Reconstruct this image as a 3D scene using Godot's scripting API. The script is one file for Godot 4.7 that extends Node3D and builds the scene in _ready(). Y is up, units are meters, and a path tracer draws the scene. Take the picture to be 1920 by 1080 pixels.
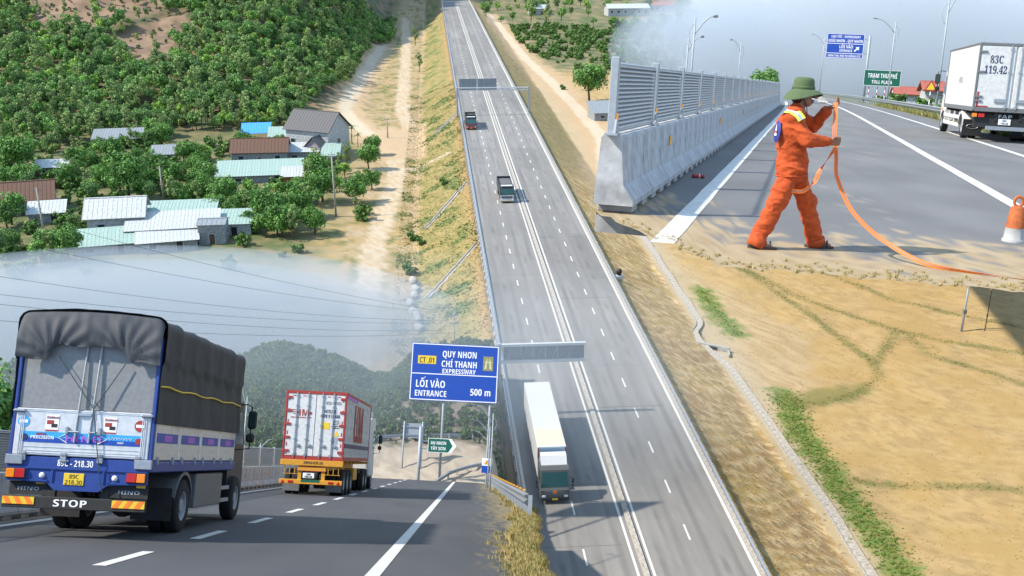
extends Node3D
# Expressway seen from above, with two roads that run down the near slopes:
# "ramp" = the steep road at lower left, "deck" = the road with the barrier at upper right.

const CAM_H := 47.0
var names := {}
var M := {}
var rng := RandomNumberGenerator.new()
var RAMP: Transform3D
var DECK: Transform3D
var nz := FastNoiseLite.new()
var nf := FastNoiseLite.new()
var nr := FastNoiseLite.new()

# ---------------------------------------------------------------- helpers
func numbered(called: String) -> String:
	if not names.has(called):
		names[called] = 0
		return called
	names[called] += 1
	return "%s_%03d" % [called, names[called]]

func thing(called: String, label: String, category: String, xf: Transform3D = Transform3D.IDENTITY, group: String = "") -> Node3D:
	var o := Node3D.new()
	o.name = numbered(called)
	add_child(o)
	o.transform = xf
	o.set_meta("label", label)
	o.set_meta("category", category)
	if group != "":
		o.set_meta("group", group)
	return o

func tag(o: Node, label: String, category: String, group: String = "") -> void:
	o.set_meta("label", label)
	o.set_meta("category", category)
	if group != "":
		o.set_meta("group", group)

func copy_of(src: Node3D, base: String, xf: Transform3D, label: String, group: String = "") -> Node3D:
	var c: Node3D = src.duplicate()
	c.name = numbered(base)
	add_child(c)
	c.transform = xf
	c.set_meta("label", label)
	if group != "":
		c.set_meta("group", group)
	return c

func structure(called: String, mesh: Mesh, m: Material, xf: Transform3D = Transform3D.IDENTITY) -> MeshInstance3D:
	var o := MeshInstance3D.new()
	o.name = numbered(called)
	o.mesh = mesh
	o.material_override = m
	add_child(o)
	o.transform = xf
	o.set_meta("kind", "structure")
	return o

func bare(called: String, mesh: Mesh, m: Material, parent: Node, xf: Transform3D = Transform3D.IDENTITY) -> MeshInstance3D:
	var o := MeshInstance3D.new()
	o.name = called
	o.mesh = mesh
	o.material_override = m
	parent.add_child(o, true)
	o.transform = xf
	return o

func part(parent: Node, called: String, st: SurfaceTool, m: Material, xf: Transform3D = Transform3D.IDENTITY) -> MeshInstance3D:
	return bare(called, done(st), m, parent, xf)

func begin(smooth := false) -> SurfaceTool:
	var st := SurfaceTool.new()
	st.begin(Mesh.PRIMITIVE_TRIANGLES)
	st.set_smooth_group(0 if smooth else -1)
	st.set_color(Color.WHITE)
	return st

func done(st: SurfaceTool) -> ArrayMesh:
	st.generate_normals()
	return st.commit()

func tri(st: SurfaceTool, a: Vector3, b: Vector3, c: Vector3) -> void:
	st.add_vertex(a); st.add_vertex(b); st.add_vertex(c)

func quad(st: SurfaceTool, a: Vector3, b: Vector3, c: Vector3, d: Vector3) -> void:
	tri(st, a, b, c); tri(st, a, c, d)

# box with chamfered edges; c centre, s full size
func box(st: SurfaceTool, c: Vector3, s: Vector3, bev := 0.0, b := Basis.IDENTITY) -> void:
	var h := s * 0.5
	var e: float = min(bev, min(h.x, min(h.y, h.z)) * 0.9)
	if e <= 0.0:
		var p := []
		for k in 8:
			p.append(c + b * Vector3(h.x if k & 1 else -h.x, h.y if k & 2 else -h.y, h.z if k & 4 else -h.z))
		quad(st, p[4], p[6], p[7], p[5]); quad(st, p[1], p[3], p[2], p[0])
		quad(st, p[5], p[7], p[3], p[1]); quad(st, p[0], p[2], p[6], p[4])
		quad(st, p[6], p[2], p[3], p[7]); quad(st, p[0], p[4], p[5], p[1])
		return
	var v := func(sx: int, sy: int, sz: int, ax: int) -> Vector3:
		var q := Vector3(sx * (h.x - (0.0 if ax == 0 else e)), sy * (h.y - (0.0 if ax == 1 else e)), sz * (h.z - (0.0 if ax == 2 else e)))
		return c + b * q
	for s1 in [-1, 1]:
		oquad(st, c, v.call(s1, -1, -1, 0), v.call(s1, 1, -1, 0), v.call(s1, 1, 1, 0), v.call(s1, -1, 1, 0))
		oquad(st, c, v.call(-1, s1, -1, 1), v.call(1, s1, -1, 1), v.call(1, s1, 1, 1), v.call(-1, s1, 1, 1))
		oquad(st, c, v.call(-1, -1, s1, 2), v.call(1, -1, s1, 2), v.call(1, 1, s1, 2), v.call(-1, 1, s1, 2))
		for s2 in [-1, 1]:
			oquad(st, c, v.call(s1, s2, -1, 0), v.call(s1, s2, 1, 0), v.call(s1, s2, 1, 1), v.call(s1, s2, -1, 1))
			oquad(st, c, v.call(s1, -1, s2, 0), v.call(s1, 1, s2, 0), v.call(s1, 1, s2, 2), v.call(s1, -1, s2, 2))
			oquad(st, c, v.call(-1, s1, s2, 1), v.call(1, s1, s2, 1), v.call(1, s1, s2, 2), v.call(-1, s1, s2, 2))
			for s3 in [-1, 1]:
				otri(st, c, v.call(s1, s2, s3, 0), v.call(s1, s2, s3, 1), v.call(s1, s2, s3, 2))

func otri(st: SurfaceTool, c: Vector3, p: Vector3, q: Vector3, r: Vector3) -> void:
	if (q - p).cross(r - p).dot((p + q + r) / 3.0 - c) > 0.0:
		tri(st, p, r, q)
	else:
		tri(st, p, q, r)

func oquad(st: SurfaceTool, c: Vector3, p: Vector3, q: Vector3, r: Vector3, s: Vector3) -> void:
	otri(st, c, p, q, r); otri(st, c, p, r, s)

# box by its low and high corners
func bx(st: SurfaceTool, x0: float, x1: float, y0: float, y1: float, z0: float, z1: float, bev := 0.0) -> void:
	box(st, Vector3((x0 + x1) / 2, (y0 + y1) / 2, (z0 + z1) / 2), Vector3(abs(x1 - x0), abs(y1 - y0), abs(z1 - z0)), bev)

func tube(st: SurfaceTool, pts: Array, r0: float, r1: float = -1.0, n := 8, caps := true) -> void:
	if r1 < 0.0:
		r1 = r0
	var rings := []
	var up := Vector3.UP
	for i in pts.size():
		var d: Vector3 = (pts[min(i + 1, pts.size() - 1)] - pts[max(i - 1, 0)]).normalized()
		if abs(d.dot(up)) > 0.95:
			up = Vector3.RIGHT if abs(d.x) < 0.9 else Vector3.FORWARD
		var a := d.cross(up).normalized()
		var b := a.cross(d).normalized()
		up = b
		var r := lerpf(r0, r1, float(i) / max(1, pts.size() - 1))
		var ring := []
		for k in n:
			var t := TAU * k / n
			ring.append(pts[i] + (a * cos(t) + b * sin(t)) * r)
		rings.append(ring)
	for i in rings.size() - 1:
		for k in n:
			var l := (k + 1) % n
			quad(st, rings[i][k], rings[i][l], rings[i + 1][l], rings[i + 1][k])
	if caps:
		for k in range(1, n - 1):
			tri(st, rings[0][0], rings[0][k + 1], rings[0][k])
			tri(st, rings[-1][0], rings[-1][k], rings[-1][k + 1])

func rod(st: SurfaceTool, a: Vector3, b: Vector3, r: float, n := 8) -> void:
	tube(st, [a, b], r, r, n)

# turn a profile (radius, along) round the axis of xf's y
func lathe(st: SurfaceTool, prof: Array, n := 16, xf := Transform3D.IDENTITY) -> void:
	for i in prof.size() - 1:
		for k in n:
			var t0 := TAU * k / n
			var t1 := TAU * (k + 1) / n
			var a := xf * Vector3(prof[i].x * cos(t0), prof[i].y, prof[i].x * sin(t0))
			var b := xf * Vector3(prof[i].x * cos(t1), prof[i].y, prof[i].x * sin(t1))
			var c := xf * Vector3(prof[i + 1].x * cos(t1), prof[i + 1].y, prof[i + 1].x * sin(t1))
			var d := xf * Vector3(prof[i + 1].x * cos(t0), prof[i + 1].y, prof[i + 1].x * sin(t0))
			if prof[i].x > 0.0005:
				tri(st, a, b, c)
			if prof[i + 1].x > 0.0005:
				tri(st, a, c, d)

# polygon in xy pushed from z0 to z1, then through xf
func prism(st: SurfaceTool, poly: PackedVector2Array, z0: float, z1: float, xf := Transform3D.IDENTITY) -> void:
	var idx := Geometry2D.triangulate_polygon(poly)
	for i in range(0, idx.size(), 3):
		var a := poly[idx[i]]; var b := poly[idx[i + 1]]; var c := poly[idx[i + 2]]
		var ccw := (b - a).cross(c - a) > 0.0
		if ccw:
			var t := b; b = c; c = t
		tri(st, xf * Vector3(a.x, a.y, z1), xf * Vector3(b.x, b.y, z1), xf * Vector3(c.x, c.y, z1))
		tri(st, xf * Vector3(a.x, a.y, z0), xf * Vector3(c.x, c.y, z0), xf * Vector3(b.x, b.y, z0))
	var cw := Geometry2D.is_polygon_clockwise(poly)
	for i in poly.size():
		var a := poly[i]; var b := poly[(i + 1) % poly.size()]
		if cw:
			var t := a; a = b; b = t
		quad(st, xf * Vector3(a.x, a.y, z0), xf * Vector3(a.x, a.y, z1), xf * Vector3(b.x, b.y, z1), xf * Vector3(b.x, b.y, z0))

func disc(st: SurfaceTool, c: Vector3, r: float, z: float, n := 24) -> void:
	var p := PackedVector2Array()
	for k in n:
		p.append(Vector2(c.x + r * cos(TAU * k / n), c.y + r * sin(TAU * k / n)))
	prism(st, p, c.z, c.z + z)

# letters the built-in face lacks: drawn as a plain letter plus strokes for its marks
const MARKS := {"Ơ": ["O", "h"], "Ạ": ["A", "d"], "Ố": ["Ô", "a"], "Ộ": ["Ô", "d"], "Ự": ["U", "hd"], "Ư": ["U", "h"]}

func text(parent: Node, words: String, at: Vector3, height: float, m: Material, face := "Droid Sans", weight := 700, width := 0.0, basis := Basis.IDENTITY) -> MeshInstance3D:
	var plain := ""
	var marks := []
	for k in words.length():
		var ch := words[k]
		if MARKS.has(ch):
			marks.append([plain.length(), MARKS[ch][1]])
			ch = MARKS[ch][0]
		plain += ch
	var o := plain_text(parent, plain, at, height, m, face, weight, width, basis)
	if marks.size() > 0:
		var px: float = height / 46.0
		var f: Font = fonts[face + str(weight)]
		var total := f.get_string_size(plain, HORIZONTAL_ALIGNMENT_LEFT, -1, 64).x
		for q in marks:
			var x0 := f.get_string_size(plain.substr(0, q[0]), HORIZONTAL_ALIGNMENT_LEFT, -1, 64).x
			var x1 := f.get_string_size(plain.substr(0, q[0] + 1), HORIZONTAL_ALIGNMENT_LEFT, -1, 64).x
			var a := (x0 - total / 2.0) * px; var b := (x1 - total / 2.0) * px
			var box_ := (o.mesh as TextMesh).get_aabb()
			var base := -height * 0.5
			var st := begin()
			if "h" in q[1]:
				box(st, Vector3(b - height * 0.06, base + height * 0.98, 0.0), Vector3(height * 0.10, height * 0.26, 0.005), 0.0, Basis(Vector3(0, 0, 1), -0.5))
			if "d" in q[1]:
				box(st, Vector3((a + b) / 2, base - height * 0.2, 0.0), Vector3(height * 0.17, height * 0.17, 0.005))
			if "a" in q[1]:
				box(st, Vector3(b - height * 0.12, base + height * 1.42, 0.0), Vector3(height * 0.09, height * 0.3, 0.005), 0.0, Basis(Vector3(0, 0, 1), -0.7))
			part(o, "accent", st, m)
	return o

var fonts := {}
func plain_text(parent: Node, words: String, at: Vector3, height: float, m: Material, face := "Droid Sans", weight := 700, width := 0.0, basis := Basis.IDENTITY) -> MeshInstance3D:
	var key := face + str(weight)
	if not fonts.has(key):
		var sf := SystemFont.new()
		sf.font_names = PackedStringArray([face])
		sf.font_weight = weight
		fonts[key] = sf
	var t := TextMesh.new()
	t.text = words
	t.font = fonts[key]
	t.font_size = 64
	t.pixel_size = height / 46.0
	t.depth = 0.004
	t.curve_step = 2.0
	var o := bare("lettering", t, m, parent, Transform3D(basis, at))
	if width > 0.0:
		var w: float = t.get_aabb().size.x
		if w > 0.01:
			o.transform = Transform3D(basis * Basis.from_scale(Vector3(width / w, 1, 1)), at)
	return o

# ---------------------------------------------------------------- materials
func lin(r: float, g: float, b: float) -> Color:
	return Color(r, g, b).linear_to_srgb()

func noise_image(size: int, freq: float, seed_: int, oct := 4, lo := 0.0, hi := 1.0) -> Image:
	var n := FastNoiseLite.new()
	n.seed = seed_
	n.noise_type = FastNoiseLite.TYPE_SIMPLEX
	n.frequency = freq
	n.fractal_octaves = oct
	var im := n.get_seamless_image(size, size, false, false, 0.2, true)
	if lo != 0.0 or hi != 1.0:
		im.convert(Image.FORMAT_L8)
		var d := im.get_data()
		for i in d.size():
			d[i] = int(255.0 * lerpf(lo, hi, d[i] / 255.0))
		im = Image.create_from_data(size, size, false, Image.FORMAT_L8, d)
	return im

var TEX := {}
func grain(key: String, size: int, freq: float, seed_: int, lo: float, hi: float, oct := 4) -> ImageTexture:
	if not TEX.has(key):
		TEX[key] = ImageTexture.create_from_image(noise_image(size, freq, seed_, oct, lo, hi))
	return TEX[key]

func bump(key: String, size: int, freq: float, seed_: int, strength: float, oct := 4) -> ImageTexture:
	if not TEX.has(key):
		var im := noise_image(size, freq, seed_, oct)
		im.convert(Image.FORMAT_RGBA8)
		im.bump_map_to_normal_map(strength)
		TEX[key] = ImageTexture.create_from_image(im)
	return TEX[key]

func mat(col: Color, rough := 0.6, metal := 0.0) -> StandardMaterial3D:
	var m := StandardMaterial3D.new()
	m.albedo_color = col
	m.roughness = rough
	m.metallic = metal
	return m

# a material whose tone is broken up by a grain and a coarse stain pattern
func worn(col: Color, rough: float, metal := 0.0, scale := 1.0, key := "soft", world := false) -> StandardMaterial3D:
	var m := mat(col, rough, metal)
	m.uv1_triplanar = true
	m.uv1_world_triplanar = world
	m.uv1_scale = Vector3.ONE * scale
	match key:
		"soft": m.albedo_texture = grain("soft", 512, 0.012, 3, 0.9, 1.0)
		"grit": m.albedo_texture = grain("grit", 512, 0.11, 5, 0.6, 1.0, 3)
		"stain": m.albedo_texture = grain("stain", 512, 0.008, 9, 0.72, 1.0, 5)
	m.normal_enabled = true
	m.normal_texture = bump("fine", 512, 0.09, 21, 2.0)
	m.normal_scale = 0.25
	return m

func vmat(rough := 0.9, scale := 0.35, key := "grit", world := true) -> StandardMaterial3D:
	var m := worn(Color.WHITE, rough, 0.0, scale, key, world)
	m.vertex_color_use_as_albedo = true
	m.normal_scale = 0.6
	return m

func make_materials() -> void:
	M.asphalt = worn(lin(0.205, 0.196, 0.182), 0.92, 0.0, 1.0, "grit")
	M.asphalt.albedo_texture = grain("lane", 512, 0.035, 13, 0.86, 1.0, 4)
	M.asphalt.uv1_scale = Vector3(0.1, 0.1, 0.006)
	M.asphalt.normal_enabled = false
	M.asphalt_dark = worn(lin(0.075, 0.078, 0.086), 0.85, 0.0, 0.5, "grit")
	M.asphalt_mid = worn(lin(0.17, 0.17, 0.175), 0.9, 0.0, 0.8, "grit")
	M.paint = worn(lin(0.60, 0.59, 0.55), 0.7, 0.0, 0.6, "soft")
	M.paint_old = worn(lin(0.62, 0.60, 0.55), 0.8, 0.0, 0.6, "stain")
	M.concrete = worn(lin(0.42, 0.42, 0.41), 0.9, 0.0, 0.5, "stain")
	M.concrete_pale = worn(lin(0.46, 0.42, 0.36), 0.9, 0.0, 0.5, "stain")
	M.galv = worn(lin(0.42, 0.45, 0.48), 0.42, 0.75, 1.2, "soft")
	M.galv_dull = worn(lin(0.36, 0.40, 0.44), 0.6, 0.3, 1.2, "soft")
	M.white = worn(lin(0.66, 0.66, 0.65), 0.45, 0.0, 0.7, "soft")
	M.white_dull = worn(lin(0.66, 0.66, 0.64), 0.6, 0.0, 0.5, "stain")
	M.alu = worn(lin(0.70, 0.71, 0.72), 0.4, 0.4, 0.8, "soft")
	M.steel_plate = worn(lin(0.24, 0.245, 0.25), 0.5, 0.2, 1.2, "soft")
	M.steel_plate.normal_scale = 0.5
	M.black = mat(lin(0.012, 0.012, 0.013), 0.6)
	M.rubber = worn(lin(0.022, 0.022, 0.023), 0.9, 0.0, 2.0, "grit")
	M.chassis = worn(lin(0.025, 0.026, 0.028), 0.7, 0.0, 1.0, "stain")
	M.tarp = worn(lin(0.042, 0.048, 0.056), 0.72, 0.0, 0.8, "soft")
	M.blue = worn(lin(0.018, 0.056, 0.27), 0.45, 0.0, 0.8, "soft")
	M.sign_blue = worn(lin(0.008, 0.065, 0.40), 0.45, 0.0, 0.8, "soft")
	M.sign_green = worn(lin(0.004, 0.12, 0.075), 0.45, 0.0, 0.8, "soft")
	M.sign_white = mat(lin(0.8, 0.8, 0.8), 0.5)
	M.yellow = worn(lin(0.66, 0.31, 0.025), 0.5, 0.0, 0.9, "soft")
	M.plate_yellow = mat(lin(0.72, 0.50, 0.03), 0.5)
	M.orange = mat(lin(0.85, 0.20, 0.02), 0.5)
	M.red = worn(lin(0.36, 0.04, 0.032), 0.5, 0.0, 0.9, "soft")
	M.red_lens = mat(lin(0.45, 0.012, 0.012), 0.15)
	M.amber_lens = mat(lin(0.80, 0.22, 0.01), 0.15)
	M.clear_lens = mat(lin(0.75, 0.75, 0.75), 0.12)
	M.glass = mat(lin(0.02, 0.035, 0.035), 0.06)
	M.navy = mat(lin(0.012, 0.02, 0.09), 0.5)
	M.grey_paint = worn(lin(0.16, 0.17, 0.175), 0.5, 0.0, 0.9, "soft")
	M.cyan = mat(lin(0.03, 0.33, 0.68), 0.45)
	M.violet = mat(lin(0.35, 0.10, 0.50), 0.45)
	M.soil = vmat(0.95, 0.22, "grit")
	M.leaf = mat(Color.WHITE, 0.7)
	M.leaf.vertex_color_use_as_albedo = true
	M.leaf.backlight_enabled = true
	M.leaf.backlight = lin(0.10, 0.17, 0.03)
	M.bark = worn(lin(0.16, 0.12, 0.085), 0.95, 0.0, 3.0, "grit")
	M.grass = mat(Color.WHITE, 0.85)
	M.grass.vertex_color_use_as_albedo = true
	M.skin = worn(lin(0.26, 0.13, 0.085), 0.6, 0.0, 2.0, "soft")
	M.work_orange = worn(lin(0.58, 0.085, 0.012), 0.9, 0.0, 2.5, "stain")
	M.hat_green = worn(lin(0.085, 0.125, 0.055), 0.95, 0.0, 3.0, "soft")
	M.lime = mat(lin(0.62, 0.80, 0.10), 0.6)
	M.reflective = mat(lin(0.40, 0.42, 0.44), 0.35)
	M.tape_orange = mat(lin(0.95, 0.23, 0.03), 0.6)
	M.tape_orange.backlight_enabled = true
	M.tape_orange.backlight = lin(0.5, 0.1, 0.01)
	M.tile_brown = worn(lin(0.16, 0.085, 0.055), 0.85, 0.0, 1.0, "stain")
	M.tile_grey = worn(lin(0.13, 0.125, 0.13), 0.75, 0.0, 1.0, "stain")
	M.tin_green = worn(lin(0.40, 0.54, 0.465), 0.55, 0.1, 0.5, "stain")
	M.tin_white = worn(lin(0.60, 0.62, 0.61), 0.55, 0.1, 0.5, "stain")
	M.tin_grey = worn(lin(0.33, 0.36, 0.38), 0.55, 0.2, 0.5, "stain")
	M.plaster = worn(lin(0.52, 0.55, 0.56), 0.9, 0.0, 0.4, "stain")
	M.plaster_dim = worn(lin(0.30, 0.33, 0.34), 0.9, 0.0, 0.4, "stain")
	M.timber = worn(lin(0.12, 0.075, 0.05), 0.9, 0.0, 1.0, "stain")
	M.tarp_blue = mat(lin(0.05, 0.28, 0.75), 0.6)
	M.brick_red = worn(lin(0.40, 0.13, 0.06), 0.9, 0.0, 1.0, "stain")
	M.pink = mat(lin(0.55, 0.03, 0.16), 0.7)
	M.rope = mat(lin(0.03, 0.06, 0.06), 0.9)

# ---------------------------------------------------------------- terrain
var L_EDGE := 6.9      # left and right rims of the expressway
var R_EDGE := 24.1

func hill_left(x: float, z: float) -> float:
	var w := smoothstep(-18.0, -60.0, x + (-z - 280.0) * 0.02)
	var d: float = max(0.0, -z - 262.0)
	var h := 0.24 * (sqrt(d * d + 400.0) - 20.0)
	return w * h * (1.0 + 0.12 * nz.get_noise_2d(x * 1.4, z * 1.4))

func ground_y(x: float, z: float) -> float:
	var toe_l := -3.2 + 1.0 * nz.get_noise_2d(z * 0.8, 40.0)
	var toe_r := 34.2 + 0.5 * nz.get_noise_2d(z * 0.8, 90.0)
	var base := -5.0 + 0.25 * nz.get_noise_2d(x * 2.0, z * 2.0)
	var y := base
	if x > toe_l and x < toe_r:
		if x < L_EDGE - 0.4:
			y = lerpf(base, -0.12, clampf((x - toe_l) / (L_EDGE - 0.4 - toe_l), 0, 1))
			y += 0.22 * nf.get_noise_2d(x * 3.0, z * 3.0) * smoothstep(toe_l, toe_l + 2.0, x) * smoothstep(L_EDGE, L_EDGE - 1.5, x)
		elif x > R_EDGE + 0.4:
			var t := clampf((x - R_EDGE - 0.4) / (toe_r - R_EDGE - 0.4), 0, 1)
			y = lerpf(-0.12, base, t)
			var fade := smoothstep(0.0, 0.08, t) * smoothstep(1.0, 0.85, t)
			y += fade * rill(x, z)
		else:
			y = -0.5
	if x < 0.0:
		y += hill_left(x, z)
	# field banks and the little ditch beside the right toe
	return y

# straw rows laid across the right slope
func rill(x: float, z: float) -> float:
	var u := z * 0.62 + (x - 24.0) * 0.42 + 1.6 * nz.get_noise_2d(x * 1.5, z * 1.5)
	return 0.07 * sin(u * 5.2) * (0.6 + nz.get_noise_2d(x * 6.0, z * 6.0)) + 0.12 * nf.get_noise_2d(x * 2.0, z * 4.0)

func seg_d(p: Vector2, a: Vector2, b: Vector2) -> float:
	var ab := b - a
	var t := clampf((p - a).dot(ab) / ab.length_squared(), 0.0, 1.0)
	return p.distance_to(a + ab * t)

func line_d(p: Vector2, pts: PackedVector2Array, within: float) -> float:
	var best := 1e9
	for i in pts.size() - 1:
		var a := pts[i]; var b := pts[i + 1]
		if p.x < min(a.x, b.x) - within or p.x > max(a.x, b.x) + within or p.y < min(a.y, b.y) - within or p.y > max(a.y, b.y) + within:
			continue
		best = min(best, seg_d(p, a, b))
	return best

var TRACK := PackedVector2Array([Vector2(-10.4, -120), Vector2(-10.3, -152), Vector2(-10.3, -177), Vector2(-9.3, -199), Vector2(-8, -226), Vector2(-9, -245), Vector2(-6, -282), Vector2(-9, -310), Vector2(-10, -420), Vector2(-14, -620)])
var TRACK2 := PackedVector2Array([Vector2(-8, -250), Vector2(-20, -285), Vector2(-25.5, -310), Vector2(-25, -340), Vector2(-23.5, -400), Vector2(-21.4, -470), Vector2(-24, -520)])
var CROSS := PackedVector2Array([Vector2(-14, -232), Vector2(3.0, -233)])
var TRACK_R := PackedVector2Array([Vector2(36.5, -205), Vector2(38.5, -235), Vector2(42.4, -263), Vector2(42.1, -312), Vector2(40.2, -368), Vector2(37.1, -428), Vector2(35.8, -535), Vector2(33, -640)])
var BUNDS := [
	PackedVector2Array([Vector2(41.2, -177), Vector2(46.3, -164), Vector2(50.1, -147), Vector2(51.8, -134), Vector2(54.0, -118.6), Vector2(53.0, -114.6), Vector2(47.8, -109.6), Vector2(39.6, -106)]),
	PackedVector2Array([Vector2(46.3, -163.8), Vector2(52, -145), Vector2(56, -137), Vector2(61.2, -129), Vector2(65.8, -124.8), Vector2(76, -119)]),
	PackedVector2Array([Vector2(39.6, -90), Vector2(45, -88.6), Vector2(56, -87), Vector2(66, -86.4)]),
	PackedVector2Array([Vector2(61.9, -129), Vector2(61.7, -120.6), Vector2(69, -111), Vector2(80, -104)]),
	PackedVector2Array([Vector2(54, -118.6), Vector2(58, -124), Vector2(61.2, -129)]),
	PackedVector2Array([Vector2(58, -160), Vector2(66, -141), Vector2(78, -129)]),
]
var GREEN_STRIP := PackedVector2Array([Vector2(39.9, -111), Vector2(38.5, -102), Vector2(38.3, -90.3), Vector2(38.6, -80.6), Vector2(38.7, -70), Vector2(38.7, -60)])
var GREEN_2 := PackedVector2Array([Vector2(39.2, -148), Vector2(38.8, -139), Vector2(39.6, -129)])

func mixc(a: Color, b: Color, t: float) -> Color:
	return a.lerp(b, clampf(t, 0.0, 1.0))

func ground_color(x: float, z: float) -> Color:
	var n1 := nz.get_noise_2d(x * 3.0, z * 3.0)            # ~10 m patches
	var n2 := nf.get_noise_2d(x * 1.2, z * 1.2)            # ~2 m
	var n3 := nf.get_noise_2d(x * 5.0 + 70.0, z * 5.0)     # clumps
	var p := Vector2(x, z)
	var sand := Color(0.62, 0.43, 0.24)
	var pale := Color(0.66, 0.54, 0.38)
	var straw := Color(0.52, 0.35, 0.13)
	var olive := Color(0.20, 0.175, 0.05)
	var green := Color(0.085, 0.15, 0.03)
	var brown := Color(0.30, 0.19, 0.095)
	var c: Color
	if x < L_EDGE + 1.0:
		if x > -4.5:
			c = mixc(mixc(Color(0.44, 0.33, 0.12), Color(0.26, 0.235, 0.065), 0.5 + 0.9 * n2), Color(0.11, 0.19, 0.035), smoothstep(0.1, 0.5, n1 + 0.4 * n2) * 0.75)
			c = mixc(c, Color(0.52, 0.31, 0.13), smoothstep(4.2, 6.6, x + 1.2 * n2) * 0.75)
			c = mixc(c, sand, smoothstep(-2.2, -4.5, x + n2))
		else:
			c = mixc(mixc(Color(0.50, 0.36, 0.18), straw, 0.5 + 1.3 * n1), Color(0.30, 0.25, 0.09), smoothstep(-0.05, 0.4, n2 + 0.7 * n1) * 0.75)
			c = mixc(c, green, smoothstep(0.3, 0.5, n3 * 0.6 + n1) * 0.6)
			c = mixc(c, pale, smoothstep(0.25, 0.5, n3 - 0.3 * n1) * 0.4)
			# greener ground about the village and under the wood
			var v := smoothstep(-16.0, -26.0, x + 5.0 * n1) * smoothstep(-140, -175, z)
			c = mixc(c, mixc(Color(0.10, 0.15, 0.04), Color(0.30, 0.23, 0.11), 0.3 + 1.2 * n2), v * 0.95)
			if z < -262.0 and x < -24.0:
				c = mixc(c, mixc(Color(0.06, 0.10, 0.03), brown, 0.35 + 1.3 * n1), smoothstep(-262.0, -290.0, z))
			var clearing := bare_slope(x, z)
			if clearing > 0.0:
				c = mixc(c, mixc(Color(0.36, 0.24, 0.15), Color(0.25, 0.16, 0.095), 0.5 + n2), clearing)
	else:
		if x < 34.6:
			var u := z * 0.62 + (x - 24.0) * 0.42 + 1.6 * nz.get_noise_2d(x * 1.5, z * 1.5)
			var row := sin(u * 5.2) * 0.8 + 1.5 * n3 + 0.8 * n2
			c = mixc(mixc(Color(0.46, 0.285, 0.11), Color(0.54, 0.36, 0.11), 0.5 + n1), Color(0.80, 0.60, 0.32), smoothstep(-0.2, 0.8, row))
			c = mixc(c, Color(0.26, 0.20, 0.06), smoothstep(28.0, 24.5, x + n2) * 0.6)
			c = mixc(c, Color(0.29, 0.225, 0.075), smoothstep(-190.0, -235.0, z + 8 * n1) * 0.85)
		else:
			# mown fields: combed streaks, trampled patches, bare earth
			var comb := nf.get_noise_2d((x + z * 0.35) * 0.35, (z - x * 0.35) * 5.0)
			var comb2 := nf.get_noise_2d((x - z * 0.5) * 4.0, (z + x * 0.5) * 0.4)
			c = mixc(mixc(straw, Color(0.60, 0.425, 0.19), 0.5 + n1 + 0.9 * (comb if z > -106.0 else comb2)), Color(0.40, 0.27, 0.11), smoothstep(0.12, 0.55, n2 + 0.5 * n1) * 0.5)
			c = mixc(c, Color(0.30, 0.20, 0.09), smoothstep(0.34, 0.6, n3 + 0.3 * n1) * 0.35)
			var inner := smoothstep(0.0, 3.5, 50.5 - 0.3 * abs(z + 128.0) - x + 1.5 * n2) * smoothstep(-107.0, -110.5, z + 1.5 * n2)
			c = mixc(c, mixc(Color(0.60, 0.46, 0.27), Color(0.47, 0.33, 0.16), 0.4 + 1.3 * comb2), inner * 0.85)
			c = mixc(c, Color(0.55, 0.45, 0.29), smoothstep(40.0, 36.5, x) * 0.8)
			if z < -330.0:
				c = mixc(c, mixc(Color(0.11, 0.15, 0.045), Color(0.32, 0.25, 0.12), 0.45 + n1), smoothstep(-370.0, -410.0, z + 12.0 * n1))
	# tracks
	var d := line_d(p, TRACK, 7.0)
	if d < 7.0:
		c = mixc(c, mixc(Color(0.62, 0.45, 0.26), Color(0.70, 0.57, 0.40), 0.5 + n3 * 1.5), smoothstep(2.4, 1.6, d + 0.8 * n2))
	d = line_d(p, TRACK2, 10.0)
	if d < 10.0:
		c = mixc(c, sand, smoothstep(7.0, 3.5, d + 3.0 * n2))
		c = mixc(c, Color(0.74, 0.60, 0.42), smoothstep(2.6, 1.6, d + 0.6 * n2))
	d = line_d(p, CROSS, 3.0)
	if d < 3.0:
		c = mixc(c, pale, smoothstep(1.3, 0.7, d + 0.3 * n2))
	d = Vector2(x + 7.0, (z + 264.0) * 0.55).length() if z < -200.0 and z > -330.0 else 99.0
	c = mixc(c, mixc(sand, Color(0.64, 0.47, 0.28), 0.5 + n3), smoothstep(14.0, 8.5, d + 3.0 * n1) * (1.0 if x < -1.5 else 0.0))
	d = line_d(p, TRACK_R, 12.0)
	if d < 12.0:
		c = mixc(c, sand, smoothstep(9.0, 3.0, d + 2.0 * n2) * 0.9)
		c = mixc(c, Color(0.72, 0.58, 0.40), smoothstep(2.3, 1.4, d + 0.5 * n2))
	# field banks
	if x > 36.0 and z > -190.0:
		for b in BUNDS:
			d = line_d(p, b, 2.5)
			if d < 2.5:
				c = mixc(c, mixc(Color(0.18, 0.20, 0.05), Color(0.32, 0.25, 0.09), 0.5 + n3 * 1.4), smoothstep(1.0, 0.2, d + 0.6 * n2) * clampf(0.75 + n1 + 0.8 * n3, 0.4, 0.95))
		d = min(line_d(p, GREEN_STRIP, 3.0), line_d(p, GREEN_2, 3.0))
		c = mixc(c, mixc(Color(0.16, 0.26, 0.05), Color(0.26, 0.27, 0.07), 0.5 + n3), smoothstep(2.1, 0.7, d + 1.1 * n2 + 0.5 * n3))
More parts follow.
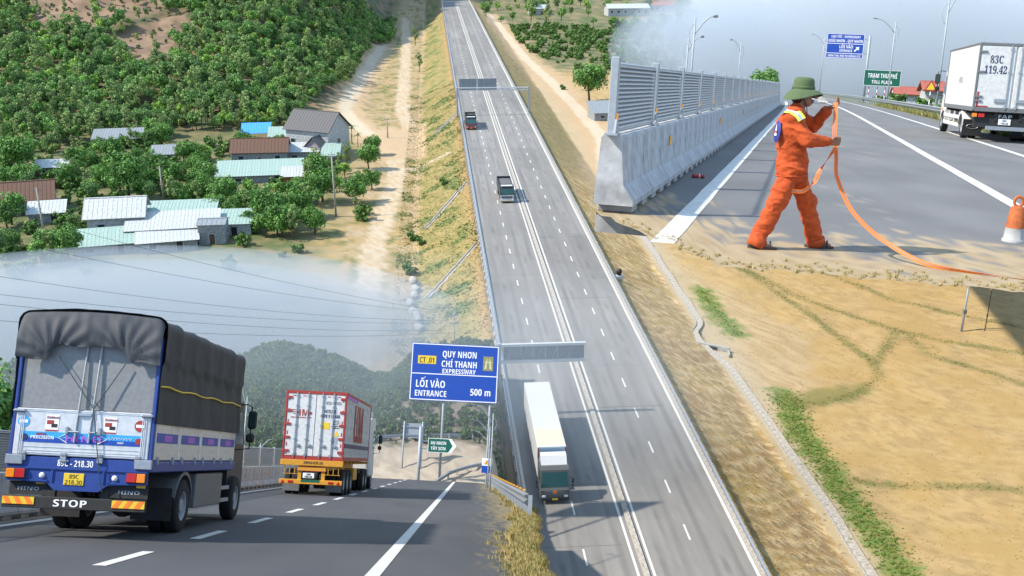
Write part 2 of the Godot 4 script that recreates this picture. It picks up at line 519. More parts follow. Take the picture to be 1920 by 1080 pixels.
		c = mixc(c, Color(0.20, 0.20, 0.05), smoothstep(1.2, 0.5, Vector2((x - 44.5) / 6.0, (z + 109.3 + (x - 44.5) * 0.35) / 2.6).length() + 0.5 * n2) * 0.75)
	return c


# open brown ground in the wood on the left hill
func bare_slope(x: float, z: float) -> float:
	var c1 := smoothstep(1.15, 0.75, Vector2((x + 112.0) / 26.0, (z + 392.0) / 42.0).length() + 0.35 * nz.get_noise_2d(x * 2.5, z * 2.5))
	var c2 := smoothstep(1.15, 0.75, Vector2((x + 86.0) / 12.0, (z + 348.0) / 24.0).length() + 0.4 * nz.get_noise_2d(x * 2.5, z * 2.5))
	return max(c1, c2)

func axis_steps(stops: Array) -> PackedFloat32Array:
	# stops: [from, to, step], joined end to end
	var out := PackedFloat32Array()
	for s in stops:
		var n := int(round(abs(s[1] - s[0]) / s[2]))
		for i in n:
			out.append(lerpf(s[0], s[1], float(i) / n))
	out.append(stops[-1][1])
	return out

func build_ground() -> void:
	var xs := axis_steps([[-620, -200, 14.0], [-200, -90, 3.0], [-90, -16, 1.2], [-16, 7.0, 0.6], [7.0, 24.0, 4.25], [24.0, 58.0, 0.45], [58.0, 90.0, 0.8], [90, 200, 3.0], [200, 620, 14.0]])
	var zs := PackedFloat32Array()
	var z := -40.0
	while z > -1500.0:
		zs.append(z)
		z *= 1.0062 if z > -500.0 else 1.02
	var nx := xs.size()
	var V := PackedVector3Array(); var C := PackedColorArray(); var N := PackedVector3Array(); var I := PackedInt32Array()
	V.resize(nx * zs.size()); C.resize(V.size()); N.resize(V.size())
	for j in zs.size():
		for i in nx:
			var x := xs[i]; var zz := zs[j]
			V[j * nx + i] = Vector3(x, ground_y(x, zz), zz)
			C[j * nx + i] = ground_color(x, zz)
	for j in zs.size():
		for i in nx:
			var a := V[j * nx + max(i - 1, 0)]; var b := V[j * nx + min(i + 1, nx - 1)]
			var c := V[max(j - 1, 0) * nx + i]; var d := V[min(j + 1, zs.size() - 1) * nx + i]
			N[j * nx + i] = (d - c).cross(a - b).normalized() * (-1.0 if (d - c).cross(a - b).y < 0 else 1.0)
			if i < nx - 1 and j < zs.size() - 1:
				var k := j * nx + i
				I.append_array(PackedInt32Array([k, k + nx, k + 1, k + 1, k + nx, k + nx + 1]))
	var arr := []
	arr.resize(Mesh.ARRAY_MAX)
	arr[Mesh.ARRAY_VERTEX] = V; arr[Mesh.ARRAY_NORMAL] = N; arr[Mesh.ARRAY_COLOR] = C; arr[Mesh.ARRAY_INDEX] = I
	var me := ArrayMesh.new()
	me.add_surface_from_arrays(Mesh.PRIMITIVE_TRIANGLES, arr)
	structure("ground", me, M.soil)

# pale lake beyond the deck, under the mist
var LAKE := PackedVector2Array([Vector2(66, -262), Vector2(72, -300), Vector2(86, -372), Vector2(104, -455), Vector2(130, -535), Vector2(158, -640), Vector2(200, -900), Vector2(260, -1350), Vector2(640, -1350), Vector2(640, -150), Vector2(150, -150), Vector2(100, -215)])

func build_lake() -> void:
	var st := begin()
	var p := PackedVector2Array()
	for i in LAKE.size():
		var a := LAKE[i]; var b := LAKE[(i + 1) % LAKE.size()]
		var n := int(a.distance_to(b) / 6.0) + 1
		for k in n:
			var q := a.lerp(b, float(k) / n)
			p.append(q + Vector2(nz.get_noise_2d(q.x * 3.0, q.y * 3.0), nz.get_noise_2d(q.y * 3.0, q.x * 3.0)) * 5.0)
	var idx := Geometry2D.triangulate_polygon(p)
	for i in range(0, idx.size(), 3):
		otri(st, Vector3(0, -500, 0), Vector3(p[idx[i]].x, -4.6, p[idx[i]].y), Vector3(p[idx[i + 1]].x, -4.6, p[idx[i + 1]].y), Vector3(p[idx[i + 2]].x, -4.6, p[idx[i + 2]].y))
	var m := mat(lin(0.07, 0.10, 0.11), 0.16)
	m.normal_enabled = true
	m.uv1_triplanar = true
	m.uv1_world_triplanar = true
	m.uv1_scale = Vector3.ONE * 0.12
	m.normal_texture = bump("fine", 512, 0.09, 21, 2.0)
	m.normal_scale = 0.12
	structure("water", done(st), m)

# ---------------------------------------------------------------- expressway
func build_expressway() -> void:
	var st := begin()
	var z0 := -44.0; var z1 := -980.0
	bx(st, L_EDGE - 0.35, R_EDGE + 0.35, -0.4, -0.02, z1, z0)
	structure("road_bed", done(st), M.asphalt)
	var us := axis_steps([[L_EDGE - 0.35, R_EDGE + 0.35, 0.24]])
	var vs := PackedFloat32Array()
	var zz := z0
	while zz > z1:
		vs.append(zz); zz -= 0.7 + (-zz) * 0.006
	var road := structure("expressway", grid_mesh(us, vs, func(x: float, z: float) -> Array: return [Vector3(x, 0.0, z), road_color(x, z)]), M.road_top)
	# long painted edge lines and median lines
	for e in [[L_EDGE + 0.28, 0.26], [R_EDGE - 0.28, 0.26], [14.72, 0.2], [15.95, 0.2]]:
		st = begin()
		bx(st, e[0] - e[1] / 2, e[0] + e[1] / 2, 0.002, 0.008, z1 + 2, z0 - 0.5)
		part(road, "edge_line", st, M.paint)
	# pale concrete drain along the left rim, and the low median kerb
	for e in [[L_EDGE - 0.3, L_EDGE + 0.1, 0.05], [R_EDGE - 0.1, R_EDGE + 0.3, 0.05], [15.1, 15.57, 0.16]]:
		st = begin()
		bx(st, e[0], e[1], 0.004, e[2], z1 + 2, z0 - 0.5, 0.02)
		part(road, "kerb", st, M.concrete_pale)
	st = begin()
	bx(st, -0.08, 0.08, 0.002, 0.008, -1.15, 1.15)
	var dash := done(st)
	for col in [[11.0, -78.6], [19.75, -74.2]]:
		for k in range(-3, 74):
			var z: float = col[1] - k * 7.42
			if z < -52.0 and z > -620.0:
				bare("lane_dash", dash, M.paint, road, Transform3D(Basis.IDENTITY, Vector3(col[0], 0, z)))
	# fine tar seams and tyre-dark repairs across the lanes
	rng.seed = 11
	for k in 26:
		st = begin()
		var z := -60.0 - k * 11.0 - rng.randf() * 6.0
		var x := 7.6 if rng.randf() < 0.5 else 16.2
		bx(st, x, x + 6.6, 0.001, 0.004, z, z + 0.07)
		part(road, "tar_seam", st, M.chassis if k % 3 == 0 else M.asphalt_mid)

# asphalt: rubber-dark wheel tracks, paler worn strips, oil drips, patched lengths
func road_color(x: float, z: float) -> Color:
	var n1 := nz.get_noise_2d(x * 2.0, z * 0.6); var n2 := nf.get_noise_2d(x * 1.6, z * 0.12); var n3 := nf.get_noise_2d(x * 5.0, z * 2.0)
	var c := Color(0.30, 0.286, 0.266) * (1.0 + 0.18 * n1 + 0.12 * n2 + 0.10 * n3)
	for w in [8.2, 10.0, 12.1, 13.9, 16.9, 18.7, 20.8, 22.6]:
		var d: float = abs(x - w - 0.12 * nz.get_noise_2d(z * 1.5, w))
		c = c.lerp(Color(0.225, 0.217, 0.205), smoothstep(0.42, 0.1, d) * clampf(0.55 + 1.2 * n2 + 0.5 * n3, 0.0, 1.0))
	for w in [9.1, 13.0, 17.8, 21.7]:
		c = c.lerp(Color(0.13, 0.127, 0.12), smoothstep(0.3, 0.05, abs(x - w)) * smoothstep(0.15, 0.5, nf.get_noise_2d(w * 7.0, z * 0.5)) * 0.55)
	var patch := nz.get_noise_2d(floor(x / 4.3) * 31.0, floor(z / 23.0) * 17.0)
	c = c * (1.0 + 0.13 * patch)
	c.a = 1.0
	return c

func w_beam(st: SurfaceTool, a: Vector3, b: Vector3, side: Vector3, h := 0.31) -> void:
	# corrugated guard rail section swept from a to b; side points at the traffic
	var up := Vector3.UP
	var prof := [[0.0, -0.5], [0.09, -0.38], [0.09, -0.22], [0.0, -0.06], [0.0, 0.06], [0.09, 0.22], [0.09, 0.38], [0.0, 0.5]]
	for i in prof.size() - 1:
		var p0: Vector3 = side * prof[i][0] + up * prof[i][1] * h
		var p1: Vector3 = side * prof[i + 1][0] + up * prof[i + 1][1] * h
		quad(st, a + p0, a + p1, b + p1, b + p0)
		var o := side * -0.012
		quad(st, a + p0 + o, b + p0 + o, b + p1 + o, a + p1 + o)

func guard_rail(called_label: String, xf: Transform3D, pts: Array, spacing: float, side: float, group := "") -> Node3D:
	# pts: local points at ground level; posts every spacing, one rail piece per span
	var t := thing("guard_rail", called_label, "guard rail", xf, group)
	var c := Curve3D.new()
	for p in pts:
		c.add_point(p)
	var total := c.get_baked_length()
	var n := int(total / spacing)
	var pst := begin()
	bx(pst, -0.06, 0.06, -0.35, 0.72, -0.05, 0.05)
	var post := done(pst)
	var rail := begin()
	var last := Vector3.ZERO
	for k in n + 1:
		var p := c.sample_baked(k * spacing)
		var q := c.sample_baked(min(total, k * spacing + 0.3))
		var dir := (q - p).normalized() if k < n else (p - last).normalized()
		var sd := dir.cross(Vector3.UP).normalized() * side
		bare("post", post, M.galv_dull, t, Transform3D(Basis.IDENTITY, p - sd * 0.08))
		if k > 0:
			w_beam(rail, last + Vector3.UP * 0.6, p + Vector3.UP * 0.6, sd)
		last = p
	part(t, "rail", rail, M.galv)
	return t

func build_expressway_rails() -> void:
	guard_rail("long steel guard rail along the left rim of the expressway", Transform3D.IDENTITY, [Vector3(L_EDGE - 0.2, 0, -60), Vector3(L_EDGE - 0.2, 0, -640)], 3.0, 1.0)
	guard_rail("long steel guard rail along the right rim of the expressway", Transform3D.IDENTITY, [Vector3(R_EDGE + 0.2, 0, -60), Vector3(R_EDGE + 0.2, 0, -640)], 3.0, -1.0)

func build_slope_works() -> void:
	# concrete chutes down the embankments
	var spots := [[-1.3, -144.2, 6.6, -158.3, "left slope of the expressway, the nearer of two"], [-1.9, -180.4, 6.6, -199.6, "left slope of the expressway, the farther of two"], [0.5, -262, 6.4, -276, "left slope beside the wide sandy yard"]]
	for s in spots:
		var st := begin()
		var a := Vector3(s[0], ground_y(s[0], s[1]), s[1]); var b := Vector3(s[2], -0.1, s[3])
		var n := 14
		for k in n:
			var p := a.lerp(b, float(k) / n); var q := a.lerp(b, float(k + 1) / n)
			p.y = ground_y(p.x, p.z) + 0.02; q.y = ground_y(q.x, q.z) + 0.02
			var sd := Vector3(b.z - a.z, 0, a.x - b.x).normalized() * 0.28
			for g in [-1.0, 1.0]:
				var o: Vector3 = sd * g
				var w := sd * 0.28
				var h := Vector3.UP * 0.2
				quad(st, p + o - w + h, p + o + w + h, q + o + w + h, q + o - w + h)
				quad(st, p + o - w, p + o - w + h, q + o - w + h, q + o - w)
				quad(st, p + o + w, q + o + w, q + o + w + h, p + o + w + h)
			quad(st, p - sd + Vector3.UP * 0.06, p + sd + Vector3.UP * 0.06, q + sd + Vector3.UP * 0.06, q - sd + Vector3.UP * 0.06)
		var o := structure("drain_chute", done(st), M.concrete_pale)
		o.remove_meta("kind")
		tag(o, "pale concrete drain chute down the %s" % s[4], "drain", "drain chutes on the embankment")
	# footpath-wide concrete channel along the right toe
	var zs := []
	var z := -60.0
	while z > -205.0:
		zs.append(z); z -= 1.4
	var st := begin()
	for k in zs.size() - 1:
		for w in [[-0.52, -0.40, 0.16], [-0.40, 0.40, 0.03], [0.40, 0.52, 0.16]]:
			var p := []
			for zz in [zs[k], zs[k + 1]]:
				var cx: float = 35.75 + 0.18 * nz.get_noise_2d(zz * 1.5, 5.0) - (2.2 * smoothstep(-118.0, -126.0, zz) * smoothstep(-135.0, -128.0, zz))
				var y := ground_y(cx, zz) + 0.04
				p.append(Vector3(cx + w[0], y + w[2], zz)); p.append(Vector3(cx + w[1], y + w[2], zz))
			quad(st, p[0], p[1], p[3], p[2])
			for g in [[0, 2], [1, 3]]:
				quad(st, p[g[0]], p[g[0]] - Vector3(0, 0.25, 0), p[g[1]] - Vector3(0, 0.25, 0), p[g[1]])
	structure("concrete_channel", done(st), M.concrete_pale)
	# culvert mouth
	var cv := thing("culvert_head", "grey concrete culvert head beside the channel at the slope toe", "culvert", Transform3D(Basis(Vector3.UP, -0.62), Vector3(34.9, -5.0, -124.2)))
	st = begin()
	bx(st, -2.3, 2.3, -0.2, 0.75, -0.2, 0.1, 0.03)
	part(cv, "head_wall", st, M.concrete)
	for s in [-1, 1]:
		st = begin()
		box(st, Vector3(s * 2.5, 0.15, 0.75), Vector3(0.22, 0.7, 1.7), 0.03, Basis(Vector3.UP, s * 0.45))
		part(cv, "wing_wall", st, M.concrete)
	st = begin()
	bx(st, -2.2, 2.2, -0.2, 0.06, 0.12, 1.5)
	part(cv, "apron", st, M.concrete_pale)
	st = begin()
	bx(st, -0.7, 0.7, 0.07, 0.55, 0.1, 0.14)
	part(cv, "opening", st, M.black)

# ---------------------------------------------------------------- the two near roads
func grid_mesh(us: PackedFloat32Array, vs: PackedFloat32Array, f: Callable) -> ArrayMesh:
	# f(u, v) -> [Vector3, Color]; smooth normals
	var V := PackedVector3Array(); var C := PackedColorArray(); var I := PackedInt32Array()
	var nu := us.size(); var nv := vs.size()
	for j in nv:
		for i in nu:
			var r: Array = f.call(us[i], vs[j])
			V.append(r[0]); C.append(r[1])
	var N := PackedVector3Array(); N.resize(V.size())
	for j in nv:
		for i in nu:
			var a := V[j * nu + max(i - 1, 0)]; var b := V[j * nu + min(i + 1, nu - 1)]
			var c := V[max(j - 1, 0) * nu + i]; var d := V[min(j + 1, nv - 1) * nu + i]
			var n := (d - c).cross(b - a).normalized()
			N[j * nu + i] = n
			if i < nu - 1 and j < nv - 1:
				var k := j * nu + i
				I.append_array(PackedInt32Array([k, k + 1, k + nu, k + 1, k + nu + 1, k + nu]))
	var arr := []
	arr.resize(Mesh.ARRAY_MAX)
	arr[Mesh.ARRAY_VERTEX] = V; arr[Mesh.ARRAY_NORMAL] = N; arr[Mesh.ARRAY_COLOR] = C; arr[Mesh.ARRAY_INDEX] = I
	var me := ArrayMesh.new()
	me.add_surface_from_arrays(Mesh.PRIMITIVE_TRIANGLES, arr)
	return me

func deck_rim(x: float) -> float:
	# near end of the deck, D as a function of X
	var d := 9.6
	if x < -0.6:
		d = 9.6 + (-0.6 - x) * 1.75
	return d + 0.16 * nf.get_noise_2d(x * 9.0, 3.0) + 0.12 * nf.get_noise_2d(x * 30.0, 9.0)

func bend(d: float) -> float:
	return -0.00021 * pow(max(0.0, d - 60.0), 2.0)

func deck_left(d: float) -> float:
	return lerpf(-2.3, -2.75, smoothstep(13.0, 20.0, d)) - 1.5 * smoothstep(24.0, 31.0, d) * smoothstep(101.0, 95.0, d) + 5.5 * smoothstep(104.0, 122.0, d)

func deck_right(d: float) -> float:
	return 12.0 + 22.0 * smoothstep(40.0, 110.0, d)

func deck_color(x: float, d: float) -> Color:
	var n2 := nf.get_noise_2d(x * 2.0, d * 0.8)
	var n3 := nf.get_noise_2d(x * 9.0, d * 7.0)
	var n4 := nf.get_noise_2d(x * 22.0, d * 22.0)
	var c := mixc(Color(0.185, 0.184, 0.184), Color(0.24, 0.237, 0.232), 0.5 + 0.9 * n2)
	# pale dried mud scuffed along the lane
	c = mixc(c, Color(0.34, 0.31, 0.27), smoothstep(0.36, 0.55, n3 + 0.25 * n4 - 0.35 * abs(x - 1.0)) * 0.8)
	# sand blown onto the broken near end, in patches with ragged outlines
	var e := d - deck_rim(x)
	var s := 1.6 - e * 0.5 + 1.1 * n3 + 0.7 * n4 + 0.9 * n2
	if x > 1.6:
		s += (x - 1.6) * 0.8 * smoothstep(16.0, 11.0, d)
	if x < -0.9:
		s += smoothstep(14.0, 11.0, d) * 0.8
	c = mixc(c, mixc(Color(0.44, 0.315, 0.16), Color(0.56, 0.43, 0.26), 0.5 + n4), smoothstep(0.25, 0.95, s))
	# gravelly shoulder under the rail, grass beyond
	x -= bend(d)
	if x > 7.3:
		c = mixc(c, mixc(Color(0.30, 0.25, 0.13), Color(0.12, 0.17, 0.04), 0.5 + n2 + 0.5 * smoothstep(8.5, 11.0, x)), smoothstep(7.5, 8.0, x + 0.4 * n3))
	if x < -2.3:
		c = mixc(c, Color(0.22, 0.22, 0.12), 0.8)
	return c

func build_deck() -> void:
	var us := axis_steps([[0.0, 0.34, 0.0085], [0.34, 0.62, 0.02], [0.62, 1.0, 0.05]])
	var vs := PackedFloat32Array([])
	var t := 0.0
	while t < 1.0:
		vs.append(t)
		t += 0.0006 + t * 0.035
	vs.append(1.0)
	var top := func(u: float, v: float) -> Array:
		var dd := lerpf(9.6, 250.0, v)
		var x := lerpf(deck_left(dd), deck_right(dd), u)
		var d := lerpf(deck_rim(x), 250.0, v)
		return [Vector3(x, 0.0, -d), deck_color(x, d)]
	structure("deck_road", grid_mesh(us, vs, top), M.deck_top, DECK)
	# the solid under it, tapering towards the near end
	var st := begin()
	var ds := [9.62, 12.0, 20.0, 40.0, 50, 60.0, 80, 90, 100.0, 130, 160.0, 250.0]
	for k in ds.size() - 1:
		var q := []
		for d in [ds[k], ds[k + 1]]:
			var th: float = 0.02 + min(2.2, 0.09 * (d - 9.6))
			var xl := deck_left(d); var xr := deck_right(d)
			var dl: float = max(d, deck_rim(xl)); var dr: float = max(d, deck_rim(xr))
			q.append([Vector3(xl, -0.006, -dl), Vector3(xr, -0.006, -dr), Vector3(xl, -th, -dl), Vector3(xr, -th, -dr)])
		quad(st, q[0][2], q[1][2], q[1][3], q[0][3])
		quad(st, q[0][0], q[1][0], q[1][2], q[0][2])
		quad(st, q[0][1], q[0][3], q[1][3], q[1][1])
	structure("deck_beam", done(st), M.concrete, DECK)
	st = begin()
	for d in [196.0, 240.0]:
		var p := DECK * Vector3(8, -2.2, -d)
		bx(st, p.x - 6, p.x + 6, -6.0, p.y, p.z - 1.2, p.z + 1.2)
	structure("deck_pier", done(st), M.concrete)
	# painted lines
	var lines := [[-1.24, 0.24, 10.6, 116.0], [3.2, 0.22, 12.6, 230.0], [6.03, 0.2, 22.0, 240.0]]
	for l in lines:
		st = begin()
		var n := 60
		for k in n:
			var a: float = lerpf(l[2], l[3], pow(float(k) / n, 2.2)); var b: float = lerpf(l[2], l[3], pow(float(k + 1) / n, 2.2))
			var wob := func(d: float) -> float: return 0.012 * nf.get_noise_2d(d * 6.0, l[0]) + bend(d)
			var xa: float = l[0] + wob.call(a); var xb: float = l[0] + wob.call(b)
			quad(st, Vector3(xa - l[1] / 2, 0.006, -a), Vector3(xb - l[1] / 2, 0.006, -b), Vector3(xb + l[1] / 2, 0.006, -b), Vector3(xa + l[1] / 2, 0.006, -a))
		structure("painted_line", done(st), M.paint, DECK)

# concrete barrier with louvred steel screens on top; local x = across, runs along -z
func jersey_mesh(length: float, lift: float) -> ArrayMesh:
	var st := begin()
	var p := PackedVector2Array([Vector2(0.0, lift), Vector2(0.0, lift + 0.06), Vector2(-0.13, lift + 0.24), Vector2(-0.19, 0.90), Vector2(-0.22, 0.93), Vector2(-0.40, 0.93), Vector2(-0.43, 0.90), Vector2(-0.48, lift)])
	prism(st, p, -length + 0.02, -0.02)
	return done(st)

func screen_mesh(length: float, vertical: bool) -> ArrayMesh:
	var st := begin()
	var x := -0.31
	# frame
	rod(st, Vector3(x, 0.97, -0.1), Vector3(x, 0.97, -length + 0.1), 0.022, 6)
	tube(st, [Vector3(x, 0.97, -0.1), Vector3(x, 1.70, -0.1), Vector3(x, 1.755, -0.16), Vector3(x, 1.76, -length + 0.16), Vector3(x, 1.70, -length + 0.1), Vector3(x, 0.97, -length + 0.1)], 0.022, 0.022, 6)
	if vertical:
		var n := int(length / 0.075)
		for k in n:
			var z := -0.13 - k * (length - 0.26) / (n - 1)
			bx(st, x - 0.003, x + 0.003, 0.97, 1.75, z - 0.003, z + 0.003)
	else:
		var n := 15
		for k in n:
			var y := 1.0 + k * 0.052
			var a := Vector3(x - 0.028, y + 0.052, -0.12); var b := Vector3(x + 0.03, y - 0.004, -0.12)
			var l := Vector3(0, 0, -length + 0.24)
			quad(st, a, b, b + l, a + l)
			quad(st, b, b + Vector3(0, 0.006, 0), b + l + Vector3(0, 0.006, 0), b + l)
			quad(st, b + Vector3(0, 0.006, 0), a + Vector3(0, 0.006, 0), a + l + Vector3(0, 0.006, 0), b + l + Vector3(0, 0.006, 0))
	return done(st)

func barrier(label: String, frame: Transform3D, x0: float, d0: float, n: int, seg: float, first_open: bool) -> void:
	var t := thing("road_barrier", label, "barrier", frame * Transform3D(Basis.IDENTITY, Vector3(x0, 0, -d0)))
	var jm := jersey_mesh(seg * 0.5, 0.10)
	var sm := screen_mesh(seg, false)
	var st := begin()
	bx(st, -0.36, -0.26, 0.95, 1.84, -0.045, 0.045, 0.01)
	bx(st, -0.37, -0.22, 0.935, 0.96, -0.13, 0.13)
	prism(st, PackedVector2Array([Vector2(-0.12, 0.95), Vector2(0.12, 0.95), Vector2(0.045, 1.12), Vector2(-0.045, 1.12)]), -0.27, -0.245, Transform3D(Basis(Vector3.UP, PI / 2), Vector3(0, 0, 0)))
	var pm := done(st)
	st = begin()
	bx(st, -0.255, -0.245, 1.10, 1.19, -0.042, 0.042)
	var rf := done(st)
	st = begin()
	bx(st, -0.46, -0.03, 0.0, 0.098, -0.2, 0.2, 0.01)
	var foot := done(st)
	st = begin()
	prism(st, PackedVector2Array([Vector2(0.13, -0.08), Vector2(0.11, 0.08), Vector2(-0.11, 0.06), Vector2(-0.13, -0.06)]), 0.0, 0.012)
	var arrow := done(st)
	for k in n:
		var z := -k * seg
		for h in 2:
			bare("concrete_block", jm, M.barrier_concrete, t, Transform3D(Basis.IDENTITY, Vector3(0, 0, z - h * seg * 0.5)))
			for g in 2:
				bare("foot_block", foot, M.concrete, t, Transform3D(Basis.IDENTITY, Vector3(0, 0, z - (h * 0.5 + g * 0.25 + 0.12) * seg)))
		var sc := bare("screen_panel", sm, M.screen, t, Transform3D(Basis.IDENTITY, Vector3(0, 0, z)))
		var po := bare("post", pm, M.galv_dull, t, Transform3D(Basis.IDENTITY, Vector3(0, 0, z)))
		bare("reflector", rf, M.orange_reflector, po)
		if k % 3 == 1:
			bare("reflector_plate", arrow, M.orange_reflector, t, Transform3D(Basis(Vector3.UP, PI / 2) , Vector3(-0.155, 0.66, z - seg * 0.33)))
	bare("post", pm, M.galv_dull, t, Transform3D(Basis.IDENTITY, Vector3(0, 0, -n * seg)))

func build_barriers() -> void:
	barrier("concrete barrier with louvred steel screens beside the worker's lane", DECK, -1.86, 12.6, 23, 3.5, true)
	barrier("concrete barrier with dark steel screens left of the tarp truck and container truck", RAMP, -9.25, 14.0, 18, 3.5, false)

# ---------------------------------------------------------------- the steep road at lower left
func crest_y(x: float) -> float:
	var pts := [[-80.0, 9.0], [-49.4, 10.3], [-25.3, 11.6], [-22.6, 12.9], [-19.6, 13.9], [-16.5, 13.3], [-13.7, 11.9], [-10.8, 10.6], [-9.7, 10.6], [-7.6, 12.4], [-5.4, 13.8], [-2.7, 14.6], [0.1, 15.0], [3.0, 14.0]]
	for i in pts.size() - 1:
		if x <= pts[i + 1][0]:
			return lerpf(pts[i][1], pts[i + 1][1], clampf((x - pts[i][0]) / (pts[i + 1][0] - pts[i][0]), 0, 1)) - 0.9
	return 13.0

func hill_y(x: float, d: float) -> float:
	var y := -1.2
	if x < -10.0:
		y = lerpf(-1.2, -0.6, smoothstep(-10.0, -14.0, x))
	if d > 80.0:
		y = lerpf(y, 1.2 + 0.25 * nf.get_noise_2d(x * 1.5, d * 1.5), smoothstep(81.0, 90.0, d))
		if d > 88.0:
			y = lerpf(y, crest_y(x), clampf((d - 88.0) / 25.0, 0.0, 1.0)) + 0.5 * nz.get_noise_2d(x * 5.0, d * 5.0) * smoothstep(88, 96, d)
		if d > 113.0:
			y -= (d - 113.0) * 1.5
	var edge := 1.75
	if x > edge:
		y -= (x - edge) * 4.0
	return y

func hill_color(x: float, d: float) -> Color:
	var n1 := nz.get_noise_2d(x * 6.0, d * 6.0); var n2 := nf.get_noise_2d(x * 2.5, d * 2.5); var n3 := nf.get_noise_2d(x * 8.0, d * 8.0)
	var c := mixc(Color(0.055, 0.085, 0.03), Color(0.10, 0.105, 0.05), 0.5 + n2)
	# bare rocky slope at the right and pale sand bank at the foot
	c = mixc(c, mixc(Color(0.24, 0.19, 0.14), Color(0.34, 0.27, 0.20), 0.5 + n3), hill_bare(x, d))
	c = mixc(c, mixc(Color(0.52, 0.42, 0.31), Color(0.62, 0.53, 0.42), 0.5 + n3), smoothstep(93.0, 90.0, d + 1.5 * n2) * smoothstep(-15.0, -12.5, x))
	return c

func hill_bare(x: float, d: float) -> float:
	return smoothstep(-10.0, -6.0, x + (d - 90.0) * 0.16) * smoothstep(112.0, 98.0, d + 6.0 * nz.get_noise_2d(x * 6.0, d * 6.0)) * smoothstep(0.4, -0.2, nf.get_noise_2d(x * 2.0 + 9.0, d * 2.0))

func ramp_color(x: float, d: float) -> Color:
	var n2 := nf.get_noise_2d(x * 2.0, d * 0.5); var n3 := nf.get_noise_2d(x * 9.0, d * 6.0); var n4 := nf.get_noise_2d(x * 24.0, d * 18.0)
	var c := mixc(Color(0.072, 0.076, 0.086), Color(0.098, 0.10, 0.107), 0.5 + 0.8 * n2)
	var s := smoothstep(-0.1, 0.45, (x - 0.55) * 1.1 + 0.8 * n3 + 0.5 * n4)
	c = mixc(c, mixc(Color(0.36, 0.27, 0.14), Color(0.22, 0.18, 0.10), 0.5 + 1.2 * n4), s)
	if x < -8.85:
		c = mixc(c, mixc(Color(0.26, 0.22, 0.18), Color(0.36, 0.31, 0.24), 0.5 + n4), smoothstep(-8.85, -9.15, x + 0.12 * n3))
	return c

func ramp_right(d: float) -> float:
	return 1.15 + 1.0 * smoothstep(16.0, 40.0, d) + 0.12 * nf.get_noise_2d(d * 2.5, 8.0)

func build_ramp() -> void:
	var us := axis_steps([[0.0, 0.12, 0.02], [0.12, 0.8, 0.03], [0.8, 1.0, 0.006]])
	var vs := PackedFloat32Array()
	var d := 9.0
	while d < 83.0:
		vs.append(d); d *= 1.02
	vs.append(83.0)
	structure("ramp_road", grid_mesh(us, vs, func(u: float, v: float) -> Array:
		var x := lerpf(-10.2, ramp_right(v), u)
		var y := -0.05 * smoothstep(0.4, 1.2, x)
		return [Vector3(x, y, -v), ramp_color(x, v)]), M.ramp_top, RAMP)
	var st := begin()
	for k in vs.size() - 1:
		var a := vs[k]; var b := vs[k + 1]
		var xa := ramp_right(a) + 0.01; var xb := ramp_right(b) + 0.01
		quad(st, Vector3(xa, -0.055, -a), Vector3(xa, -1.6, -a), Vector3(xb, -1.6, -b), Vector3(xb, -0.055, -b))
		quad(st, Vector3(-10.21, -0.01, -a), Vector3(-10.21, -0.01, -b), Vector3(-10.21, -1.6, -b), Vector3(-10.21, -1.6, -a))
		quad(st, Vector3(-10.2, -1.6, -a), Vector3(-10.2, -1.6, -b), Vector3(xb, -1.6, -b), Vector3(xa, -1.6, -a))
	quad(st, Vector3(-10.2, -0.01, -83.0), Vector3(2.0, -0.01, -83.0), Vector3(2.0, -1.6, -83.0), Vector3(-10.2, -1.6, -83.0))
	structure("ramp_bank", done(st), M.concrete, RAMP)
	# painted lines and dashes
	for l in [[-1.27, 0.2, 9.5, 82.0], [-8.72, 0.2, 14.0, 80.0]]:
		st = begin()
		bx(st, l[0] - l[1] / 2, l[0] + l[1] / 2, 0.003, 0.008, -l[3], -l[2])
		structure("painted_line", done(st), M.paint, RAMP)
	st = begin()
	bx(st, -0.09, 0.09, 0.003, 0.008, -1.1, 1.1)
	var dash := done(st)
	var road: Node = get_node("ramp_road")
	for k in range(0, 15):
		bare("lane_dash", dash, M.paint, road, Transform3D(Basis.IDENTITY, Vector3(-4.88, 0, -15.9 - k * 4.95)))
	# the hillside it runs down
	var xs := axis_steps([[-85.0, -30.0, 1.6], [-30.0, -12.0, 0.7], [-12.0, 2.4, 0.4], [2.4, 9.0, 0.7]])
	var dv := axis_steps([[24.0, 78.0, 3.0], [78.0, 114.0, 0.5], [114.0, 128.0, 1.0]])
	structure("hill", grid_mesh(xs, dv, func(x: float, dd: float) -> Array: return [Vector3(x, hill_y(x, dd), -dd), hill_color(x, dd)]), M.soil, RAMP)

func build_deck_rails() -> void:
	var pts := []
	for k in 22:
		var d := 42.0 + k * 9.5
		pts.append(Vector3(8.4 + bend(d), 0.0, -d))
	guard_rail("curving steel guard rail on the right edge of the deck beyond the worker", DECK, pts, 3.0, -1.0)

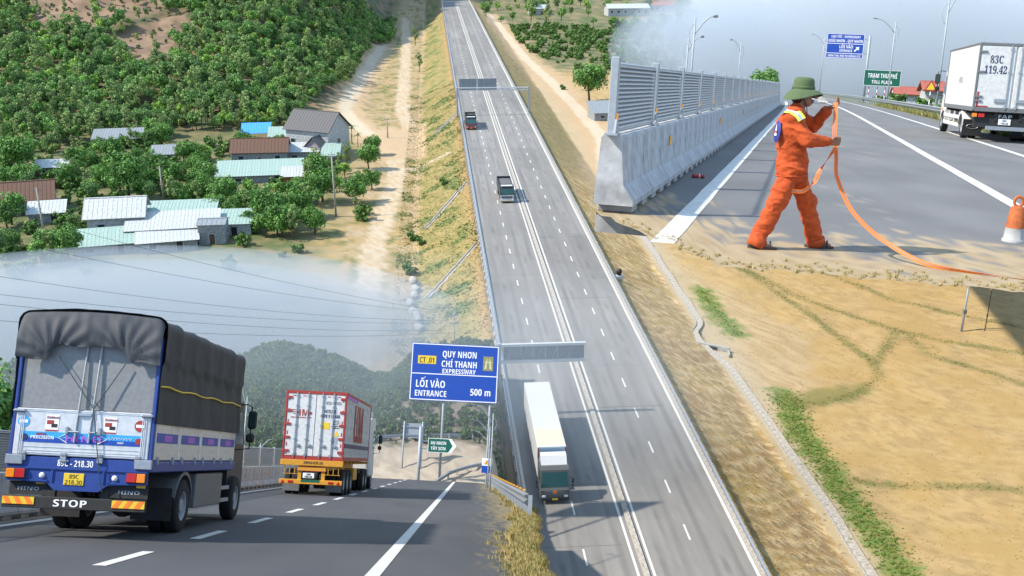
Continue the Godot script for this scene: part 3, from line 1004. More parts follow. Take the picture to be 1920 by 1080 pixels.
func build_ramp_rails() -> void:
	var gr := guard_rail("steel guard rail with yellow markers on the grassy verge right of the dark road", RAMP, [Vector3(1.75, -0.05, -33), Vector3(1.55, -0.05, -50), Vector3(1.3, -0.05, -82)], 2.0, -1.0)
	for k in 22:
		var d := 34.0 + k * 2.2
		var st := begin()
		box(st, Vector3(lerpf(1.75, 1.3, clampf((d - 33.0) / 49.0, 0.0, 1.0)) - 0.06, 0.79, -d), Vector3(0.1, 0.07, 0.08), 0.01)
		part(gr, "yellow_marker", st, M.yellow)
	var pts := []
	for k in 9:
		var x := -16.0 + k * 2.1
		pts.append(Vector3(x, hill_y(x, 91.5) + 0.05, -91.5 - 0.1 * k))
	guard_rail("far steel guard rail along the top of the pale sand bank", RAMP, pts, 2.0, -1.0)
	guard_rail("short curved guard rail at the far end of the dark road", RAMP, [Vector3(-2.6, -0.6, -83.5), Vector3(-1.6, 0.1, -86), Vector3(0.2, 0.7, -88), Vector3(1.8, 0.9, -89.5)], 1.2, 1.0)

# ---------------------------------------------------------------- vehicles
var WHEEL := {}
func wheel(parent: Node, at: Vector3, r: float, w: float, dual := false) -> void:
	# axle along x
	var key := "%.2f %.2f" % [r, w]
	if not WHEEL.has(key):
		var turn := Transform3D(Basis(Vector3(0, 0, 1), PI / 2), Vector3.ZERO)
		var st := begin(true)
		lathe(st, [Vector2(r * 0.56, -w / 2), Vector2(r * 0.9, -w / 2), Vector2(r * 0.985, -w * 0.4), Vector2(r, -w * 0.28), Vector2(r, w * 0.28), Vector2(r * 0.985, w * 0.4), Vector2(r * 0.9, w / 2), Vector2(r * 0.56, w / 2)], 28, turn)
		var ty := done(st)
		st = begin()
		lathe(st, [Vector2(r * 0.57, w * 0.47), Vector2(r * 0.5, w * 0.42), Vector2(r * 0.46, w * 0.15), Vector2(r * 0.26, w * 0.2), Vector2(r * 0.24, w * 0.42), Vector2(0.0, w * 0.44)], 20, turn)
		lathe(st, [Vector2(r * 0.57, -w * 0.47), Vector2(r * 0.5, -w * 0.42), Vector2(r * 0.46, -w * 0.15), Vector2(r * 0.26, -w * 0.2), Vector2(r * 0.24, -w * 0.42), Vector2(0.0, -w * 0.44)], 20, turn)
		for k in 8:
			var a := TAU * k / 8
			for s in [-1, 1]:
				box(st, Vector3(s * w * 0.2, cos(a) * r * 0.36, sin(a) * r * 0.36), Vector3(w * 0.1, 0.03, 0.03))
		WHEEL[key] = [ty, done(st)]
	var offs := [0.0]
	if dual:
		offs = [0.0, -sign(at.x) * (w + 0.04)]
	for o in offs:
		var h := bare("wheel", WHEEL[key][0], M.rubber, parent, Transform3D(Basis.IDENTITY, at + Vector3(o, 0, 0)))
		bare("rim", WHEEL[key][1], M.galv_dull, h)

func slab(parent: Node, called: String, m: Material, x0: float, x1: float, y0: float, y1: float, z0: float, z1: float, bev := 0.01) -> MeshInstance3D:
	var st := begin()
	bx(st, x0, x1, y0, y1, z0, z1, bev)
	return part(parent, called, st, m)

func mirror_arm(parent: Node, x: float, y: float, z: float, s: float) -> void:
	var st := begin()
	tube(st, [Vector3(x, y + 0.45, z), Vector3(x + s * 0.22, y + 0.47, z), Vector3(x + s * 0.3, y + 0.42, z), Vector3(x + s * 0.3, y - 0.55, z), Vector3(x, y - 0.6, z)], 0.018, 0.018, 6)
	box(st, Vector3(x + s * 0.32, y + 0.12, z), Vector3(0.2, 0.42, 0.11), 0.04)
	box(st, Vector3(x + s * 0.30, y - 0.3, z), Vector3(0.19, 0.2, 0.11), 0.04)
	var o := part(parent, "mirror", st, M.black)
	st = begin()
	box(st, Vector3(x + s * 0.32, y + 0.12, z + 0.058), Vector3(0.15, 0.36, 0.006))
	part(o, "mirror_glass", st, M.glass)

func hazard_plate(parent: Node, x0: float, x1: float, y0: float, y1: float, z: float, lean: float) -> void:
	var o := slab(parent, "hazard_plate", M.plate_yellow, x0, x1, y0, y1, z, z + 0.01, 0.0)
	var n := 3
	var w := (x1 - x0) / 6.0
	for k in n:
		var st := begin()
		var a := x0 + k * 2.0 * w + (0.0 if lean > 0 else w * 0.4)
		var p := PackedVector2Array([Vector2(a, y0), Vector2(min(a + w, x1), y0), Vector2(min(a + w + lean * w * 0.9, x1), y1), Vector2(clampf(a + lean * w * 0.9, x0, x1), y1)])
		if lean < 0:
			p = PackedVector2Array([Vector2(a + 0.5 * w, y0), Vector2(min(a + 1.5 * w, x1), y0), Vector2(min(a + 0.6 * w, x1), y1), Vector2(max(a - 0.4 * w, x0), y1)])
		prism(st, p, z + 0.0105, z + 0.013)
		part(o, "stripe", st, M.orange)

func tarp_truck() -> void:
	var t := thing("cargo_truck", "blue and grey cargo truck under a dark tarp, seen from behind on the dark road", "truck", RAMP * Transform3D(Basis.IDENTITY, Vector3(-6.66, 0, -18.6)))
	var W := 1.2; var LB := 6.5
	# chassis
	var st := begin()
	for s in [-1, 1]:
		bx(st, s * 0.42 - 0.05, s * 0.42 + 0.05, 0.78, 1.02, -8.2, -0.15)
	for k in 7:
		bx(st, -0.42, 0.42, 0.82, 0.98, -0.8 - k * 1.1, -0.66 - k * 1.1)
	bx(st, -1.0, 1.0, 0.46, 0.6, -2.5, -2.3)
	lathe(st, [Vector2(0.0, -0.3), Vector2(0.22, -0.25), Vector2(0.24, 0.1), Vector2(0.0, 0.3)], 14, Transform3D(Basis(Vector3.RIGHT, PI / 2), Vector3(0.15, 0.5, -2.2)))
	part(t, "chassis", st, M.chassis)
	# cargo box: floor frame, walls
	slab(t, "floor_frame", M.blue, -W, W, 1.15, 1.34, -LB, -0.02)
	slab(t, "rear_panel", M.steel_plate, -W + 0.06, W - 0.06, 2.15, 3.55, -0.12, -0.06)
	slab(t, "front_panel", M.steel_plate, -W + 0.06, W - 0.06, 1.34, 3.5, -LB, -LB + 0.06)
	for s in [-1, 1]:
		slab(t, "side_wall", M.steel_plate, s * (W - 0.09), s * (W - 0.05), 1.34, 3.5, -LB + 0.07, -0.13)
		slab(t, "corner_post", M.blue, s * (W - 0.055), s * (W + 0.01), 1.2, 3.45, -0.13, -0.02, 0.015)
		for k in 4:
			var z0 := -0.14 - k * (LB - 0.2) / 4.0
			var z1 := z0 - (LB - 0.2) / 4.0 + 0.05
			var sp := slab(t, "drop_side", M.alu, s * (W - 0.05), s * W, 1.36, 2.0, z1, z0, 0.012)
			st = begin()
			for g in 5:
				bx(st, s * W - 0.004, s * W + 0.006, 1.44 + g * 0.11, 1.455 + g * 0.11, z1 + 0.03, z0 - 0.03)
			part(sp, "rib", st, M.alu)
			st = begin()
			bx(st, s * W - 0.002, s * W + 0.009, 1.66, 1.83, z1 + 0.12, z0 - 0.10)
			part(sp, "banner", st, M.sign_blue)
			st = begin()
			bx(st, s * W - 0.002, s * W + 0.011, 1.69, 1.80, z1 + 0.5, z0 - 0.55)
			part(sp, "banner_mark", st, M.violet)
			for g in 2:
				st = begin()
				bx(st, s * W - 0.02, s * W + 0.03, 1.28, 1.42, z0 - 0.25 - g * 0.95, z0 - 0.18 - g * 0.95, 0.005)
				part(sp, "hinge", st, M.galv_dull)
		slab(t, "side_rail", M.blue, s * (W - 0.03), s * (W + 0.015), 1.16, 1.33, -LB, -0.03)
	# tailgate
	var tg := slab(t, "tailgate", M.alu, -W + 0.06, W - 0.06, 1.36, 2.15, -0.06, -0.01, 0.015)
	st = begin()
	for y in [1.40, 1.44, 1.50, 2.10, 2.125]:
		bx(st, -W + 0.2, W - 0.2, y, y + 0.012, -0.012, -0.002)
	part(tg, "rib", st, M.alu)
	for s in [-1, 1]:
		st = begin()
		for g in 3:
			bx(st, s * (W - 0.17) + g * 0.03 - 0.03, s * (W - 0.17) + g * 0.03 - 0.015, 1.38, 2.13, -0.012, 0.004)
		part(tg, "edge_rib", st, M.alu)
		st = begin()
		box(st, Vector3(s * (W - 0.12), 2.1, 0.02), Vector3(0.22, 0.06, 0.06), 0.025)
		part(tg, "latch", st, M.galv)
		st = begin()
		bx(st, s * (W - 0.26), s * (W + 0.03), 1.2, 1.36, -0.03, 0.03, 0.01)
		part(tg, "corner_bracket", st, M.galv)
	for x in [-0.95, -0.27, 0.35, 0.98]:
		st = begin()
		bx(st, x - 0.05, x + 0.05, 1.27, 1.36, -0.02, 0.015, 0.005)
		bx(st, x - 0.045, x + 0.045, 1.37, 1.42, -0.02, 0.02, 0.005)
		part(tg, "hinge", st, M.galv)
	# printed banner and stickers
	var bn := slab(tg, "banner", M.cyan, -1.06, 1.02, 1.66, 1.76, -0.009, -0.004, 0.0)
	slab(tg, "banner", M.sign_blue, -1.06, 1.02, 1.58, 1.66, -0.009, -0.004, 0.0)
	text(tg, "HINO", Vector3(0.03, 1.665, 0.0), 0.105, M.violet, "Droid Sans", 800, 0.6)
	text(tg, "DIESEL", Vector3(-0.68, 1.72, 0.0), 0.04, M.red, "Droid Sans", 800)
	text(tg, "PRECISION", Vector3(-0.66, 1.665, 0.0), 0.055, M.sign_white, "Droid Sans", 800)
	st = begin()
	var script := []
	for k in 25:
		script.append(Vector3(0.45 + k * 0.017, 1.695 + 0.022 * sin(k * 1.9) * (1.6 if k < 3 else 1.0), 0.0))
	tube(st, script, 0.005, 0.004, 5)
	part(tg, "script_print", st, M.sign_white)
	text(tg, "HINO", Vector3(0.66, 1.625, 0.0), 0.03, M.sign_white)
	for s in [-1, 1]:
		st = begin()
		var cx: float = -0.32 if s < 0 else 0.36
		tube(st, [Vector3(cx + s * -0.08, 1.75, 0.0), Vector3(cx + s * 0.07, 1.67, 0.0), Vector3(cx + s * -0.08, 1.59, 0.0)], 0.008, 0.008, 5)
		part(tg, "chevron", st, M.sign_white)
		st = begin()
		disc(st, Vector3(s * 0.96, 1.665, -0.004), 0.055, 0.006)
		part(tg, "round_mark", st, M.navy if s < 0 else M.red)
		st = begin()
		disc(st, Vector3(-1.0 if s < 0 else 0.97, 1.925, -0.01), 0.098, 0.008)
		var rs := part(tg, "round_sticker", st, M.cyan if s < 0 else M.red)
		st = begin()
		var rx: float = -1.0 if s < 0 else 0.97
		bx(st, rx - 0.072, rx + 0.072, 1.90, 1.95, -0.002, 0.001)
		part(rs, "white_bar", st, M.sign_white)
		# battery poster
		var px: float = -0.52 if s < 0 else 0.46
		var po := slab(tg, "poster", M.sign_white, px - 0.11, px + 0.11, 1.77, 2.05, -0.01, -0.004, 0.0)
		slab(po, "red_strip", M.red, px - 0.105, px + 0.105, 1.775, 1.80, -0.004, -0.002, 0.0)
		slab(po, "printed_case", M.red, px - 0.09, px + 0.03, 1.89, 1.96, -0.004, -0.002, 0.0)
		slab(po, "printed_case", M.black, px - 0.01, px + 0.09, 1.84, 1.90, -0.004, -0.001, 0.0)
		text(po, "Enimac", Vector3(px + 0.01, 2.01, 0.0), 0.042, M.red, "Droid Serif", 700)
		st = begin()
		rod(st, Vector3(-0.26 if s < 0 else 0.3, 1.78, 0.03), Vector3(-0.05 if s < 0 else 0.12, 1.78, 0.03), 0.012, 6)
		box(st, Vector3(-0.25 if s < 0 else 0.3, 1.80, 0.02), Vector3(0.05, 0.13, 0.05), 0.01)
		part(tg, "latch", st, M.galv)
	# door bars, cross plate and ropes
	for x in [-0.09, 0.15]:
		st = begin()
		rod(st, Vector3(x - 0.02, 1.6, 0.02), Vector3(x + 0.03, 3.3, -0.03), 0.018, 8)
		part(t, "door_bar", st, M.galv_dull)
	st = begin()
	bx(st, -0.08, 0.14, 2.05, 2.1, 0.01, 0.035, 0.005)
	part(t, "bar_plate", st, M.galv)
	var ropes := [[Vector3(-0.52, 3.05, 0.02), Vector3(0.17, 2.18, 0.05)], [Vector3(0.62, 2.98, 0.02), Vector3(0.17, 2.18, 0.05)], [Vector3(0.17, 2.18, 0.05), Vector3(0.3, 1.5, 0.05), Vector3(0.42, 0.92, 0.06), Vector3(0.46, 0.8, 0.06)]]
	for r in ropes:
		st = begin()
		tube(st, r, 0.009, 0.009, 5)
		part(t, "rope", st, M.rope)
	# blue rear apron, lamps and plates
	st = begin()
	prism(st, PackedVector2Array([Vector2(-1.2, 1.16), Vector2(-1.2, 0.94), Vector2(-0.5, 0.90), Vector2(-0.38, 0.79), Vector2(0.36, 0.79), Vector2(0.5, 0.90), Vector2(1.16, 0.94), Vector2(1.16, 1.16)]), -0.1, -0.03)
	var ap := part(t, "rear_apron", st, M.blue)
	st = begin()
	for x in [-0.86, -0.43, 0.43, 0.82]:
		bx(st, x - 0.015, x + 0.015, 0.93, 1.15, -0.032, -0.01)
	bx(st, -1.2, 1.16, 1.14, 1.17, -0.032, -0.005)
	bx(st, -1.2, -0.5, 0.93, 0.955, -0.032, -0.01)
	bx(st, 0.5, 1.16, 0.93, 0.955, -0.032, -0.01)
	part(ap, "frame_rib", st, M.blue)
	for s in [-1, 1]:
		var cx: float = -1.03 if s < 0 else 0.99
		var lh := slab(t, "tail_lamp", M.black, cx - 0.165, cx + 0.165, 0.965, 1.135, -0.03, 0.02, 0.01)
		slab(lh, "lens", M.amber_lens, cx + s * 0.085 - 0.07, cx + s * 0.085 + 0.07, 0.975, 1.125, 0.015, 0.035, 0.01)
		slab(lh, "lens", M.red_lens, cx - s * 0.075 - 0.08, cx - s * 0.075 + 0.08, 0.975, 1.125, 0.015, 0.035, 0.01)
		st = begin(true)
		lathe(st, [Vector2(0.0, 0.03), Vector2(0.035, 0.022), Vector2(0.05, 0.0)], 14, Transform3D(Basis(Vector3.RIGHT, PI / 2), Vector3(-0.6 if s < 0 else 0.62, 1.03, -0.02)))
		part(t, "reversing_lamp", st, M.clear_lens)
		# rubber flaps
		var fx: float = -0.83 if s < 0 else 0.86
		var fl := slab(t, "mud_flap", M.chassis, fx - 0.32, fx + 0.32, 0.70, 0.92, -0.12, -0.10, 0.0)
		text(fl, "HINO", Vector3(fx, 0.80, -0.096), 0.06, M.galv_dull, "Droid Sans", 800, 0.36)
		slab(t, "side_reflector", M.plate_yellow, fx + 0.12, fx + 0.27, 0.885, 0.94, -0.1, -0.085, 0.0)
		slab(t, "wheel_flap", M.chassis, s * 0.82 - 0.36, s * 0.82 + 0.36, 0.26, 0.85, -1.62, -1.60, 0.0)
		st = begin()
		var arc := []
		for k in 9:
			var a := PI * (0.08 + 0.84 * k / 8.0)
			arc.append(Vector2(-2.45 + 0.64 * cos(a), 0.52 + 0.64 * sin(a)))
		for k in 8:
			quad(st, Vector3(s * 0.6, arc[k].y, arc[k].x), Vector3(s * 1.17, arc[k].y, arc[k].x), Vector3(s * 1.17, arc[k + 1].y, arc[k + 1].x), Vector3(s * 0.6, arc[k + 1].y, arc[k + 1].x))
			quad(st, Vector3(s * 1.17, arc[k].y, arc[k].x), Vector3(s * 1.17, arc[k].y - 0.07, arc[k].x), Vector3(s * 1.17, arc[k + 1].y - 0.07, arc[k + 1].x), Vector3(s * 1.17, arc[k + 1].y, arc[k + 1].x))
		part(t, "mudguard", st, M.grey_paint)
		wheel(t, Vector3(s * 1.03, 0.5, -2.5), 0.5, 0.26, true)
		wheel(t, Vector3(s * 1.03, 0.5, -7.1), 0.5, 0.28)
		# tool locker between the axles
		slab(t, "locker", M.grey_paint, s * 0.75, s * 1.16, 0.42, 1.1, -5.6, -3.35, 0.02)
		st = begin()
		for y in [0.45, 0.72]:
			bx(st, s * 1.08, s * 1.13, y, y + 0.08, -6.5, -5.6)
		part(t, "side_guard", st, M.galv_dull)
	slab(t, "crossbar", M.chassis, -1.22, 1.18, 0.48, 0.68, -0.1, -0.02, 0.01)
	for s in [-1, 1]:
		slab(t, "bar_bracket", M.chassis, s * 0.45 - 0.07, s * 0.45 + 0.07, 0.5, 0.95, -0.2, -0.1, 0.0)
	hazard_plate(t, -1.21, -0.68, 0.54, 0.665, -0.018, -1.0)
	hazard_plate(t, 0.62, 1.17, 0.54, 0.665, -0.018, 1.0)
	text(t, "STOP", Vector3(-0.08, 0.58, -0.016), 0.115, M.sign_white, "Droid Sans", 800, 0.56)
	text(t, "89C - 218.30", Vector3(-0.06, 1.245, -0.015), 0.105, M.sign_white, "Droid Sans", 700, 0.6)
	var np := slab(t, "number_plate", M.plate_yellow, -0.23, 0.11, 0.885, 1.085, -0.03, -0.015, 0.008)
	text(np, "89C", Vector3(-0.06, 1.03, -0.013), 0.07, M.black, "Droid Sans", 400)
	text(np, "218.30", Vector3(-0.06, 0.935, -0.013), 0.07, M.black, "Droid Sans", 400)
	# cab
	st = begin()
	prism(st, PackedVector2Array([Vector2(6.65, 0.55), Vector2(6.65, 2.75), Vector2(7.9, 2.75), Vector2(8.25, 1.7), Vector2(8.3, 0.55)]), -1.02, 1.02, Transform3D(Basis(Vector3.UP, PI / 2), Vector3.ZERO))
	var cab := part(t, "cab", st, M.dark_paint)
	for s in [-1, 1]:
		st = begin()
		prism(st, PackedVector2Array([Vector2(7.0, 1.75), Vector2(7.0, 2.5), Vector2(7.75, 2.5), Vector2(8.05, 1.75)]), 1.021, 1.03, Transform3D(Basis(Vector3.UP, PI / 2), Vector3.ZERO) if s > 0 else Transform3D(Basis(Vector3.UP, PI / 2), Vector3(-2.05, 0, 0)))
		part(cab, "side_window", st, M.glass)
		mirror_arm(t, s * 1.02, 2.2, -6.9, s * 1.35)
	# tarp: side skirts, roof and rear flap in one sheet
	part(t, "tarp", tarp_sheet(W, LB), M.tarp)
	for s in [-1, 1]:
		st = begin()
		var pts := []
		for k in 15:
			pts.append(Vector3(s * (W + 0.045), 2.62 + 0.02 * sin(k * 1.7) - 0.0, -0.05 - k * (LB - 0.1) / 14.0))
		tube(st, pts, 0.016, 0.016, 6)
		part(t, "yellow_rope", st, M.plate_yellow)

func tarp_sheet(W: float, LB: float) -> SurfaceTool:
	var st := begin(true)
	var nu := 84; var nv := 56
	var P := []
	# cross-section from the left hem over the roof to the right hem
	var sec := func(u: float, z: float) -> Vector3:
		var hem := 1.98
		var h := 3.78; var r := 0.15
		var side := h - r - hem
		var arc := PI * 0.5 * r
		var topw := 2.0 * (W + 0.03 - r)
		var total := 2.0 * side + 2.0 * arc + topw
		var s := u * total
		var p := Vector3.ZERO; var n := Vector3.ZERO
		var w := W + 0.03
		if s < side:
			p = Vector3(-w, hem + s, z); n = Vector3.LEFT
		elif s < side + arc:
			var a := (s - side) / r
			p = Vector3(-w + r - r * cos(a), h - r + r * sin(a), z); n = Vector3(-cos(a), sin(a), 0)
		elif s < side + arc + topw:
			var q := s - side - arc
			p = Vector3(-w + r + q, h + 0.06 * sin(PI * q / topw), z); n = Vector3.UP
		elif s < side + 2.0 * arc + topw:
			var a := (s - side - arc - topw) / r
			p = Vector3(w - r + r * sin(a), h - r + r * cos(a), z); n = Vector3(sin(a), cos(a), 0)
		else:
			var q := s - side - 2.0 * arc - topw
			p = Vector3(w, h - r - q, z); n = Vector3.RIGHT
		# folds: hoops hold the roof, cloth sags between them and creases on the sides
		var hoop := -0.022 * pow(abs(sin(PI * z / (LB / 6.0))), 0.7) * smoothstep(2.6, 3.3, p.y)
		var crease := 0.03 * nf.get_noise_2d(z * 3.2, p.y * 0.9 + 3.0) + 0.018 * nf.get_noise_3d(p.x * 5.0, p.y * 5.0, z * 5.0)
		var overlap := 0.035 * smoothstep(2.98, 3.04, p.y + 0.05 * sin(z * 7.0))
		return p + n * (hoop + crease + overlap)
	for j in nv + 1:
		var row := []
		for i in nu + 1:
			row.append(sec.call(float(i) / nu, 0.0 - LB * 1.01 * j / nv))
		P.append(row)
	for j in nv:
		for i in nu:
			quad(st, P[j][i], P[j + 1][i], P[j + 1][i + 1], P[j][i + 1])
	# rear flap hanging from the roof edge, gathered up in the middle
	var ncol := 64; var nrow := 14
	var F := []
	for i in ncol + 1:
		var x := lerpf(-W - 0.03, W + 0.03, float(i) / ncol)
		var ax: float = abs(x) / (W + 0.03)
		var top := 3.78 + 0.06 * cos(ax * PI * 0.5) - (0.15 - sqrt(max(0.0, 0.15 * 0.15 - pow(max(0.0, ax * (W + 0.03) - (W - 0.12)), 2.0))))
		var low := lerpf(3.24, 2.99, smoothstep(0.45, 0.6, ax)) + 0.02 * sin(x * 9.0)
		var col := []
		for k in nrow + 1:
			var f := float(k) / nrow
			var y := lerpf(top, low, f)
			# folds fan out from the two places where the cloth is tied up
			var gx := x - signf(x) * 0.62
			var gy := y - 3.12
			var ga := atan2(gx, gy + 0.05)
			var gd := sqrt(gx * gx + gy * gy)
			var fan := 0.02 * sin(ga * 15.0 + 1.3 * nf.get_noise_2d(gd * 2.0, signf(x) * 4.0)) * smoothstep(0.02, 0.25, gd) * smoothstep(0.95, 0.35, gd) * smoothstep(0.0, 0.3, f)
			var hang := 0.02 * nf.get_noise_2d(x * 7.0, y * 1.2)
			var z := 0.03 + 0.10 * sin(f * PI * 0.75) + fan + hang
			col.append(Vector3(x, y, z))
		F.append(col)
	for i in ncol:
		for k in nrow:
			quad(st, F[i][k], F[i + 1][k], F[i + 1][k + 1], F[i][k + 1])
	# join flap top to the sheet's rear edge
	for i in ncol:
		quad(st, F[i][0], F[i][0] + Vector3(0, 0.0, -0.10), F[i + 1][0] + Vector3(0, 0.0, -0.10), F[i + 1][0])
	return st

func container_truck() -> void:
	var t := thing("container_truck", "white and red container on a yellow trailer, seen from behind farther down the dark road", "truck", RAMP * Transform3D(Basis.IDENTITY, Vector3(-6.24, 0, -42.5)))
	var W := 1.2; var L := 10.2; var y0 := 1.36; var y1 := 4.05
	var st := begin()
	bx(st, -W + 0.05, W - 0.05, y0 + 0.1, y1 - 0.05, -L + 0.05, -0.06)
	# corrugated sides
	for s in [-1, 1]:
		var n := 56
		for k in n:
			var z := -0.16 - (L - 0.32) * k / n
			var dz := -(L - 0.32) / n
			quad(st, Vector3(s * (W - 0.05), y0 + 0.16, z), Vector3(s * (W - 0.05), y1 - 0.1, z), Vector3(s * (W - 0.015), y1 - 0.1, z + dz * 0.35), Vector3(s * (W - 0.015), y0 + 0.16, z + dz * 0.35))
			quad(st, Vector3(s * (W - 0.015), y0 + 0.16, z + dz * 0.35), Vector3(s * (W - 0.015), y1 - 0.1, z + dz * 0.35), Vector3(s * (W - 0.015), y1 - 0.1, z + dz * 0.65), Vector3(s * (W - 0.015), y0 + 0.16, z + dz * 0.65))
			quad(st, Vector3(s * (W - 0.015), y0 + 0.16, z + dz * 0.65), Vector3(s * (W - 0.015), y1 - 0.1, z + dz * 0.65), Vector3(s * (W - 0.05), y1 - 0.1, z + dz), Vector3(s * (W - 0.05), y0 + 0.16, z + dz))
	part(t, "container_body", st, M.white_dull)
	st = begin()
	for s in [-1, 1]:
		bx(st, s * (W - 0.07), s * W, y0, y1, -0.1, 0.0, 0.01)
		bx(st, s * (W - 0.07), s * W, y0, y1, -L, -L + 0.1, 0.01)
		bx(st, s * (W - 0.06), s * (W + 0.002), y0, y0 + 0.16, -L + 0.1, -0.1)
		bx(st, s * (W - 0.06), s * (W + 0.002), y1 - 0.1, y1, -L + 0.1, -0.1)
	bx(st, -W + 0.07, W - 0.07, y1 - 0.12, y1, -0.1, -0.005)
	bx(st, -W + 0.07, W - 0.07, y0, y0 + 0.14, -0.1, -0.005)
	part(t, "container_frame", st, M.red)
	for s in [-1, 1]:
		var dr := slab(t, "door", M.white, 0.015 if s > 0 else -W + 0.08, W - 0.08 if s > 0 else -0.015, y0 + 0.15, y1 - 0.13, -0.06, -0.02, 0.008)
		for x in [0.28, 0.72]:
			st = begin()
			rod(st, Vector3(s * x - 0.03, y0 + 0.08, 0.012), Vector3(s * x - 0.03, y1 - 0.06, 0.012), 0.02, 8)
			for y in [y0 + 0.2, y0 + 0.8, y0 + 1.35, y0 + 2.1, y1 - 0.2]:
				box(st, Vector3(s * x - 0.03, y, 0.005), Vector3(0.1, 0.07, 0.05), 0.01)
			rod(st, Vector3(s * x - 0.03, y0 + 0.55, 0.02), Vector3(s * x + 0.16, y0 + 0.53, 0.03), 0.014, 6)
			box(st, Vector3(s * x + 0.12, y0 + 0.55, 0.01), Vector3(0.1, 0.12, 0.04), 0.01)
			part(dr, "lock_rod", st, M.galv)
		for k in 5:
			st = begin()
			bx(st, s * (W - 0.25), s * (W - 0.02), y0 + 0.28 + k * 0.52, y0 + 0.38 + k * 0.52, -0.02, 0.012, 0.005)
			part(dr, "hinge", st, M.red)
			st = begin()
			bx(st, s * (W - 0.16), s * (W - 0.12), y0 + 0.52 + k * 0.44, y0 + 0.66 + k * 0.44, -0.02, -0.012)
			part(dr, "red_tape", st, M.red)
			st = begin()
			bx(st, s * (0.22 + k * 0.2), s * (0.34 + k * 0.2), (y1 - 0.22) if k % 2 else (y0 + 0.2), (y1 - 0.19) if k % 2 else (y0 + 0.23), -0.02, -0.012)
			part(dr, "red_tape", st, M.red)
	text(t, "HM", Vector3(-0.53, 3.18, -0.015), 0.26, M.red, "Droid Sans", 800, 0.5)
	st = begin()
	for k in 3:
		bx(st, -0.98 + k * 0.05, -0.8, 3.27 - k * 0.075, 3.30 - k * 0.075, -0.018, -0.012)
	disc(st, Vector3(-0.2, 3.17, -0.018), 0.06, 0.006)
	part(t, "logo", st, M.red)
	st = begin()
	for k in 12:
		bx(st, -0.95 + k * 0.068, -0.95 + k * 0.068 + 0.045, 2.975, 3.015, -0.018, -0.012)
	part(t, "small_print", st, M.red)
	text(t, "GESU 5601922", Vector3(0.68, 3.6, -0.015), 0.11, M.chassis, "Droid Sans", 400, 0.62)
	text(t, "HOTLINE:", Vector3(0.58, 3.27, -0.015), 0.13, M.navy, "Droid Sans", 800, 0.5)
	text(t, "0978 9 34 686", Vector3(0.58, 3.08, -0.015), 0.13, M.navy, "Droid Sans", 800, 0.76)
	slab(t, "caution_label", M.plate_yellow, 0.28, 0.58, 2.58, 2.84, -0.019, -0.012, 0.0)
	slab(t, "grey_label", M.galv_dull, 0.7, 0.92, 2.0, 2.28, -0.019, -0.012, 0.0)
	st = begin()
	prism(st, PackedVector2Array([Vector2(0.75, 2.32), Vector2(0.98, 2.32), Vector2(0.865, 2.52)]), -0.019, -0.012)
	part(t, "warning_label", st, M.plate_yellow)
	st = begin()
	for k in 5:
		bx(st, 0.7, 0.96 - 0.03 * (k % 3), 2.62 + k * 0.07, 2.645 + k * 0.07, -0.018, -0.012)
	part(t, "small_print", st, M.chassis)
	# side lettering
	var rt := Basis(Vector3.UP, PI / 2)
	text(t, "HM", Vector3(W + 0.004, 3.0, -4.9), 1.35, M.red, "Droid Sans", 800, 3.4, rt)
	st = begin()
	for k in 8:
		bx(st, W - 0.013, W + 0.002, 2.16, 2.42, -6.7 + k * 0.45, -6.7 + k * 0.45 + 0.28)
	part(t, "small_print", st, M.red)
	slab(t, "side_stripe", M.navy, W - 0.013, W + 0.001, 1.88, 2.05, -L + 0.2, -0.2, 0.0)
	slab(t, "side_stripe", M.violet, W - 0.013, W + 0.001, 3.82, 3.94, -4.0, -0.2, 0.0)
	# yellow trailer
	st = begin()
	bx(st, -W - 0.02, W + 0.02, 1.13, 1.355, -0.06, 0.06, 0.012)
	bx(st, -W - 0.02, W + 0.02, 0.42, 0.60, -0.05, 0.03, 0.012)
	bx(st, -0.55, 0.55, 0.93, 1.1, -0.05, 0.02)
	for s in [-1, 1]:
		bx(st, s * 0.46 - 0.07, s * 0.46 + 0.07, 0.6, 1.13, -0.12, -0.02)
		bx(st, s * 0.42 - 0.06, s * 0.42 + 0.06, 0.95, 1.3, -L, -0.1)
		for k in 3:
			bx(st, s * 0.65 + k * s * 0.2 - 0.012, s * 0.65 + k * s * 0.2 + 0.012, 0.82, 1.12, -0.04, 0.0)
		bx(st, s * 0.55, s * 1.12, 0.80, 0.82, -0.04, 0.0)
	for k in 8:
		bx(st, -W, W, 1.24, 1.34, -L + 0.2 + k * 1.38, -L + 0.34 + k * 1.38)
	part(t, "trailer_frame", st, M.yellow)
	slab(t, "rear_reflector", M.red, -0.58, 0.58, 0.925, 0.945, 0.021, 0.026, 0.0)
	slab(t, "rear_reflector", M.red, -0.58, 0.58, 1.075, 1.095, 0.021, 0.026, 0.0)
	var np := slab(t, "number_plate", M.sign_white, -0.32, 0.12, 0.66, 0.86, -0.01, 0.0, 0.0)
	text(np, "29R", Vector3(-0.1, 0.80, 0.004), 0.07, M.black)
	text(np, "038.58", Vector3(-0.1, 0.71, 0.004), 0.07, M.black)
	slab(t, "green_label", M.sign_green, -0.38, 0.35, 0.5, 0.6, 0.031, 0.035, 0.0)
	text(t, "29RM-038.58", Vector3(0.05, 1.25, 0.064), 0.11, M.timber, "Droid Sans", 800, 0.75)
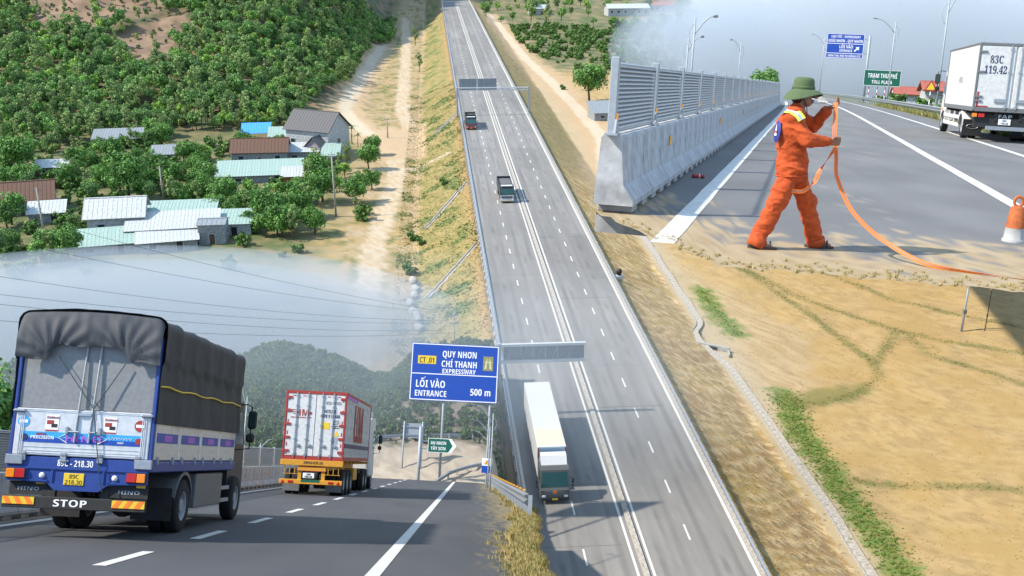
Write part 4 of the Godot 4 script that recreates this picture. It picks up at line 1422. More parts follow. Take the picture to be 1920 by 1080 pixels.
	for s in [-1, 1]:
		slab(t, "tail_lamp", M.red_lens, s * 0.78 - 0.1, s * 0.78 + 0.1, 0.46, 0.55, 0.03, 0.05, 0.01)
		st = begin()
		prism(st, PackedVector2Array([Vector2(s * 1.08 - 0.08, 0.44), Vector2(s * 1.08 + 0.08, 0.44), Vector2(s * 1.08, 0.57)]), 0.03, 0.04)
		part(t, "triangle_reflector", st, M.red_lens)
		slab(t, "wheel_flap", M.grey_paint, s * 0.83 - 0.32, s * 0.83 + 0.32, 0.14, 0.5, -0.5, -0.48, 0.0)
		for z in [-1.2, -2.45, -3.7, -9.0, -10.2]:
			wheel(t, Vector3(s * 1.03, 0.5, z), 0.5, 0.25, true)
		wheel(t, Vector3(s * 1.03, 0.5, -12.6), 0.5, 0.28)
		slab(t, "tool_box", M.yellow, s * 0.7, s * 1.15, 0.55, 1.05, -5.9, -4.6, 0.02)
		mirror_arm(t, s * 1.2, 2.35, -12.7, s)
	st = begin()
	bx(st, -1.0, 1.0, 0.8, 1.0, -13.0, -8.0)
	for z in [-1.2, -2.45, -3.7, -9.0, -10.2, -12.6]:
		bx(st, -0.95, 0.95, 0.43, 0.57, z - 0.07, z + 0.07)
	part(t, "axle", st, M.chassis)
	st = begin()
	bx(st, -1.2, 1.2, 0.6, 3.5, -13.2, -11.3, 0.08)
	bx(st, -1.05, 1.05, 3.5, 3.85, -13.0, -11.6, 0.08)
	var cab := part(t, "cab", st, M.white)
	for s in [-1, 1]:
		st = begin()
		bx(st, s * 1.17, s * 1.205, 2.0, 2.9, -13.0, -12.2, 0.0)
		part(cab, "side_window", st, M.glass)
		st = begin()
		tube(st, [Vector3(s * 1.1, 1.1, -11.2), Vector3(s * 1.1, 3.4, -11.2), Vector3(s * 0.95, 3.55, -11.2)], 0.05, 0.05, 8)
		part(cab, "grab_pipe", st, M.white)

func box_truck() -> void:
	var t := thing("box_truck", "white box truck with closed rear doors on the right of the deck", "truck", DECK * Transform3D(Basis.IDENTITY, Vector3(6.92, 0, -41.0)))
	var W := 1.22; var L := 8.2; var y0 := 1.13; var y1 := 3.42
	slab(t, "cargo_box", M.white, -W + 0.03, W - 0.03, y0, y1 - 0.03, -L, -0.05, 0.01)
	var st := begin()
	for s in [-1, 1]:
		bx(st, s * (W - 0.07), s * W, y0 - 0.06, y1, -0.08, 0.0, 0.012)
		bx(st, s * (W - 0.045), s * W, y1 - 0.07, y1, -L, -0.08, 0.01)
		bx(st, s * (W - 0.045), s * W, y0 - 0.08, y0 + 0.08, -L, -0.08, 0.01)
		bx(st, s * (W - 0.045), s * W, y0, y1, -L - 0.03, -L + 0.05, 0.01)
	bx(st, -W + 0.07, W - 0.07, y1 - 0.1, y1, -0.08, -0.002, 0.012)
	bx(st, -W + 0.07, W - 0.07, y0 - 0.08, y0 + 0.06, -0.08, -0.002, 0.012)
	part(t, "box_frame", st, M.grey_paint)
	for s in [-1, 1]:
		var dr := slab(t, "door", M.white, 0.035 if s > 0 else -W + 0.08, W - 0.08 if s > 0 else -0.035, y0 + 0.07, y1 - 0.11, -0.05, -0.015, 0.008)
		st = begin()
		rod(st, Vector3(s * 0.17, y0 + 0.02, 0.01), Vector3(s * 0.17, y1 - 0.08, 0.01), 0.018, 8)
		for y in [y0 + 0.1, y0 + 1.3, y1 - 0.2]:
			box(st, Vector3(s * 0.17, y, 0.006), Vector3(0.09, 0.1, 0.04), 0.01)
		part(dr, "lock_rod", st, M.galv)
		st = begin()
		bx(st, s * 0.17, s * 0.55, y0 + 0.25, y0 + 0.38, -0.005, 0.03, 0.01)
		part(dr, "handle", st, M.galv)
		for y in [y0 + 0.25, y0 + 0.4, y0 + 1.25, y1 - 0.35]:
			st = begin()
			bx(st, s * (W - 0.28), s * (W - 0.02), y, y + 0.07, -0.01, 0.02, 0.006)
			part(dr, "hinge", st, M.grey_paint)
		st = begin()
		bx(st, s * (W - 0.17), s * (W - 0.1), y0 + 0.07, y0 + 0.6, -0.014, -0.01)
		part(dr, "red_tape", st, M.red)
		st = begin()
		bx(st, s * (W - 0.5), s * (W - 0.1), y0 + 0.07, y0 + 0.12, -0.0135, -0.01)
		part(dr, "red_tape", st, M.red)
		slab(t, "tail_lamp", M.amber_lens, s * 1.1 - 0.09, s * 1.1 + 0.07, 0.85, 0.98, -0.1, -0.02, 0.01)
		slab(t, "tail_lamp", M.red_lens, s * 0.88 - 0.1, s * 0.88 + 0.1, 0.85, 0.98, -0.1, -0.02, 0.01)
		var fl := slab(t, "mud_flap", M.black, s * 0.85 - 0.33, s * 0.85 + 0.33, 0.12, 0.72, -2.1, -2.08, 0.0)
		st = begin()
		for k in 20:
			var a := TAU * k / 20.0; var b := TAU * (k + 1) / 20.0
			rod(st, Vector3(s * 0.85 + 0.2 * cos(a), 0.46 + 0.08 * sin(a), -2.07), Vector3(s * 0.85 + 0.2 * cos(b), 0.46 + 0.08 * sin(b), -2.07), 0.01, 4)
		part(fl, "oval_mark", st, M.galv)
		wheel(t, Vector3(s * 1.02, 0.45, -2.75), 0.45, 0.24, true)
		wheel(t, Vector3(s * 1.02, 0.45, -9.0), 0.45, 0.26)
		st = begin()
		var arc := []
		for k in 9:
			var a := PI * (0.02 + 0.96 * k / 8.0)
			arc.append(Vector2(-2.75 + 0.6 * cos(a), 0.45 + 0.56 * sin(a)))
		for k in 8:
			quad(st, Vector3(s * 0.7, arc[k].y, arc[k].x), Vector3(s * 1.2, arc[k].y, arc[k].x), Vector3(s * 1.2, arc[k + 1].y, arc[k + 1].x), Vector3(s * 0.7, arc[k + 1].y, arc[k + 1].x))
			quad(st, Vector3(s * 1.2, arc[k].y, arc[k].x), Vector3(s * 1.2, arc[k].y - 0.1, arc[k].x), Vector3(s * 1.2, arc[k + 1].y - 0.1, arc[k + 1].x), Vector3(s * 1.2, arc[k + 1].y, arc[k + 1].x))
		part(t, "mudguard", st, M.white)
		var sg := begin()
		for y in [0.38, 0.68]:
			bx(sg, s * 1.12, s * 1.18, y, y + 0.14, -8.2, -3.5, 0.01)
		for z in [-3.6, -5.1, -6.6, -8.1]:
			bx(sg, s * 1.115, s * 1.16, 0.38, 0.95, z - 0.07, z + 0.07)
		part(t, "side_guard", sg, M.white)
		mirror_arm(t, s * 1.12, 2.1, -9.6, s)
	st = begin()
	for s in [-1, 1]:
		bx(st, s * 0.4 - 0.05, s * 0.4 + 0.05, 0.75, 1.05, -9.8, -0.1)
	for k in 9:
		bx(st, -1.1, 1.1, 0.95, 1.05, -0.4 - k * 0.95, -0.3 - k * 0.95)
	bx(st, -0.95, 0.95, 0.38, 0.52, -2.82, -2.68)
	bx(st, -1.1, 1.1, 0.5, 0.85, -0.3, -0.12)
	part(t, "chassis", st, M.chassis)
	slab(t, "crossbar", M.galv, -0.7, 0.95, 0.42, 0.56, -0.12, -0.06, 0.01)
	var np := slab(t, "number_plate", M.sign_white, -0.3, 0.1, 0.62, 0.82, -0.1, -0.09, 0.0)
	text(np, "83C", Vector3(-0.1, 0.76, -0.086), 0.06, M.navy)
	text(np, "119.42", Vector3(-0.1, 0.67, -0.086), 0.06, M.navy)
	text(t, "83C", Vector3(-0.62, 2.85, -0.01), 0.27, M.navy, "Droid Serif", 800, 0.42)
	text(t, "119.42", Vector3(-0.62, 2.5, -0.01), 0.27, M.navy, "Droid Serif", 800, 0.72)
	text(t, "FAP", Vector3(-0.1, 0.9, -0.115), 0.12, M.galv, "Droid Sans", 800, 0.45)
	text(t, "ISU", Vector3(0.62, 2.1, -0.01), 0.1, M.timber, "Droid Sans", 700)
	text(t, "094 5", Vector3(0.62, 1.96, -0.01), 0.1, M.grey_paint, "Droid Sans", 400)
	text(t, "085 4", Vector3(0.62, 1.82, -0.01), 0.1, M.grey_paint, "Droid Sans", 400)
	st = begin(true)
	var ring := []
	for k in 25:
		ring.append(Vector3(0.72 + 0.22 * cos(TAU * k / 24.0), 2.5 + 0.22 * sin(TAU * k / 24.0), -0.008))
	tube(st, ring, 0.02, 0.02, 6, false)
	part(t, "ring_mark", st, M.yellow)
	text(t, "49-155.2", Vector3(-W - 0.001 + 0.03, 2.15, -4.0), 0.22, M.grey_paint, "Droid Sans", 700, 1.0, Basis(Vector3.UP, -PI / 2))
	st = begin()
	prism(st, PackedVector2Array([Vector2(8.35, 0.5), Vector2(8.35, 2.55), Vector2(9.5, 2.55), Vector2(9.95, 1.6), Vector2(10.0, 0.5)]), -1.1, 1.1, Transform3D(Basis(Vector3.UP, PI / 2), Vector3.ZERO))
	var cab := part(t, "cab", st, M.white)
	for s in [-1, 1]:
		st = begin()
		prism(st, PackedVector2Array([Vector2(8.7, 1.6), Vector2(8.7, 2.35), Vector2(9.4, 2.35), Vector2(9.75, 1.6)]), 0.0, 0.01, Transform3D(Basis(Vector3.UP, PI / 2), Vector3(1.1 if s > 0 else -1.112, 0, 0)))
		part(cab, "side_window", st, M.glass)
		slab(cab, "indicator", M.amber_lens, s * 1.1 - 0.03, s * 1.1 + 0.03, 0.9, 1.02, -9.6, -9.4, 0.01)

# trucks on the expressway, nose towards the camera; origin under the front bumper
func cab_over(t: Node, W: float, H: float, m: Material, lower: Material, with_shield: bool) -> void:
	var st := begin()
	prism(st, PackedVector2Array([Vector2(0.0, 0.45), Vector2(-0.02, 1.3), Vector2(0.12, 1.5), Vector2(0.42, H - 0.25), Vector2(0.7, H), Vector2(2.1, H), Vector2(2.1, 0.45)]), -W, W, Transform3D(Basis(Vector3.UP, PI / 2), Vector3.ZERO))
	var cab := part(t, "cab", st, m)
	st = begin()
	var q := func(y: float) -> float: return -lerpf(0.12, 0.42, (y - 1.5) / (H - 1.75)) + 0.02
	quad(st, Vector3(-W + 0.1, 1.55, q.call(1.55)), Vector3(-W + 0.16, H - 0.42, q.call(H - 0.42)), Vector3(W - 0.16, H - 0.42, q.call(H - 0.42)), Vector3(W - 0.1, 1.55, q.call(1.55)))
	part(cab, "windscreen", st, M.teal_glass)
	for s in [-1, 1]:
		st = begin()
		bx(st, s * W - 0.012, s * W + 0.012, 1.6, H - 0.45, -1.5, -0.6)
		part(cab, "side_window", st, M.glass)
		slab(t, "headlamp", M.clear_lens, s * (W - 0.28) - 0.16, s * (W - 0.28) + 0.16, 0.66, 0.84, -0.02, 0.06, 0.02)
		mirror_arm(t, s * W, 1.95, -0.15, s)
	var gr := slab(t, "grille", M.black, -W + 0.3, W - 0.3, 0.85, 1.3, -0.02, 0.04, 0.02)
	st = begin()
	for k in 4:
		bx(st, -W + 0.32, W - 0.32, 0.9 + k * 0.1, 0.93 + k * 0.1, 0.03, 0.06)
	part(gr, "slat", st, M.galv_dull)
	slab(t, "bumper", lower, -W, W, 0.35, 0.66, -0.15, 0.1, 0.06)
	slab(t, "number_plate", M.plate_yellow, -0.24, 0.24, 0.42, 0.56, 0.1, 0.112, 0.0)
	if with_shield:
		slab(t, "emblem", M.orange, -0.17, 0.17, 1.02, 1.3, 0.055, 0.075, 0.02)

func build_expressway_trucks() -> void:
	# long white semi-trailer
	var t := thing("semi_truck", "long white semi-trailer truck heading towards the viewer under the near gantry", "truck", Transform3D(Basis(Vector3.UP, 0.0), Vector3(9.55, 0.0, -79.4)))
	cab_over(t, 1.22, 3.25, M.taupe, M.chassis, true)
	var st := begin()
	prism(st, PackedVector2Array([Vector2(0.85, 3.252), Vector2(1.4, 3.85), Vector2(2.1, 3.85), Vector2(2.1, 3.252)]), -1.1, 1.1, Transform3D(Basis(Vector3.UP, PI / 2), Vector3.ZERO))
	part(t, "wind_deflector", st, M.white)
	st = begin()
	bx(st, -1.25, 1.25, 1.15, 4.0, -16.4, -2.75, 0.03)
	part(t, "trailer_box", st, M.white)
	slab(t, "front_bulkhead", M.cyan_pale, -0.95, 0.95, 3.3, 3.9, -2.75, -2.73, 0.0)
	slab(t, "roof_panel", M.cream, -1.2, 1.2, 4.0, 4.006, -6.2, -2.9, 0.0)
	for s in [-1, 1]:
		slab(t, "marker_strip", M.red, s * 1.19 - 0.05, s * 1.19 + 0.05, 2.9, 3.9, -2.76, -2.72, 0.0)
		for z in [-1.35, -4.0, -12.5, -13.8, -15.1]:
			wheel(t, Vector3(s * 1.03, 0.5, z), 0.5, 0.28, z < -2.0)
		slab(t, "side_skirt", M.grey_paint, s * 1.15 - 0.03, s * 1.15 + 0.03, 0.55, 1.12, -11.5, -5.2, 0.0)
		slab(t, "fuel_tank", M.galv, s * 0.75, s * 1.15, 0.5, 1.0, -3.3, -2.2, 0.08)
	st = begin()
	for s in [-1, 1]:
		bx(st, s * 0.42 - 0.06, s * 0.42 + 0.06, 0.75, 1.14, -16.2, -1.0)
	for z in [-1.35, -4.0, -12.5, -13.8, -15.1]:
		bx(st, -0.95, 0.95, 0.43, 0.57, z - 0.07, z + 0.07)
	part(t, "chassis", st, M.chassis)
	# dark dump truck
	for k in 2:
		var red := k == 1
		var d: Node3D
		if red:
			d = thing("cargo_truck", "small dark cargo truck with a red nose driving below the far sign gantry", "truck", Transform3D(Basis.IDENTITY, Vector3(8.95, 0, -250.9)))
		else:
			d = thing("cargo_truck", "dark open-bed truck with a white cab front, middle of the expressway", "truck", Transform3D(Basis.IDENTITY, Vector3(12.6, 0, -181.4)))
		cab_over(d, 1.25, 2.9, M.dark_paint, M.red if red else M.white_dull, false)
		slab(d, "roof_visor", M.white, -1.0, 1.0, 2.9, 3.1, -0.95, -0.4, 0.04)
		slab(d, "bonnet_panel", M.red if red else M.white_dull, -1.2, 1.2, 0.68, 1.45, 0.0, 0.03, 0.02)
		st = begin()
		var bl := 7.6
		bx(st, -1.25, 1.25, 1.1, 1.3, -2.3 - bl, -2.3)
		bx(st, -1.25, 1.25, 1.3, 3.3 if red else 2.9, -2.4, -2.3)
		bx(st, -1.25, 1.25, 1.3, 2.6, -2.3 - bl, -2.2 - bl)
		for s in [-1, 1]:
			bx(st, s * 1.19, s * 1.25, 1.3, 2.9 if red else 2.6, -2.3 - bl, -2.4)
		part(d, "open_bed", st, M.dark_paint)
		slab(d, "bed_load", M.asphalt_mid, -1.18, 1.18, 1.31, 2.2, -2.2 - bl, -2.42, 0.0)
		st = begin()
		for s in [-1, 1]:
			bx(st, s * 0.42 - 0.06, s * 0.42 + 0.06, 0.75, 1.1, -9.7, -1.0)
		for z in [-1.3, -7.2, -8.5]:
			bx(st, -0.95, 0.95, 0.43, 0.57, z - 0.07, z + 0.07)
		part(d, "chassis", st, M.chassis)
		for s in [-1, 1]:
			for z in [-1.3, -7.2, -8.5]:
				wheel(d, Vector3(s * 1.03, 0.5, z), 0.5, 0.28, z < -2.0)

# ---------------------------------------------------------------- signs, lamps, gantries
func board(t: Node, called: String, m: Material, x0: float, x1: float, y0: float, y1: float, z: float, rim: float) -> MeshInstance3D:
	var st := begin()
	bx(st, x0, x1, y0, y1, z - 0.06, z, 0.0)
	var o := part(t, called, st, m)
	st = begin()
	var i := rim * 0.5
	var w := rim
	bx(st, x0 + i, x1 - i, y1 - i - w, y1 - i, z + 0.001, z + 0.006)
	bx(st, x0 + i, x1 - i, y0 + i, y0 + i + w, z + 0.001, z + 0.006)
	bx(st, x0 + i, x0 + i + w, y0 + i + w, y1 - i - w, z + 0.001, z + 0.006)
	bx(st, x1 - i - w, x1 - i, y0 + i + w, y1 - i - w, z + 0.001, z + 0.006)
	part(o, "border", st, M.sign_white)
	return o

func post_at(t: Node, x: float, z: float, y0: float, y1: float, r: float) -> void:
	var st := begin(true)
	rod(st, Vector3(x, y0, z), Vector3(x, y1, z), r, 12)
	part(t, "post", st, M.galv_dull)

func lamp_post(label: String, frame: Transform3D, at: Vector3, height: float, reach: float, rise: float, r := 0.06) -> void:
	# reach: signed length of the arm along x
	var t := thing("street_lamp", label, "street lamp", frame * Transform3D(Basis.IDENTITY, at), "street lamps")
	var st := begin(true)
	tube(st, [Vector3(0, -0.3, 0), Vector3(0, height * 0.5, 0), Vector3(0, height, 0)], r, r * 0.6, 10)
	part(t, "pole", st, M.galv_dull)
	st = begin(true)
	var pts := []
	for k in 9:
		var f := k / 8.0
		pts.append(Vector3(reach * f, height * 0.86 + (height * 0.14 + rise) * sin(f * PI * 0.5), 0))
	tube(st, pts, r * 0.55, r * 0.4, 8)
	pts = []
	for k in 7:
		var a := -PI * 0.5 + PI * k / 6.0
		pts.append(Vector3(-signf(reach) * height * 0.045 * cos(a), height * 0.86 + height * 0.09 * sin(a), 0))
	tube(st, pts, r * 0.3, r * 0.3, 6)
	part(t, "arm", st, M.galv_dull)
	st = begin()
	box(st, Vector3(reach * 1.07, height + rise, 0), Vector3(abs(reach) * 0.26, 0.06 + r * 0.4, 0.14), 0.02, Basis(Vector3(0, 0, 1), -0.12 * signf(reach) * -1.0))
	part(t, "lamp_head", st, M.grey_paint)

func build_ramp_signs() -> void:
	var t := thing("direction_sign", "large blue expressway entrance sign reading QUY NHON and 500 m", "sign", RAMP * Transform3D(Basis.IDENTITY, Vector3(0, 0, -85)))
	var x0 := -5.25; var x1 := 1.72; var y0 := 6.2; var y1 := 10.75
	var b := board(t, "sign_board", M.sign_blue, x0, x1, y0, y1, 0.0, 0.07)
	slab(b, "divider", M.sign_white, x0 + 0.1, x1 - 0.1, 8.28, 8.35, 0.001, 0.006, 0.0)
	var cx := 0.5 * (x0 + x1)
	text(t, "QUY NHƠN", Vector3(cx + 0.35, 9.93, 0.005), 0.5, M.sign_white, "Droid Sans", 600, 2.7)
	text(t, "CHÍ THẠNH", Vector3(cx + 0.35, 9.15, 0.005), 0.5, M.sign_white, "Droid Sans", 600, 2.8)
	text(t, "EXPRESSWAY", Vector3(cx + 0.35, 8.58, 0.005), 0.36, M.sign_white, "Droid Sans", 600, 2.65)
	text(t, "LỐI VÀO", Vector3(cx - 1.85, 7.5, 0.005), 0.56, M.sign_white, "Droid Sans", 600, 2.3)
	text(t, "ENTRANCE", Vector3(cx - 1.8, 6.75, 0.005), 0.46, M.sign_white, "Droid Sans", 600, 2.5)
	text(t, "500 m", Vector3(cx + 2.15, 7.0, 0.005), 0.52, M.sign_white, "Droid Sans", 600, 1.6)
	var yb := slab(t, "number_badge", M.plate_yellow, cx - 2.95, cx - 1.5, 9.1, 9.75, 0.002, 0.01, 0.0)
	text(yb, "CT .01", Vector3(cx - 2.22, 9.38, 0.012), 0.42, M.black, "Droid Sans", 600, 1.15)
	var ib := slab(t, "expressway_badge", M.olive_badge, cx + 2.25, cx + 3.05, 8.75, 9.9, 0.002, 0.01, 0.0)
	var st := begin()
	for s in [-1, 1]:
		prism(st, PackedVector2Array([Vector2(cx + 2.65 + s * 0.07, 9.7), Vector2(cx + 2.65 + s * 0.13, 9.7), Vector2(cx + 2.65 + s * 0.3, 8.9), Vector2(cx + 2.65 + s * 0.12, 8.9)]), 0.011, 0.015)
	bx(st, cx + 2.35, cx + 2.95, 9.4, 9.47, 0.011, 0.016)
	part(ib, "road_symbol", st, M.plate_pale)
	for x in [-2.49, 1.2]:
		post_at(t, x, -0.2, hill_y(x, 85.2) - 0.4, 10.4, 0.1)
	# green arrow board
	t = thing("arrow_sign", "small green arrow sign reading AN NHON TAY SON on a grey post", "sign", RAMP * Transform3D(Basis.IDENTITY, Vector3(0, 0, -84.3)))
	st = begin()
	prism(st, PackedVector2Array([Vector2(-3.5, 2.15), Vector2(-3.5, 3.25), Vector2(-1.68, 3.25), Vector2(-1.27, 2.7), Vector2(-1.68, 2.15)]), -0.05, 0.0)
	b = part(t, "sign_board", st, M.sign_white)
	st = begin()
	prism(st, PackedVector2Array([Vector2(-3.46, 2.19), Vector2(-3.46, 3.21), Vector2(-1.9, 3.21), Vector2(-1.58, 2.7), Vector2(-1.9, 2.19)]), 0.001, 0.008)
	part(b, "green_face", st, M.sign_green)
	text(t, "AN NHƠN", Vector3(-2.68, 2.88, 0.012), 0.25, M.sign_white, "Droid Sans", 700, 1.2)
	text(t, "TÂY SƠN", Vector3(-2.68, 2.46, 0.012), 0.25, M.sign_white, "Droid Sans", 700, 1.15)
	post_at(t, -4.12, -0.1, -1.0, 4.1, 0.13)
	st = begin()
	for y in [2.4, 3.0]:
		bx(st, -4.3, -3.3, y - 0.04, y + 0.04, -0.12, -0.06)
	part(t, "bracket", st, M.galv)
	# back of a sign frame
	t = thing("road_sign", "grey back of a road sign on two poles beyond the dark road", "sign", RAMP * Transform3D(Basis.IDENTITY, Vector3(0, 0, -88)))
	slab(t, "sign_board", M.galv_dull, -5.6, -4.05, 3.25, 4.45, -0.02, 0.02, 0.0)
	st = begin()
	for y in [3.5, 4.15]:
		bx(st, -5.75, -3.95, y - 0.05, y + 0.05, 0.03, 0.1)
	part(t, "rail", st, M.galv)
	for x in [-5.65, -4.15]:
		post_at(t, x, 0.12, 0.0, 4.6, 0.07)
	# small warning board
	t = thing("warning_board", "small white and blue warning board with yellow triangle by the guard rail", "sign", RAMP * Transform3D(Basis.IDENTITY, Vector3(0, 0, -70)))
	slab(t, "sign_board", M.sign_white, 0.64, 1.30, 1.36, 1.84, -0.03, 0.0, 0.0)
	slab(t, "blue_panel", M.sign_blue, 0.64, 1.30, 0.9, 1.355, -0.03, 0.0, 0.0)
	st = begin()
	prism(st, PackedVector2Array([Vector2(0.78, 1.45), Vector2(1.16, 1.45), Vector2(0.97, 1.76)]), 0.001, 0.008)
	part(t, "triangle", st, M.yellow)
	post_at(t, 0.97, -0.08, -0.3, 1.6, 0.035)
	# lamps
	lamp_post("tallest street lamp beside the guard rail right of the blue sign's foot", RAMP, Vector3(1.06, 0, -60), 4.3, -1.02, 0.42, 0.05)
	lamp_post("second street lamp beside the guard rail, below the blue sign's corner", RAMP, Vector3(1.07, 0, -70), 3.9, -1.02, 0.36, 0.05)
	lamp_post("third and farthest street lamp beside the guard rail under the blue sign", RAMP, Vector3(1.08, 0, -80), 3.6, -1.02, 0.26, 0.05)
	lamp_post("lone street lamp on the hill between the two trucks on the dark road", RAMP, Vector3(-15.8, hill_y(-15.8, 75.0), -75), 5.3 + 0.6, -0.55, 0.45, 0.06)
	lamp_post("short street lamp beyond the barrier just left of the container truck", RAMP, Vector3(-15.2, hill_y(-15.2, 78.0), -78), 2.2 + 0.6, 0.8, 0.3, 0.05)

func build_deck_signs() -> void:
	var t := thing("direction_sign", "blue expressway sign reading HOAI NHON - QUY NHON on a grey pole", "sign", DECK * Transform3D(Basis.IDENTITY, Vector3(0, 0, -150)))
	var x0 := 2.0; var x1 := 6.75; var y0 := 5.5; var y1 := 8.7
	var b := board(t, "sign_board", M.sign_blue, x0, x1, y0, y1, 0.0, 0.06)
	slab(b, "divider", M.sign_white, x0 + 0.1, x1 - 0.1, 7.36, 7.43, 0.001, 0.006, 0.0)
	slab(b, "divider", M.sign_white, x0 + 0.1, x1 - 0.1, 6.12, 6.19, 0.001, 0.006, 0.0)
	var cx := (x0 + x1) / 2
	text(t, "CAO TỐC - EXPRESSWAY", Vector3(cx, 8.28, 0.005), 0.3, M.sign_white, "Droid Sans", 700, 3.7)
	text(t, "HOÀI NHƠN - QUY NHƠN", Vector3(cx, 7.75, 0.005), 0.36, M.sign_white, "Droid Sans", 700, 4.3)
	text(t, "LỐI VÀO", Vector3(cx + 0.15, 7.0, 0.005), 0.4, M.sign_white, "Droid Sans", 700, 1.7)
	text(t, "ENTRANCE", Vector3(cx + 0.15, 6.5, 0.005), 0.32, M.sign_white, "Droid Sans", 700, 1.6)
	text(t, "100% THU PHÍ TỰ ĐỘNG ETC", Vector3(cx, 5.82, 0.005), 0.28, M.sign_white, "Droid Sans", 700, 4.2)
	var st := begin()
	var ar := Transform3D(Basis(Vector3(0, 0, 1), -PI / 4), Vector3(cx + 1.5, 6.75, 0))
	prism(st, PackedVector2Array([Vector2(-0.09, -0.42), Vector2(0.09, -0.42), Vector2(0.09, 0.05), Vector2(0.3, 0.05), Vector2(0, 0.42), Vector2(-0.3, 0.05), Vector2(-0.09, 0.05)]), 0.003, 0.01, ar)
	part(t, "arrow", st, M.sign_white)
	post_at(t, 7.4, -0.15, -0.2, 8.5, 0.16)
	st = begin()
	for y in [6.2, 8.0]:
		bx(st, 6.5, 7.6, y - 0.06, y + 0.06, -0.14, -0.07)
	part(t, "bracket", st, M.galv)
	t = thing("toll_sign", "green sign reading TRAM THU PHI TOLL PLAZA beyond the guard rail", "sign", DECK * Transform3D(Basis.IDENTITY, Vector3(0, 0, -140)))
	board(t, "sign_board", M.sign_green, 6.65, 11.0, 2.1, 4.08, 0.0, 0.05)
	text(t, "TRẠM THU PHÍ", Vector3(8.83, 3.35, 0.005), 0.52, M.sign_white, "Droid Sans", 600, 3.4)
	text(t, "TOLL PLAZA", Vector3(8.83, 2.6, 0.005), 0.4, M.sign_white, "Droid Sans", 600, 2.4)
	for x in [7.4, 8.4, 9.3, 10.2]:
		st = begin()
		rod(st, Vector3(x, -0.3, -0.12), Vector3(x, 2.6, -0.12), 0.05, 8)
		var po := part(t, "post", st, M.sign_white)
		for k in 3:
			st = begin()
			lathe(st, [Vector2(0.054, 0.3 + k * 0.7), Vector2(0.054, 0.62 + k * 0.7)], 8, Transform3D(Basis.IDENTITY, Vector3(x, 0, -0.12)))
			part(po, "red_band", st, M.red)
	t = thing("warning_sign", "red and yellow triangular warning sign just left of the box truck's cab", "sign", DECK * Transform3D(Basis.IDENTITY, Vector3(9.35, 0, -90)))
	st = begin()
	prism(st, PackedVector2Array([Vector2(-0.5, 1.75), Vector2(0.5, 1.75), Vector2(0, 2.62)]), -0.03, 0.0)
	var tb := part(t, "sign_board", st, M.red)
	st = begin()
	prism(st, PackedVector2Array([Vector2(-0.33, 1.85), Vector2(0.33, 1.85), Vector2(0, 2.43)]), 0.001, 0.006)
	part(tb, "yellow_face", st, M.plate_yellow)
	st = begin()
	rod(st, Vector3(0, -0.2, -0.07), Vector3(0, 2.2, -0.07), 0.045, 8)
	var tp := part(t, "post", st, M.sign_white)
	for k in 2:
		st = begin()
		lathe(st, [Vector2(0.05, 0.4 + k * 0.7), Vector2(0.05, 0.72 + k * 0.7)], 8, Transform3D(Basis.IDENTITY, Vector3(0, 0, -0.07)))
		part(tp, "red_band", st, M.red)
	lamp_post("tall street lamp with curved bracket behind the barrier, left of the worker", DECK, Vector3(-3.38, 0, -33), 3.45, 0.55, 0.07, 0.04)
	lamp_post("street lamp behind the barrier, partly hidden by the taller lamp", DECK, Vector3(-3.75, 0, -35), 2.95, 0.4, 0.05, 0.035)
	lamp_post("street lamp rising over the middle of the screened barrier", DECK, Vector3(-3.6, 0, -60), 3.8, -0.5, 0.1, 0.045)
	lamp_post("far street lamp left of the blue expressway sign", DECK, Vector3(2.6, 0, -228), 11.7, -2.2, 0.3, 0.13)
	lamp_post("street lamp between the blue sign and the green toll sign", DECK, Vector3(8.3, 0, -120), 8.7, -1.9, 0.2, 0.1)
	lamp_post("street lamp rising behind the white box truck, its top out of view", DECK, Vector3(11.0, 0, -100), 9.6, 1.0, 0.4, 0.1)
	# orange cone with a ring on top, and a crushed drink can by the barrier
	t = thing("traffic_cone", "orange and grey banded traffic cone with a ring top at the deck's right", "cone", DECK * Transform3D(Basis.IDENTITY, Vector3(2.42, 0, -13.0)))
	st = begin(true)
	lathe(st, [Vector2(0.125, 0.0), Vector2(0.125, 0.03), Vector2(0.11, 0.035), Vector2(0.10, 0.16)], 24)
	part(t, "base", st, M.concrete)
	st = begin(true)
	lathe(st, [Vector2(0.101, 0.16), Vector2(0.076, 0.385), Vector2(0.06, 0.40), Vector2(0.0, 0.405)], 24)
	part(t, "cone", st, M.cone_orange)
	st = begin(true)
	var ring := []
	for k in 21:
		ring.append(Vector3(0.045 * cos(TAU * k / 20.0), 0.455 + 0.055 * sin(TAU * k / 20.0), 0))
	tube(st, ring, 0.016, 0.016, 8, false)
	part(t, "ring", st, M.cone_orange)
	t = thing("drink_can", "crushed red and white drink can lying beside the concrete barrier", "can", DECK * Transform3D(Basis(Vector3.UP, 0.2), Vector3(-1.62, 0.0, -18.3)))
	st = begin(true)
	lathe(st, [Vector2(0.0, -0.11), Vector2(0.032, -0.105), Vector2(0.038, -0.05), Vector2(0.028, 0.0), Vector2(0.038, 0.06), Vector2(0.032, 0.105), Vector2(0.0, 0.11)], 14, Transform3D(Basis(Vector3(0, 0, 1), PI / 2), Vector3(0, 0.036, 0)))
	part(t, "can_body", st, M.red)
	st = begin()
	lathe(st, [Vector2(0.0385, -0.03), Vector2(0.034, -0.012)], 14, Transform3D(Basis(Vector3(0, 0, 1), PI / 2), Vector3(0, 0.036, 0)))
	part(t, "white_band", st, M.sign_white)

